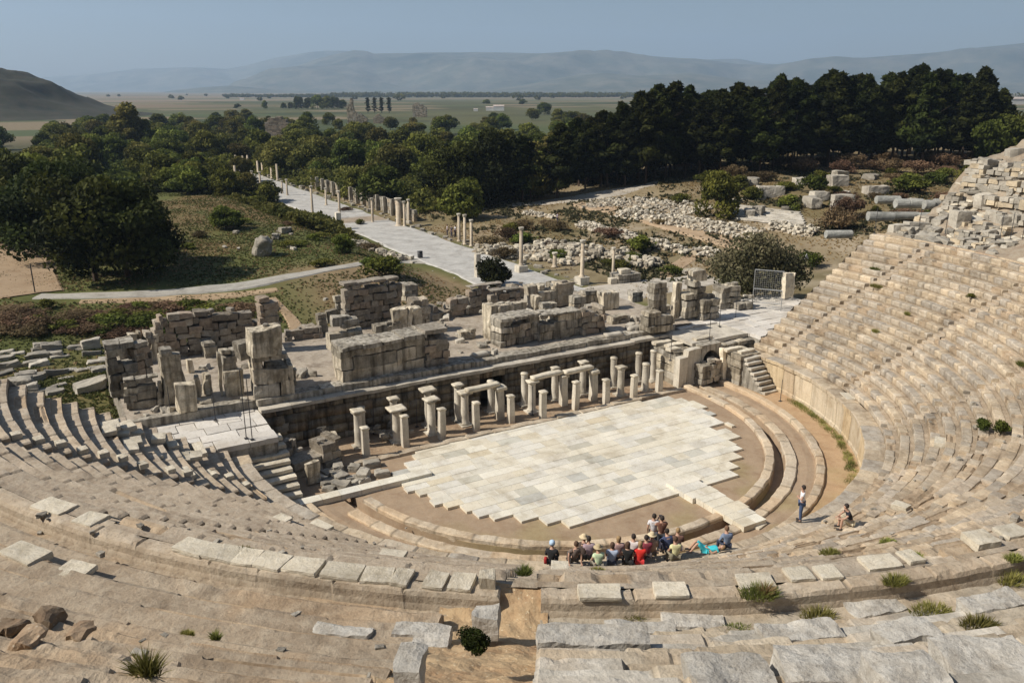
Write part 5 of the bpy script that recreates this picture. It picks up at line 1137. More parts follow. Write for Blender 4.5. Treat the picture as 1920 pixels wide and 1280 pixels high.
# ---- foot blocks of the left stairway
for k, (x, y) in enumerate([(31, 817), (74, 825), (115, 833), (156, 845), (195, 851), (230, 859), (268, 872), (320, 880), (352, 886), (400, 890), (430, 893), (461, 909)]):
    p = hit2(x, y + 4); put(SLB[k % 6], 'step_block', tuple(p), .42, .45, .75, tang(p), 'small cut block standing at the edge of the left stairway', 'block', 'blocks edging the left stairway')
# ---- displaced slabs on the wedge beside the left entrance
for k in range(15):
    r = RS + rnd.uniform(1.2, 7.0); a = math.radians(-rnd.uniform(167, 181)); x, y = CX + r * math.cos(a), CY + r * math.sin(a); z = float(zall(np.array(x), np.array(min(y, 3.4))))
    put(SLB[k % 6], 'loose_slab', (x, y, z - .02), rnd.uniform(.7, 1.5), rnd.uniform(.6, 1.0), rnd.uniform(.5, .9), a + math.pi / 2 + rnd.uniform(-.2, .2), 'displaced seat slab in the jumble beside the left entrance', 'slab', 'displaced slabs beside the left entrance', (rnd.uniform(-.1, .1), rnd.uniform(-.1, .1)))
# ---- loose stones strewn over the worn rows
for k in range(58):
    if k < 34: x, y = rnd.uniform(1420, 1915), rnd.uniform(700, 1010)
    elif k < 50: x, y = rnd.uniform(60, 800), rnd.uniform(985, 1060)
    else: x, y = rnd.uniform(0, 780), rnd.uniform(1150, 1270)
    if x < 1640 and 700 < y < 905: continue
    p = hit2(x, y); s = rnd.uniform(.07, .2); put(RK[k % 10], 'loose_stone', tuple(p - Vector((0, 0, .05 * s))), s * 1.3, s, s, rnd.uniform(0, 6), 'small loose stone lying on the worn seats', 'stone', 'loose stones on the seats')
# ---- broken rocks of the ruined right slope and fallen drums
k = 0
for j in range(380):
    r = rnd.uniform(32.6, 47.5); t = rnd.uniform(-13, 2.6); a = math.radians(t); x, y = CX + r * math.cos(a), CY + r * math.sin(a); u, v = topix((x, y, float(zall(np.array(x), np.array(y)))))
    if u > 1950 or u < 1600: continue
    z = float(zall(np.array(x), np.array(min(y, 3.4)))); s = rnd.uniform(.3, .7) if j % 7 else rnd.uniform(.7, 1.0); put(RK[k % 10] if j % 3 else SLB[j % 6], 'broken_block', (x, y, z - .22 * s), s * rnd.uniform(1, 2.0), s, s * rnd.uniform(.7, 1.2), a + rnd.choice([0, math.pi / 2]) + rnd.uniform(-.3, .3), 'broken block in the tumbled ruin rising at the right edge', 'block', 'tumbled blocks of the ruined right side', (rnd.uniform(-.2, .2), rnd.uniform(-.2, .2))); k += 1
def drum(x, y, Lpx, dia, ang, lb, z=None, group='fallen column drums on the hillside'):
    p = hit2(x, y) if z is None else at(x, y, z); L_ = Lpx / pxm(p); mb = MB(); V, F = lathe([(dia*.47, 0), (dia*.5, .05), (dia*.5, L_*.5), (dia*.49, L_ - .05), (dia*.46, L_)], 18, rough=.05, seed=int(x))
    V = np.stack([V[:, 2] - L_ / 2, V[:, 1], V[:, 0] + dia * .45], 1); mb.add(V, F); o = mb.build('column_drum', M['greydrum'], None, False, tuple(p), math.radians(ang)); tag(o, lb, 'column drum', group)
M['greydrum'] = stone('grey_marble', (.17, .17, .155), (.33, .33, .30), (.50, .49, .45), bump=1.0, spots=.5)
drum(1572, 446, 50, .75, -28, 'grey fluted drum lying alone at the top left corner of the right seating', 8.2)
for k, (x, y, Lp, dia, z) in enumerate([(1664, 382, 44, .85, 10.0), (1690, 390, 25, .95, 10.0), (1716, 390, 26, .95, 10.0), (1740, 392, 18, .9, 10.0), (1768, 391, 38, 1.0, 10.0), (1650, 414, 48, .85, 9.8), (1698, 411, 46, .7, 9.8), (1742, 412, 40, .7, 9.8)]):
    drum(x, y, Lp, dia, -30, 'grey fallen drum, number %d counted from the left in the %s line above the seating' % (k + 1 if k < 5 else k - 4, 'upper' if k < 5 else 'lower'), z)
for k, (x, y, w, h, d, lb) in enumerate([(1446, 372, 50, 22, 1.6, 'big square grey masonry block among scrub left of the hillside'), (1392, 300, 0, 0, 0, ''), (1582, 396, 40, 30, 1.6, 'tall pale block of masonry in the middle of the hillside'), (1648, 366, 44, 16, 2, 'dark flat-topped block on the hillside'), (1576, 350, 34, 20, 2, 'rounded brown outcrop above the hillside blocks'), (1505, 346, 26, 12, 2, 'small grey block near the bright green bush'), (1790, 310, 40, 10, 2, 'pale flat rock near the top of the hillside'), (1540, 378, 30, 18, 2, 'low broken block between two hillside bushes'), (1806, 428, 34, 30, 1.0, 'large dark leaning block with black shadow above the seating'), (1725, 432, 40, 14, .9, 'pale broken cornice block above the seating'), (1690, 438, 32, 16, .8, 'cream block left of the broken cornice'), (1855, 385, 36, 20, 1.0, 'big brown boulder in the broken right wall'), (1840, 350, 28, 18, .9, 'orange-tinted squared block in the broken right wall'), (1905, 300, 26, 20, .9, 'squared block crowning the broken right wall'), (1902, 420, 50, 14, 1.4, 'long pale beam near the posts at the right')]):
    if not w: continue
    p = hit2(x, y); q = pxm(p); V, F = box(w / q, d, h / q + .3, 3.5, .09, .08, 600 + k, (0, d / 2, -.3), tilt=(0, .03)); o = MB().add(V, F, rnd.uniform(.85, 1.1)).build('stone_block', M['rock'], None, False, tuple(p), -math.radians(rnd.uniform(20, 34))); tag(o, lb, 'stone block')
for q, (r, t0, t1, hh) in enumerate([(34.6, -11, 1.5, .5), (36.4, -13, -4, .6), (38.2, -9, 2, .6), (40.0, -12, 1, .8), (41.6, -10, 2.2, .9), (42.9, -12, 2, .9), (44.2, -8, 2.2, .8), (46.0, -9, 2, .7)]):
    t = t0
    while t < t1:
        dt_ = rnd.uniform(1.6, 3.4); a = math.radians(t + dt_ / 2); x, y = CX + r * math.cos(a), CY + r * math.sin(a); L_ = r * math.radians(dt_) * .92; z = float(zall(np.array(x), np.array(min(y, 3.4)))) - .15
        if rnd.random() < .8: mb = MB(); masonry(mb, L_, hh * rnd.uniform(.7, 1.2), .7, .42, (.4, .9), [(0, .7), (.3, 1), (.7, .9), (1, .5)], q * 40 + int(t * 3), 4, .06, ((1, 1, 1), (.75, .75, .75), (1.1, 1, .85)), (-L_ / 2, 0, 0)); o = mb.build('broken_course', M['rock'], None, False, (x, y, z), a + math.pi / 2 + rnd.uniform(-.12, .12)); tag(o, 'broken length of block masonry stepping up the ruined right side', 'masonry', 'broken masonry courses of the right side')
        t += dt_
# ---- white rubble walls of the market ruins
def rubble_wall(label, pts, wm, hm, n_m=9, seed=0, mat='rock', name='rubble_wall', cat='rubble wall', group='rubble walls of the ruined market', kind=None, s=(.22, .5), cl=None):
    rg = random.Random(seed); W_ = [hit(*p) for p in pts]; mb = MB(); o0 = W_[0]
    base = [box(1, .8, .7, 3, .12, .16, 700 + q, ns=.5) for q in range(12)]
    for a, b in zip(W_[:-1], W_[1:]):
        L_ = (b - a).length; d = (b - a) / L_; nrm = Vector((-d.y, d.x, 0)); n = int(L_ * n_m)
        for _ in range(n):
            t = rg.random(); w = rg.uniform(-.5, .5); s_ = rg.uniform(*s); c = a + (b - a) * t + nrm * w * wm; hh = hm * (1 - (2 * w) ** 2 * .6) * rg.random() * (.75 + .25 * math.sin(t * L_ * .7))
            V, F = base[rg.randint(0, 11)]; ca, sa = math.cos(rg.uniform(0, 6)), math.sin(rg.uniform(0, 6)); V = V * s_ * np.array([rg.uniform(.9, 1.6), 1, 1]); an = rg.uniform(0, 6.28); x = V[:, 0] * math.cos(an) - V[:, 1] * math.sin(an); y = V[:, 0] * math.sin(an) + V[:, 1] * math.cos(an)
            z0 = float(hgt(c.x, c.y)); mb.add(np.stack([x + c.x - o0.x, y + c.y - o0.y, V[:, 2] + z0 - o0.z + hh], 1), F, np.array([1, .98, .93]) * rg.choice([.55, .8, .9, 1.0, 1.1, 1.2]))
    for a, b in zip(W_[:-1], W_[1:]):                 # earth core joining the stones
        n = max(3, int((b - a).length / 1.0)); d = (b - a) / n; nrm = Vector((-d.y, d.x, 0)).normalized(); V = []
        for q in range(n + 1):
            c = a + d * q
            for w, hz_ in ((-.5, -.1), (-.25, .3 * hm), (0, .45 * hm), (.25, .3 * hm), (.5, -.1)): pp = c + nrm * w * wm; V.append((pp.x - o0.x, pp.y - o0.y, float(hgt(pp.x, pp.y)) - o0.z + hz_))
        mb.add(V, grid_faces(n + 1, 5).tolist(), (.62, .55, .46))
    o = mb.build(name, M[mat], None, False, tuple(o0)); tag(o, label, cat, group, kind)
M['white'] = stone('bleached_rubble', (.30, .27, .22), (.53, .49, .42), (.70, .67, .60), bump=.7)
rubble_wall('low white rubble wall slanting down from the trees to the earth path', [(1088, 424), (1150, 440), (1215, 457), (1292, 476)], 2.2, .9, 16, 1, 'white')
rubble_wall('short white rubble wall ending at the walking figure', [(983, 402), (1040, 410)], 1.4, .6, 12, 2, 'white')
rubble_wall('wide bank of white rubble in the middle of the market ruins', [(1165, 402), (1240, 414), (1330, 428), (1420, 444)], 5.0, 1.0, 24, 3, 'white')
rubble_wall('upper strip of white rubble under the shade of the pines', [(1100, 386), (1170, 382), (1240, 388), (1320, 398)], 6.0, .7, 20, 4, 'white')
rubble_wall('short white rubble wall just left of the big soft bush', [(1300, 474), (1345, 484)], 2.0, .9, 14, 5, 'white')
rubble_wall('rubble bank behind the big soft bush', [(1440, 425), (1490, 434), (1530, 440)], 3.0, 1.0, 20, 6, 'white')
rubble_wall('tumbled brown stones in the sunken ruin right of the street', [(900, 470), (960, 476), (1030, 478), (1100, 492)], 6.0, .8, 16, 7, 'rock', s=(.3, .8))
rubble_wall('line of brown boulders at the foot of the bank', [(1010, 462), (1080, 472), (1150, 480), (1230, 500)], 4.0, .8, 14, 8, 'rock', s=(.3, .8))
0 and rubble_wall('band', [(470, 326), (540, 352), (640, 396), (760, 436), (870, 466), (985, 505), (1085, 530)], 1.6, .5, 5, 9, 'white', s=(.25, .6))
rubble_wall('loose stones along the left edge of the street near the footpath', [(668, 455), (720, 478), (760, 490)], 2.4, .5, 7, 10, 'rock', s=(.25, .6))
rubble_wall('heap of brown rubble behind the left pillars', [(0, 0), (0, 0)], 1, 1, 0, 11) if False else None
for k in range(7):                                     # long thin step slabs
    a = hit(1362 + k * 3, 386 + k * 4.2); b = hit(1500 + k * 2, 402 + k * 4.5); d = b - a; V, F = box(d.length, .7, .3, 1.2, .06, .05, 800 + k, (d.length / 2, 0, 0)); o = MB().add(V, F).build('long_step', M['white'], None, False, tuple(a), math.atan2(d.y, d.x)); tag(o, 'long low stone step, %s of the flight behind the isolated dark tree' % ['farthest', 'second farthest', 'third farthest', 'middle', 'third nearest', 'second nearest', 'nearest'][k], 'step', 'long steps of the market ruins')
for k in range(46):                                    # brown rubble in the earth strip and rubble at the left entrance
    if k < 24: p = Vector((rnd.uniform(-10.6, -8.2), rnd.uniform(6.0, 7.6), .05 + rnd.random() * .5))
    else: p = Vector((rnd.uniform(-15.4, -11.8), rnd.uniform(1.4, 4.2), 0))
    s = rnd.uniform(.18, .4) if k < 24 else rnd.uniform(.3, .8); put(RK[k % 10], 'rubble_stone', tuple(p), s * 1.3, s, s * .8, rnd.uniform(0, 6), 'brown stone in the heap behind the leftmost columns' if k < 24 else 'loose brown stone on the earth left of the marble floor', 'stone', 'heap of brown stones' if k < 24 else 'loose stones left of the marble floor')
for k in range(34):                                    # stones on the grassy bank and hillside
    if k < 14: x, y = rnd.uniform(420, 560), rnd.uniform(425, 470)
    else: x, y = rnd.uniform(1280, 1840), rnd.uniform(325, 420)
    p = hit(x, y); s = rnd.uniform(.4, .9) if k < 14 else rnd.uniform(.8, 2.0); put(RK[k % 10], 'field_stone', tuple(p), s * 1.3, s, s, rnd.uniform(0, 6), 'stone half sunk in the grassy bank left of the street' if k < 14 else 'weathered stone lying on the scrubby hillside', 'stone', 'stones on the grassy bank' if k < 14 else 'stones on the hillside')
V, F = box(2.7, 2.4, 2.5, 5, .28, 1.0, 77, (0, 0, -.3), ns=.8); p = hit(494, 478); put(mesh('boulder', V, F, M['rock'], np.ones((len(V), 3)) * .7), 'boulder', tuple(p), 1, 1, 1, 1.0, 'big rough grey boulder on the grassy bank above the footpath', 'boulder')
# fallen blocks beyond the left end of the stage
for k in range(44):
    x = rnd.uniform(-10, 205); y = rnd.choice([662, 676, 690, 704, 718, 732, 744]) - x * .06 + rnd.uniform(-4, 4); p = hit(x, y); s = rnd.uniform(.5, 1.15); put(RK[k % 10], 'tumbled_block', (p.x, p.y, p.z - .12), s * 1.55, s, s * rnd.uniform(.6, 1.1), rnd.uniform(-.25, .25), 'tumbled long block beyond the left horn of the seating', 'block', 'tumbled blocks beyond the left horn', (rnd.uniform(-.12, .12), rnd.uniform(-.12, .12)))
sg = random.Random(17)
for k in range(120):
    Y = 34 + 200 * (k / 120) ** 1.4 + sg.uniform(-1, 1); X = sg.uniform(24.4, 26.2) if k % 5 else sg.uniform(13.2, 14.4); q = sg.uniform(.2, .55) * (1 + Y / 200); put(RK[k % 10], 'edge_stone', (X, Y, float(hgt(X, Y)) - .05), q * 1.3, q, q * sg.uniform(.6, 1.1), sg.uniform(0, 6), 'tumbled stone lying along the edge of the long street', 'stone', 'stones lining the street')
# ---- street columns
def street_col(x, yb, yt, w, label, sq=False, ped=False):
    p = hit(x, yb); H = size_at(p, yb - yt) * 1.03; e = empty('street_column', tuple(p), label, 'column', 'columns standing along the street'); z0 = 0
    if ped: V, F = box(w * 2.2, w * 2.2, H * .17, 3, .04, .03, int(x)); MB().add(V, F).build('pedestal', M['column'], e); z0 = H * .16
    if sq: V, F = box(w, w, H, 3, .04, .03, int(x)); MB().add(V, F, 1.1).build('shaft', M['column'], e)
    else:
        V, F = lathe([(w*.7, z0), (w*.7, z0+.12), (w*.48, z0+.2), (w*.43, z0+.4), (w*.37, H-.35)], 12, rough=.02, seed=int(x)); MB().add(V, F, 1.05).build('shaft', M['kerb'], e, True)
        V, F = lathe([(w*.42, H-.35), (w*.6, H-.15), (w*.62, H-.02), (w*.4, H)], 12, rough=.03, seed=3); MB().add(V, F, 1.0).build('capital', M['column'], e)
for a in [(861, 453, 403, .5, 'leftmost of the three tall columns standing close together'), (872, 459, 405, .5, 'middle one of the three tall columns standing close together'), (884, 462, 414, .5, 'rightmost and shortest of the three columns close together'), (977, 512, 430, .55, 'slim column on a pedestal on the right of the street', False, True), (1040, 501, 474, .6, 'short stump column by the street, right of the slim pedestal column'), (1091, 532, 453, .55, 'tall column on a high pedestal at the near end of the street', False, True), (1149, 523, 466, .4, 'thin pale column at the right, beside the low square tomb'), (748, 424, 374, 1.0, 'thick masonry column beside two thin ones'), (759, 425, 380, .5, 'thin column just right of the thick masonry column'), (767, 418, 376, .5, 'thin lamp-topped column behind the thick masonry column'), (699, 418, 374, .5, 'lone column before the buttressed wall, third back from the camera'), (637, 400, 360, .5, 'lone column on the right side in the middle of the street'), (587, 411, 352, .5, 'dark column on the left side of the street'), (635, 432, 400, .8, 'square white pillar on the left side of the street', True), (612, 385, 354, .45, 'column before the buttressed wall left of the lone column'), (539, 367, 338, .5, 'far column at the start of the buttressed wall'), (530, 364, 340, .45, 'far column just left of the start of the buttressed wall'), (489, 354, 324, .55, 'white column before the yellow-green tree'), (474, 348, 322, .55, 'white column left of the one before the yellow-green tree'), (426, 330, 308, .7, 'distant white column at the far bend'), (420, 328, 309, .6, 'distant white column left of the one at the far bend'), (324, 302, 280, .8, 'farthest white column, at the gateway in the trees'), (896, 520, 478, .6, 'broken shaft beside the small bare tree', True)]: street_col(*a)
for k in range(22):
    Y = 158 + k * 5.0 + rnd.uniform(-1, 1); X = 24.6 if k % 3 else 14.0; p = Vector((X, Y, 0)); H = rnd.uniform(2.4, 4.4)
    e = empty('street_column', tuple(p), 'thin weathered column in the line along the far end of the street', 'column', 'thin columns of the far street'); V, F = lathe([(.45, 0), (.45, .2), (.3, .3), (.26, H)], 9); MB().add(V, F).build('shaft', M['kerb'], e, True)
# wall with buttresses along the right side of the street
A = hit(500, 358); B = hit(742, 428); A = Vector((27.2, A.y, 0)); B = Vector((27.2, B.y + 4, 0)); d = B - A; Lw = d.length; e = empty('street_wall', tuple(A), 'long brown wall with regular buttresses behind the right-hand street columns', 'wall', rz=math.atan2(d.y, d.x))
mb = MB(); masonry(mb, Lw, 2.6, .6, .65, (1.2, 2.4), [(0, .8), (.2, .9), (.5, 1), (.8, .95), (1, .8)], 61, 1.2, .05, ((1, 1, 1), (1.15, 1.05, .95), (.85, .8, .72))); mb.build('wall_face', M['ruin'], e)
for k in range(16): V, F = box(.5, .6, 2.9, 2, .05, .03, k, (1.5 + k * (Lw - 3) / 15, -.35, 0)); MB().add(V, F).build('buttress', M['ruin'], e)
# far gateway ruin, tomb, sign board, rubbish bin
def far_ruin(x, yb, wpx, hpx, label, seed, top, mat='ruin'):
    p = hit(x, yb); q = pxm(p); L_ = wpx / q; mb = MB(); masonry(mb, L_, hpx / q, L_ * .4, hpx / q / 14, (L_ / 12, L_ / 5), top, seed, 0, 0, ((1, 1, 1), (1.2, 1.1, 1.0), (.75, .7, .65))); o = mb.build('ruined_tower', M[mat], None, False, tuple(p), -math.radians(30)); tag(o, label, 'ruin', 'ruins standing far off in the wood')
far_ruin(652, 238, 20, 52, 'tall split ruin tower standing above the wood', 1, [(0, .75), (.3, .8), (.35, 1), (.6, 1), (.65, .55), (1, .5)])
far_ruin(668, 240, 22, 26, 'low broken wall right of the tall split ruin', 2, [(0, .9), (.5, 1), (1, .6)])
far_ruin(700, 232, 26, 20, 'jagged brown ruin right of the tall split ruin', 3, [(0, .5), (.4, 1), (.6, .6), (1, .4)], 'ruin_dark')
far_ruin(774, 220, 26, 26, 'square ruined tower in the centre distance', 4, [(0, .9), (.3, 1), (.8, .8), (1, .7)])
far_ruin(498, 256, 44, 36, 'dark massive ruin rising left of the tall split ruin', 5, [(0, .6), (.2, .9), (.6, 1), (1, .7)], 'ruin_dark')
far_ruin(286, 304, 60, 16, 'low pale ruin at the gateway where the street ends', 6, [(0, .8), (.5, 1), (1, .6)])
def house(x, yb, wpx, hpx, label):
    p = hit(x, yb); q = pxm(p); w, h = wpx / q, hpx / q; e = empty('farm_building', tuple(p), label, 'building', 'small white buildings on the plain', rz=-.5)
    V, F = box(w, w * .5, h, 0); MB().add(V, F).build('wall', M['whitewash'], e)
    V = [(-w*.52, -w*.27, h), (w*.52, -w*.27, h), (w*.52, w*.27, h), (-w*.52, w*.27, h), (-w*.52, 0, h*1.35), (w*.52, 0, h*1.35)]; MB().add(V, [(0, 1, 5, 4), (2, 3, 4, 5), (0, 4, 3), (1, 2, 5), (0, 3, 2, 1)]).build('roof', M['tile'], e)
M['whitewash'] = plain('whitewash', (.62, .62, .60), .8, .08, scale=.2); M['tile'] = plain('pale_roof', (.42, .36, .32), .8, .2, scale=.5)
for a in [(918, 208, 14, 6, 'longest white farm building on the plain'), (935, 208, 20, 8, 'white farm building with the brightest wall'), (892, 209, 8, 4, 'tiny white shed left of the farm buildings'), (454, 188, 8, 3, 'tiny pale building on the far left plain'), (1900, 196, 46, 10, 'long pale building partly behind the trees at the far right'), (1215, 186, 16, 3, 'low pale shed on the plain before the hills')]: house(*a)
M['metal'] = plain('galvanised_metal', (.42, .43, .43), .45, .15, .6); M['darkmetal'] = plain('dark_post_metal', (.06, .06, .065), .6, .2, .3); M['rust'] = plain('rusty_metal', (.16, .10, .07), .8, .3)
p = hit(788, 486); e = empty('litter_bin', tuple(p), 'small black bin standing alone on the wide paving', 'bin')
V, F = box(.55, .55, .95, 3, .0, .06); MB().add(V, F).build('body', M['darkmetal'], e, True); V, F = box(.62, .62, .12, 3, 0, .05, c=(0, 0, .95)); MB().add(V, F).build('lid', M['darkmetal'], e, True)
p = hit(1180, 532); e = empty('stone_tomb', tuple(p), 'low square masonry box topped by a pale block, near end of the street', 'tomb', rz=-.1)
mb = MB(); masonry(mb, 3.0, 1.1, 2.0, .5, (.6, 1.1), None, 5, 2.5, .04, o=(-1.5, 0, 0)); mb.build('base', M['ruin'], e); V, F = box(1.3, .9, .55, 4, .08, .08, 9, (-.3, .8, 1.1)); MB().add(V, F).build('top_stone', M['slab'], e); V, F = box(.8, .8, .8, 4, .08, .08, 10, (-2.0, .4, 0)); MB().add(V, F).build('side_stone', M['slab'], e)
# metal grille
p0 = at(1411, 566, 3.6); p1 = at(1465, 571, 3.6); d = p1 - p0; L_ = d.length; Hg = 62 / pxm(p0) ; e = empty('metal_grille', tuple(p0), 'tall metal mesh panel standing at the top of the right terrace', 'grille', rz=math.atan2(d.y, d.x))
mb = MB()
for a, b in [((0, 0, -.6), (0, 0, Hg)), ((L_, 0, -.6), (L_, 0, Hg)), ((0, 0, Hg), (L_, 0, Hg)), ((0, 0, .02), (L_, 0, .02)), ((0, 0, Hg * .42), (L_, 0, Hg * .42))]: mb.add(*tube(a, b, .035))
mb.build('frame', M['metal'], e); mb = MB()
for k in range(1, 14): x = L_ * k / 14; mb.add(*tube((x, 0, 0), (x, 0, Hg), .008, n=4))
for k in range(1, 18): z = Hg * k / 18; mb.add(*tube((0, 0, z), (L_, 0, z), .008, n=4))
mb.build('wire_mesh', M['metal'], e)
def post(x, yb, yt, label, z=None, r=.025, mat='darkmetal', lean=0, grp='thin metal posts'):
    p = hit2(x, yb) if z is None else at(x, yb, z); H = (yb - yt) / pxm(p) * 1.03; e = empty('metal_post', tuple(p), label, 'post', grp); MB().add(*tube((0, 0, 0), (lean, 0, H), r, r * .9)).build('pole', M[mat], e); V, F = box(.22, .22, .05, 4, 0, .02); MB().add(V, F).build('base_plate', M[mat], e)
for a in [(1257, 676, 620, 'thin post on the stage edge by the passage', 3.1), (1330, 636, 585, 'thin post above the arch', 3.05), (1379, 596, 548, 'thin post in the middle of the right terrace', 3.05), (1463, 752, 710, 'thin post at the foot of the right podium wall', .1), (1349, 612, 566, 'thin post at the back of the right terrace', 3.05), (404, 788, 728, 'thin rusty post on the left terrace with a stone foot', 2.8), (321, 783, 722, 'leftmost thin post on the left terrace', 2.9), (462, 822, 690, 'tall thin pole at the stage corner', 2.8), (473, 824, 706, 'tall thin pole just right of the one at the stage corner', 2.8), (1873, 458, 402, 'tall dark fence post, first of three at the right edge', None), (1893, 456, 400, 'tall dark fence post, second of three at the right edge', None), (1916, 452, 398, 'tall dark fence post, third of three at the right edge', None), (1772, 440, 404, 'thin fence post above the top of the narrow stairway', None), (1722, 436, 394, 'thin fence post among the cream blocks', None), (1640, 438, 392, 'thin post of the leaning frame at the corner of the rows', None), (702, 813, 752, 'dark rod between the second and third front pillars', .05), (782, 800, 745, 'dark rod behind the third front pillar', .05), (998, 778, 722, 'dark rod behind the sixth front pillar', .05), (66, 548, 495, 'fence post at the corner of the dirt track', None)]:
    if a[0] == 66: p = hit(66, 550); post(66, 550, 495, a[3], float(p.z), .06, 'darkmetal')
    else: post(a[0], a[1], a[2], a[3], a[4])
p = at(1509, 505, 5.0); e = empty('warning_sign', tuple(p), 'small white triangular sign on a post at the edge of the right seating', 'sign'); MB().add(*tube((0, 0, -.5), (0, 0, 1.2), .03)).build('pole', M['metal'], e)
mb = MB(); mb.add([(-.32, -.05, .95), (.32, -.05, .95), (0, -.05, 1.5), (-.32, -.02, .95), (.32, -.02, .95), (0, -.02, 1.5)], [(0, 1, 2), (5, 4, 3), (0, 3, 4, 1), (1, 4, 5, 2), (2, 5, 3, 0)]); mb.build('board', M['whitewash'], e)
# ---- grass tufts and weeds on the stone rows
def tuft(x, y, wpx, hm, label, mat='grass', n=None, seed=0, name='grass_tuft', cat='grass tuft', pt=None):
    p = pt or hit2(x, y); w = wpx / pxm(p); n = int((n or int(90 + w * 260)) * 1.6); rg = np.random.RandomState(seed); a = rg.uniform(0, 6.28, n); r = w / 2 * rg.rand(n) ** .6
    b = np.stack([r * np.cos(a), r * np.sin(a) * .55, np.zeros(n) - .04], 1); lean = np.stack([np.cos(a), np.sin(a), 0 * a], 1) * rg.uniform(.0, .6, (n, 1)) * hm + rg.normal(0, .06 * hm, (n, 3)) * [1, 1, 0]; h = hm * rg.uniform(.45, 1.1, (n, 1)) * (1 - .45 * (r[:, None] / w * 2)); up = np.array([[0, 0, 1.]]); wd = rg.normal(0, 1, (n, 3)); wd[:, 2] = 0; wd /= np.linalg.norm(wd, axis=1, keepdims=True); wd *= .006 + .007 * rg.rand(n, 1)
    mid = b + up * h * .55 + lean * .35; tip = b + up * h + lean; V = np.stack([b - wd, b + wd, mid + wd * .8, mid - wd * .8, tip], 1).reshape(-1, 3); F = []
    for k in range(n): q = 5 * k; F += [(q, q + 1, q + 2, q + 3), (q + 3, q + 2, q + 4)]
    T = np.repeat(np.clip(rg.normal(.5, .22, n), 0, 1), 5); o = link(name, mesh(name, V, F, M[mat], np.repeat(T[:, None], 3, 1)), None, tuple(p), tang(p)); tag(o, label, cat, 'weeds growing on the stone rows'); return o
tl = [(458, 1036, 50, .22, 'grass tuft on the lower left rows'), (1422, 1138, 72, .36, 'wide spiky tuft on the walkway right of the stairs'), (1533, 1158, 64, .36, 'bushy bright tuft between two grey blocks'), (1675, 1118, 50, .30, 'sparse reddish-tipped tuft on the right walkway'), (1895, 1092, 56, .42, 'tall yellow-green tuft at the right edge'), (1745, 1144, 84, .2, 'low spreading tuft between the right blocks'), (1835, 1172, 72, .26, 'loose tuft on the brown step at the right'), (1555, 1036, 42, .2, 'dark green tuft below the man in black'), (1664, 1016, 34, .2, 'small leaning tuft on the right rows'), (1190, 1158, 54, .2, 'green tuft beside a pale stone right of the stairs'), (275, 1262, 52, .45, 'tall yellow-green plant at the bottom left'), (405, 1196, 16, .25, 'single thin sprig on the left walkway'), (352, 1188, 26, .14, 'tiny tuft left of the thin sprig'), (983, 1074, 26, .3, 'dark tuft in the central stairway gap'), (1030, 1190, 30, .35, 'yellow tuft beside the stone corner in the gully'), (1642, 545, 26, .35, 'green tuft in the narrow right stairway'), (1640, 632, 16, .3, 'tiny tuft in the middle of the right rows'), (1700, 594, 12, .3, 'tiny tuft on the upper right rows'), (1912, 694, 22, .35, 'tuft at the right edge among the rows'), (1712, 1042, 40, .16, 'trailing weed beside the small right slab'), (1524, 1244, 12, .2, 'thin sprig before the bottom grey blocks'), (1385, 1178, 70, .1, 'low line of grass along a grey block joint'), (1435, 1128, 16, .45, 'dry stalk by the wide spiky tuft'), (1900, 1048, 34, .25, 'tuft on the parapet at the right edge'), (1120, 1068, 26, .15, 'tuft behind the man in pale green'), (150, 1118, 40, .08, 'flat dry grass patch on the left ledge'), (170, 1170, 30, .1, 'yellow grass patch on the left ledge'), (1640, 505, 20, .3, 'small weed near the top right stairway')]
for k, a in enumerate(tl): tuft(*a, seed=k, mat='drygrass' if k in (25, 26, 22, 14) else 'grass')
for (x, y, W, H, lb, ky) in [(1840, 806, 1.0, .75, 'left one of two round green plants on the right rows', ('bush', 0)), (1876, 810, 1.3, .7, 'right one of two round green plants on the right rows', ('bush', 1)), (885, 1222, .7, .5, 'dark tangled bush filling the gully between the walls', ('darkbush', 0)), (1820, 560, .8, .4, 'low plant on the upper right rows', ('bush', 0))]:
    p = hit2(x, y); tree(ky, p, H, lb, 'plant', None, W=W, name='wild_plant')
for k in range(22):
    a = math.radians(-12 - k * 1.9 + rnd.uniform(-.8, .8)); rr_ = 18.1 - rnd.random() * .5 * (k / 22); p = Vector((CX + rr_ * math.cos(a), CY + rr_ * math.sin(a), .1)); tuft(0, 0, rnd.uniform(18, 42), rnd.uniform(.15, .4), 'weeds in the green strip at the foot of the right podium wall', seed=60 + k, pt=p, n=150)
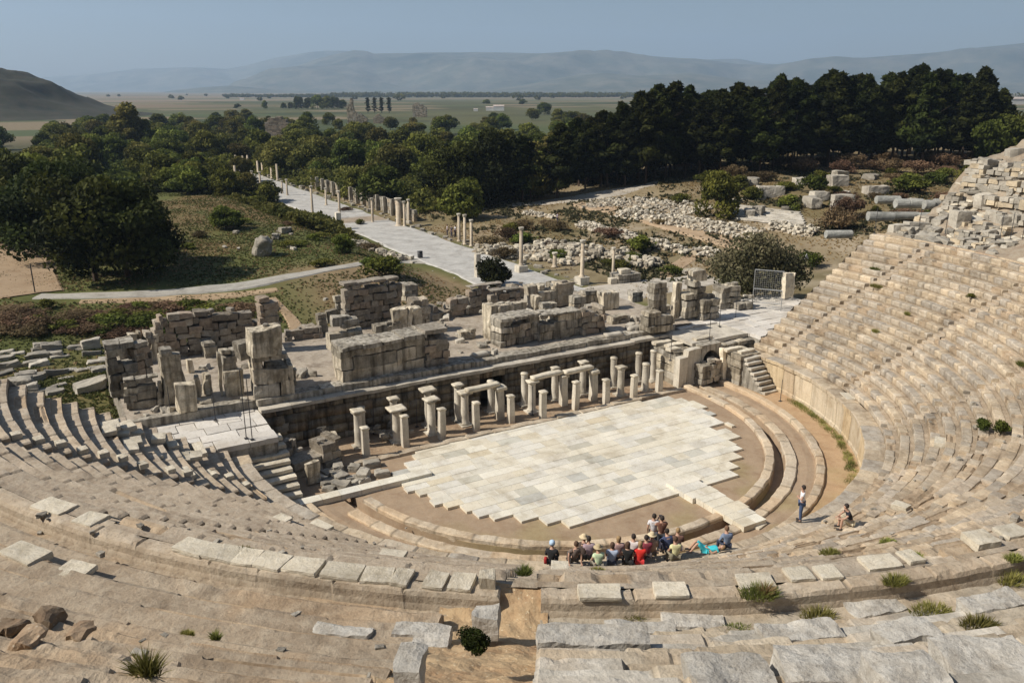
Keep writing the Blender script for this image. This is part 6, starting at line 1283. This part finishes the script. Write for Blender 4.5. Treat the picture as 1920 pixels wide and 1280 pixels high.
# big grey blocks at the bottom right and corner blocks by the gully
M['gblock'] = stone('big_grey_block', (.25, .22, .18), (.43, .40, .35), (.60, .58, .53), bump=1.0, s=1.6, spots=.6)
for k, (x, y, w, d, h, lb) in enumerate([(1112, 1206, 200, .6, .2, 'corner block of the upper row right of the gully'), (1372, 1268, 160, .8, .3, 'grey flat block at the bottom, left of the long whitish one'), (1555, 1262, 180, .9, .36, 'long whitish block at the bottom'), (1705, 1272, 130, .8, .3, 'flat grey block right of the long whitish one'), (1860, 1258, 170, 1.1, .42, 'largest grey block in the bottom right corner'), (1640, 1140, 110, .6, .3, 'grey block with weeds at its right end'), (1500, 1190, 150, .6, .26, 'long grey block behind the bushy bright tuft'), (1300, 1168, 120, .5, .24, 'worn grey block on the right walkway'), (1200, 1180, 130, .5, .2, 'cracked low block right of the gully'), (1860, 1135, 120, .6, .28, 'orange-stained block near the right edge'), (1700, 1190, 120, .6, .25, 'pale rounded block beside the low spreading tuft'), (912, 1178, 44, .5, .4, 'squared block closing the left end of the parapet'), (812, 1205, 70, .4, .06, 'pinkish flat block left of the dark bush'), (766, 1268, 58, .6, .30, 'grey corner block with a black shadow at the bottom'), (640, 1186, 110, .4, .14, 'flat grey flagstone left of the gully'), (790, 1186, 110, .4, .14, 'flat grey flagstone nearest the gully')]):
    p = hit2(x, y); V, F = box(w / pxm(p), d, h + .12, 12, .06, .02, 640 + k, (0, 0, -.10 - h * .62 * (k not in (0, 11, 12, 13))), ns=.30); o = MB().add(V, F, rnd.uniform(.9, 1.08) * (.6 if 'brown crumbling' in lb else 1)).build('stone_block', M['gblock'] if 'brown' not in lb else M['dirt'], None, False, tuple(p), tang(p) + rnd.uniform(-.06, .06)); tag(o, lb, 'stone block')

for k, (x, y, w, h) in enumerate([(96, 1168, 62, .22), (18, 1184, 54, .2), (150, 1190, 40, .12), (60, 1204, 50, .12)]):
    p = hit2(x, y); V, F = box(w / pxm(p), .45, h, 12, .10, .08, 970 + k, (0, 0, -.05), ns=.2); o = MB().add(V, F, .55 + .1 * k).build('earth_clod', M['dirt'], None, False, tuple(p), tang(p)); tag(o, ['dark crumbling lump of earth on the left ledge', 'crumbling lump of earth at the left edge of the picture', 'low brown lump of earth right of the dark crumbling one', 'flat brown lump of earth nearest the camera at the left'][k], 'earth clod', 'lumps of earth on the left ledge')
# ================================================================== people
def skinmesh(name, chains, mat, parent, sub=1):
    """chains: dict name->(pos, radius); edges list"""
    J, E = chains; names = list(J); idx = {n: i for i, n in enumerate(names)}; me = bpy.data.meshes.new(name); me.from_pydata([J[n][0] for n in names], [(idx[a], idx[b]) for a, b in E], [])
    o = bpy.data.objects.new(name, me); COL.objects.link(o); m_ = o.modifiers.new('s', 'SKIN'); m_.use_smooth_shade = True; s = o.modifiers.new('u', 'SUBSURF'); s.levels = sub; s.render_levels = sub
    sk = me.skin_vertices[0].data if me.skin_vertices else None
    if sk is None: return None
    for n in names: r = J[n][1]; sk[idx[n]].radius = (r, r) if not isinstance(r, tuple) else r; sk[idx[n]].use_root = (idx[n] == 0)
    dg = bpy.context.evaluated_depsgraph_get(); res = bpy.data.meshes.new_from_object(o.evaluated_get(dg)); bpy.data.objects.remove(o); res.name = name; res.materials.clear(); res.materials.append(M[mat])
    return link(name, res, parent)
def lerp(a, b, t): return tuple(a[i] * (1 - t) + b[i] * t for i in range(3))
def add_hand(J, E, wr, d, side, key):
    """palm, four fingers and a thumb, slightly curled; d = pointing direction"""
    d = Vector(d).normalized(); w = d.cross(Vector((0, 0, 1)));  w = (w if w.length > .1 else Vector((1, 0, 0))).normalized(); n = w.cross(d).normalized()
    pm = Vector(wr) + d * .07; J[key + 'p'] = (tuple(pm), (.036, .02)); E.append((key + 'w', key + 'p'))
    for q, (o_, L_) in enumerate([(-.028, .062), (-.010, .072), (.010, .068), (.028, .052)]):
        b = pm + w * o_ + d * .025; m_ = b + d * L_ * .5 - n * .006; t = b + d * L_ * .85 - n * .028
        J[f'{key}{q}a'] = (tuple(b), .0095); J[f'{key}{q}b'] = (tuple(m_), .0085); J[f'{key}{q}c'] = (tuple(t), .007); E += [(key + 'p', f'{key}{q}a'), (f'{key}{q}a', f'{key}{q}b'), (f'{key}{q}b', f'{key}{q}c')]
    b = Vector(wr) + d * .03 + w * side * .035; t = b + d * .035 + w * side * .025; J[key + 'ta'] = (tuple(b), .011); J[key + 'tb'] = (tuple(t), .008); E += [(key + 'p', key + 'ta'), (key + 'ta', key + 'tb')]
M['skin'] = plain('skin', (.45, .27, .19), .6, .08); M['sole'] = plain('dark_shoe', (.05, .04, .035), .7, .2); M['white_cloth'] = plain('white_cloth', (.78, .77, .76), .8, .04)
CLO = {}
def cloth(c):
    if c not in CLO: CLO[c] = True; M['c%s' % (c,)] = plain('cloth', c, .85, .14, scale=9)
    return 'c%s' % (c,)
def person(p, face, pose, shirt, legs, hair, label, hat=None, sleeves='short', extra=None, s=1.0, hairlen=0.0, turn=0.0, bare=False, cat='person'):
    P = {}
    if pose == 'stand': P = dict(pel=(0, 0, .95), sp=(0, .0, 1.15), ch=(0, .0, 1.33), nk=(0, .01, 1.48), hd=(0, .02, 1.55), sh=(.185, 0, 1.41), el=(.25, -.02, 1.13), wr=(.22, .10, .90), hip=(.09, 0, .90), kn=(.10, .02, .50), an=(.11, 0, .08), to=(.13, .16, .04), hdir=(0, .3, -1))
    if pose == 'cross': P = dict(pel=(0, 0, .95), sp=(0, .0, 1.15), ch=(0, .0, 1.33), nk=(0, .01, 1.48), hd=(0, .02, 1.55), sh=(.185, 0, 1.41), el=(.25, .04, 1.15), wr=(.04, .20, 1.20), hip=(.09, 0, .90), kn=(.10, .02, .50), an=(.11, 0, .08), to=(.13, .16, .04), hdir=(-1, .1, .1))
    if pose == 'photo': P = dict(pel=(0, 0, .95), sp=(0, .0, 1.15), ch=(0, .0, 1.33), nk=(0, .01, 1.48), hd=(0, .02, 1.55), sh=(.185, 0, 1.41), el=(.27, .14, 1.28), wr=(.10, .26, 1.50), hip=(.09, 0, .90), kn=(.10, .02, .50), an=(.11, 0, .08), to=(.13, .16, .04), hdir=(-.4, .3, .8))
    if pose == 'sit': P = dict(pel=(0, 0, .12), sp=(0, -.01, .32), ch=(0, .03, .50), nk=(0, .07, .65), hd=(0, .10, .72), sh=(.19, .03, .57), el=(.25, .10, .32), wr=(.16, .32, .22), hip=(.10, .02, .12), kn=(.14, .42, .14), an=(.13, .48, -.30), to=(.14, .62, -.35), hdir=(-.3, 1, -.3))
    if pose == 'lean': P = dict(pel=(0, 0, .12), sp=(.02, -.07, .30), ch=(.04, -.10, .48), nk=(.05, -.08, .63), hd=(.06, -.05, .70), sh=(.19, -.09, .56), el=(.26, -.18, .32), wr=(.24, -.26, .06), hip=(.10, .02, .12), kn=(.13, .40, .20), an=(.13, .52, -.22), to=(.14, .66, -.27), hdir=(0, -1, -.1))
    if pose == 'crouch': P = dict(pel=(0, 0, .14), sp=(0, .06, .34), ch=(0, .14, .50), nk=(0, .20, .63), hd=(0, .25, .70), sh=(.19, .14, .56), el=(.24, .30, .38), wr=(.12, .46, .30), hip=(.10, .02, .13), kn=(.15, .38, .32), an=(.14, .40, -.12), to=(.15, .54, -.17), hdir=(-.5, 1, -.2))
    if pose == 'lie': P = dict(pel=(0, 0, .13), sp=(0, -.2, .13), ch=(0, -.38, .14), nk=(0, -.54, .15), hd=(0, -.61, .18), sh=(.19, -.46, .14), el=(.26, -.24, .10), wr=(.10, -.08, .24), hip=(.10, .03, .13), kn=(.11, .36, .46), an=(.12, .62, .08), to=(.12, .78, .06), hdir=(-.6, .6, 0))
    L = lambda v, k: (v[0] * k if abs(k) == 1 else v[0], v[1], v[2]); mir = lambda v, k: (v[0] * k, v[1], v[2])
    e = empty('person', tuple(p), label, 'person', None, rz=face); e.scale = (s, s, s)
    hd = Vector(P['hd']); hv = (hd - Vector(P['nk'])).normalized(); hu = hv if pose == 'lie' else Vector((0, 0, 1)); fw = Vector((math.sin(turn), math.cos(turn), 0)) if pose != 'lie' else Vector((0, 0, 1)); hc = hd + hu * .10
    J = {'pel': (P['pel'], (.145, .10)), 'sp': (P['sp'], (.125, .09)), 'ch': (P['ch'], (.15, .10)), 'nk': (P['nk'], .055), 'h0': (tuple(hd), .062), 'h1': (tuple(hc - hu * .02), (.078, .088)), 'h2': (tuple(hc + hu * .065), (.072, .085))}
    E = [('pel', 'sp'), ('sp', 'ch'), ('ch', 'nk'), ('nk', 'h0'), ('h0', 'h1'), ('h1', 'h2')]
    J['nose'] = (tuple(hc + fw * .092 - hu * .015), .013); E.append(('h1', 'nose')); J['chin'] = (tuple(hd + fw * .065 + hu * .005), .022); E.append(('h0', 'chin'))
    rt = fw.cross(hu)
    for k, sg in (('r', 1), ('l', -1)):
        J['ear' + k] = (tuple(hc + rt * sg * .078 - hu * .01), .014); E.append(('h1', 'ear' + k))
        J['sh' + k] = (mir(P['sh'], sg), .058); J['el' + k] = (mir(P['el'], sg), .042); wr = mir(P['wr'], sg); J[k + 'w'] = (wr, .028); E += [('ch', 'sh' + k), ('sh' + k, 'el' + k), ('el' + k, k + 'w')]
        add_hand(J, E, wr, (P['hdir'][0] * sg, P['hdir'][1], P['hdir'][2]), -sg, k)
        J['hip' + k] = (mir(P['hip'], sg), .09); J['kn' + k] = (mir(P['kn'], sg), .058); cf = lerp(P['kn'], P['an'], .35); J['cf' + k] = (mir(cf, sg), .058); J['an' + k] = (mir(P['an'], sg), .038); J['to' + k] = (mir(P['to'], sg), (.042, .026)); E += [('pel', 'hip' + k), ('hip' + k, 'kn' + k), ('kn' + k, 'cf' + k), ('cf' + k, 'an' + k), ('an' + k, 'to' + k)]
    skinmesh('body', (J, E), 'skin', e, 1)
    g = .018
    sleeve = .55 if sleeves == 'short' else (1.55 if sleeves == 'long' else .12)
    Js = {'ch': (P['ch'], (.18, .135)), 'sp': (P['sp'], (.145, .112)), 'pel': (lerp(P['pel'], P['sp'], -.15), (.165, .125)), 'nk': (lerp(P['ch'], P['nk'], .72), .092)}; Es = [('ch', 'sp'), ('sp', 'pel'), ('ch', 'nk')]
    for k, sg in (('r', 1), ('l', -1)):
        Js['sh' + k] = (mir(P['sh'], sg), .084); Es.append(('ch', 'sh' + k))
        if sleeve <= 1: Js['el' + k] = (mir(lerp(P['sh'], P['el'], sleeve), sg), .066); Es.append(('sh' + k, 'el' + k))
        else: Js['el' + k] = (mir(P['el'], sg), .058); Js['wr' + k] = (mir(lerp(P['el'], P['wr'], .85), sg), .042); Es += [('sh' + k, 'el' + k), ('el' + k, 'wr' + k)]
    skinmesh('shirt', (Js, Es), cloth(shirt), e, 1)
    Jt = {'pel': (P['pel'], (.158, .118))}; Et = []
    for k, sg in (('r', 1), ('l', -1)):
        Jt['hip' + k] = (mir(P['hip'], sg), .105); Jt['kn' + k] = (mir(P['kn'], sg), .076); Et += [('pel', 'hip' + k), ('hip' + k, 'kn' + k)]
        if not bare: Jt['cf' + k] = (mir(lerp(P['kn'], P['an'], .4), sg), .072); Jt['an' + k] = (mir(lerp(P['kn'], P['an'], .92), sg), .06); Et += [('kn' + k, 'cf' + k), ('cf' + k, 'an' + k)]
        V, F = box(.1, .26, .085, 18, 0, .035, c=(0, 0, 0)); an = Vector(mir(P['an'], sg)); to = Vector(mir(P['to'], sg)); mm = MB().add(V, F); so_ = mm.build('shoe', M['sole'], e, True, tuple((an + to) / 2 - Vector((0, .02, .05))))
    skinmesh('shorts' if bare else 'trousers', (Jt, Et), cloth(legs), e, 1)
    V, F = lathe([(.02, .13), (.06, .115), (.09, .07), (.098, .02), (.095, -.03), (.08, -.05 - hairlen * .5)] + ([(.085, -.08 - hairlen), (.05, -.10 - hairlen)] if hairlen else []), 14, rough=.012, seed=int(abs(p[0]) * 10)); V = np.array(V)
    bk = -fw * .018; R_ = Matrix((rt, fw, hu)).transposed() if pose == 'lie' else Matrix.Identity(3); VV = [tuple(hc + bk + R_ @ Vector(v)) for v in V]; MB().add(VV, F).build('hair', M[cloth(hair)], e, True)
    if hat:
        kind, colr = hat
        prof_ = [(.2, .03), (.19, .045), (.105, .06), (.10, .13), (.06, .165), (.01, .17)] if kind == 'brim' else [(.11, -.03), (.118, .05), (.105, .12), (.05, .16), (.01, .165)]
        V, F = lathe(prof_, 16, rough=.008, seed=4); VV = [tuple(hc + Vector(v)) for v in V]; MB().add(VV, F).build('hat' if kind == 'brim' else 'headscarf', M[cloth(colr)], e, True)
    for sg in (1, -1):
        V, F = lathe([(.001, -.008), (.008, 0), (.001, .008)], 6); c = hc + fw * .082 + rt * sg * .03 + hu * .012; MB().add([tuple(c + Vector(v)) for v in V], F).build('eye', M['darkmetal'], e)
    if extra: extra(e)
    return e
def look(p, tgt=(CX, CY)): return math.atan2(tgt[1] - p[1], tgt[0] - p[0]) - math.pi / 2
dk = (.03, .022, .018); br = (.09, .05, .03); bl = (.30, .20, .10); gy = (.25, .23, .21)
ZB = ZP + RH + .02
def S(x, y, z=ZB): return at(x, y, z)
def bag(colr, o, sz): 
    def f(e): V, F = box(*sz, 9, 0, .06, c=o); MB().add(V, F).build('shoulder_bag', M[cloth(colr)], e, True)
    return f
def camera_(e): V, F = box(.13, .07, .08, 0, c=(0, .30, 1.56)); MB().add(V, F).build('camera', M['darkmetal'], e)
PL = [
 (1034, 1056, 'sit', (.012, .012, .014), (.015, .015, .02), dk, 'person in black with a light-blue headscarf sitting apart at the left of the group', dict(hat=('scarf', (.45, .60, .78)), sleeves='long', extra=bag((.35, .02, .02), (-.22, -.08, .02), (.14, .2, .3)))),
 (1076, 1052, 'lean', (.16, .12, .10), (.10, .09, .08), br, 'person in a grey-brown shirt leaning back on both hands', dict()),
 (1093, 1047, 'crouch', (.08, .055, .045), (.07, .06, .05), br, 'person in dark brown wearing a wide straw hat', dict(hat=('brim', (.62, .50, .32)), sleeves='long')),
 (1104, 1046, 'sit', (.40, .30, .34), (.10, .09, .09), dk, 'dark-haired person in a mauve shirt, half hidden behind the man in pale green', dict()),
 (1122, 1064, 'sit', (.58, .70, .46), (.22, .20, .16), br, 'person in a pale green shirt and straw hat seen from the back', dict(hat=('brim', (.45, .36, .22)))),
 (1147, 1058, 'sit', (.36, .42, .54), (.06, .07, .10), br, 'brown-haired person in a light blue shirt next to the pale green shirt', dict(hairlen=.03)),
 (1160, 1046, 'sit', (.42, .28, .26), (.12, .1, .1), bl, 'person in a patterned rosy top between the blue shirt and the black dress', dict(hairlen=.05)),
 (1176, 1057, 'sit', (.012, .012, .012), (.012, .012, .012), br, 'long-haired person in a black dress beside the red shirt', dict(hairlen=.10, sleeves='none')),
 (1187, 1042, 'sit', (.70, .64, .62), (.2, .18, .16), dk, 'dark-haired person in a white shirt behind the black dress', dict()),
 (1199, 1056, 'sit', (.68, .03, .02), (.5, .03, .03), bl, 'person in a bright red shirt with fair hair', dict(hairlen=.04)),
 (1212, 1044, 'sit', (.28, .05, .07), (.1, .08, .08), dk, 'dark-haired person in a maroon shirt right of the bright red shirt', dict()),
 (1222, 1040, 'sit', (.42, .27, .18), (.2, .15, .1), br, 'person in a tan shirt and round straw hat in front of the standing pair', dict(hat=('brim', (.60, .50, .33)))),
 (1223, 1033, 'stand', (.70, .68, .70), (.05, .05, .07), dk, 'standing person in a white shirt, left one of the standing pair', dict()),
 (1238, 1037, 'photo', (.20, .09, .06), (.035, .04, .05), dk, 'standing person in a brown top holding a camera up to the face', dict(extra=camera_)),
 (1254, 1034, 'crouch', (.06, .08, .16), (.05, .05, .08), dk, 'crouching person in dark blue right of the standing pair', dict(sleeves='long')),
 (1266, 1047, 'sit', (.72, .68, .38), (.25, .22, .16), br, 'person in a pale yellow shirt sitting with a slung bag', dict(extra=bag((.20, .18, .12), (-.2, -.1, .02), (.16, .2, .3)))),
 (1270, 1030, 'sit', (.15, .08, .06), (.06, .06, .08), bl, 'person in brown with a dark jacket in front of the yellow shirt', dict(sleeves='long')),
 (1362, 1026, 'sit', (.19, .24, .34), (.03, .04, .07), (.16, .09, .05), 'person in a grey-blue long-sleeved shirt at the right end of the group', dict(sleeves='long'))]
for (x, y, po, sh_, lg, hr, lb, kw) in PL:
    p = S(x, y) if po not in ('stand', 'photo') else at(x, y, ZP + .01); 
    person(p, look(p) + rnd.uniform(-.25, .25), po, sh_, lg, hr, lb, s=1.0 if po in ('stand', 'photo') else 1.03, turn=rnd.uniform(-.4, .4), **kw)
p = S(1322, 1034); person(p, look(p) + math.radians(72), 'lie', (.05, .55, .62), (.05, .50, .58), bl, 'person in turquoise lying on the back with knees raised', sleeves='none', bare=True)
p = at(1500, 977, ZP + .01); person(p, look(p, (-8, -6)), 'cross', (.78, .78, .80), (.05, .08, .16), dk, 'man in a white shirt and jeans standing alone with folded arms', s=1.02)
p = hit2(1594, 984); person(p + Vector((0, 0, .02)), look(p, (-6, -16)), 'crouch', (.012, .012, .02), (.50, .44, .32), dk, 'man in a black shirt and beige shorts sitting alone on the right rows', bare=True)
for k, (x, y, sh_, lb) in enumerate([(1045, 420, (.30, .28, .36), 'distant walker in lilac by the short rubble wall'), (839, 443, (.55, .5, .5), 'distant walker in white on the street by the three columns, left one'), (847, 445, (.05, .05, .06), 'distant walker in black on the street by the three columns'), (854, 444, (.6, .6, .62), 'distant walker in white on the street, nearest the three columns')]):
    p = hit(x, y); person(p, rnd.uniform(0, 6), 'stand', sh_, (.05, .05, .08), dk, lb)
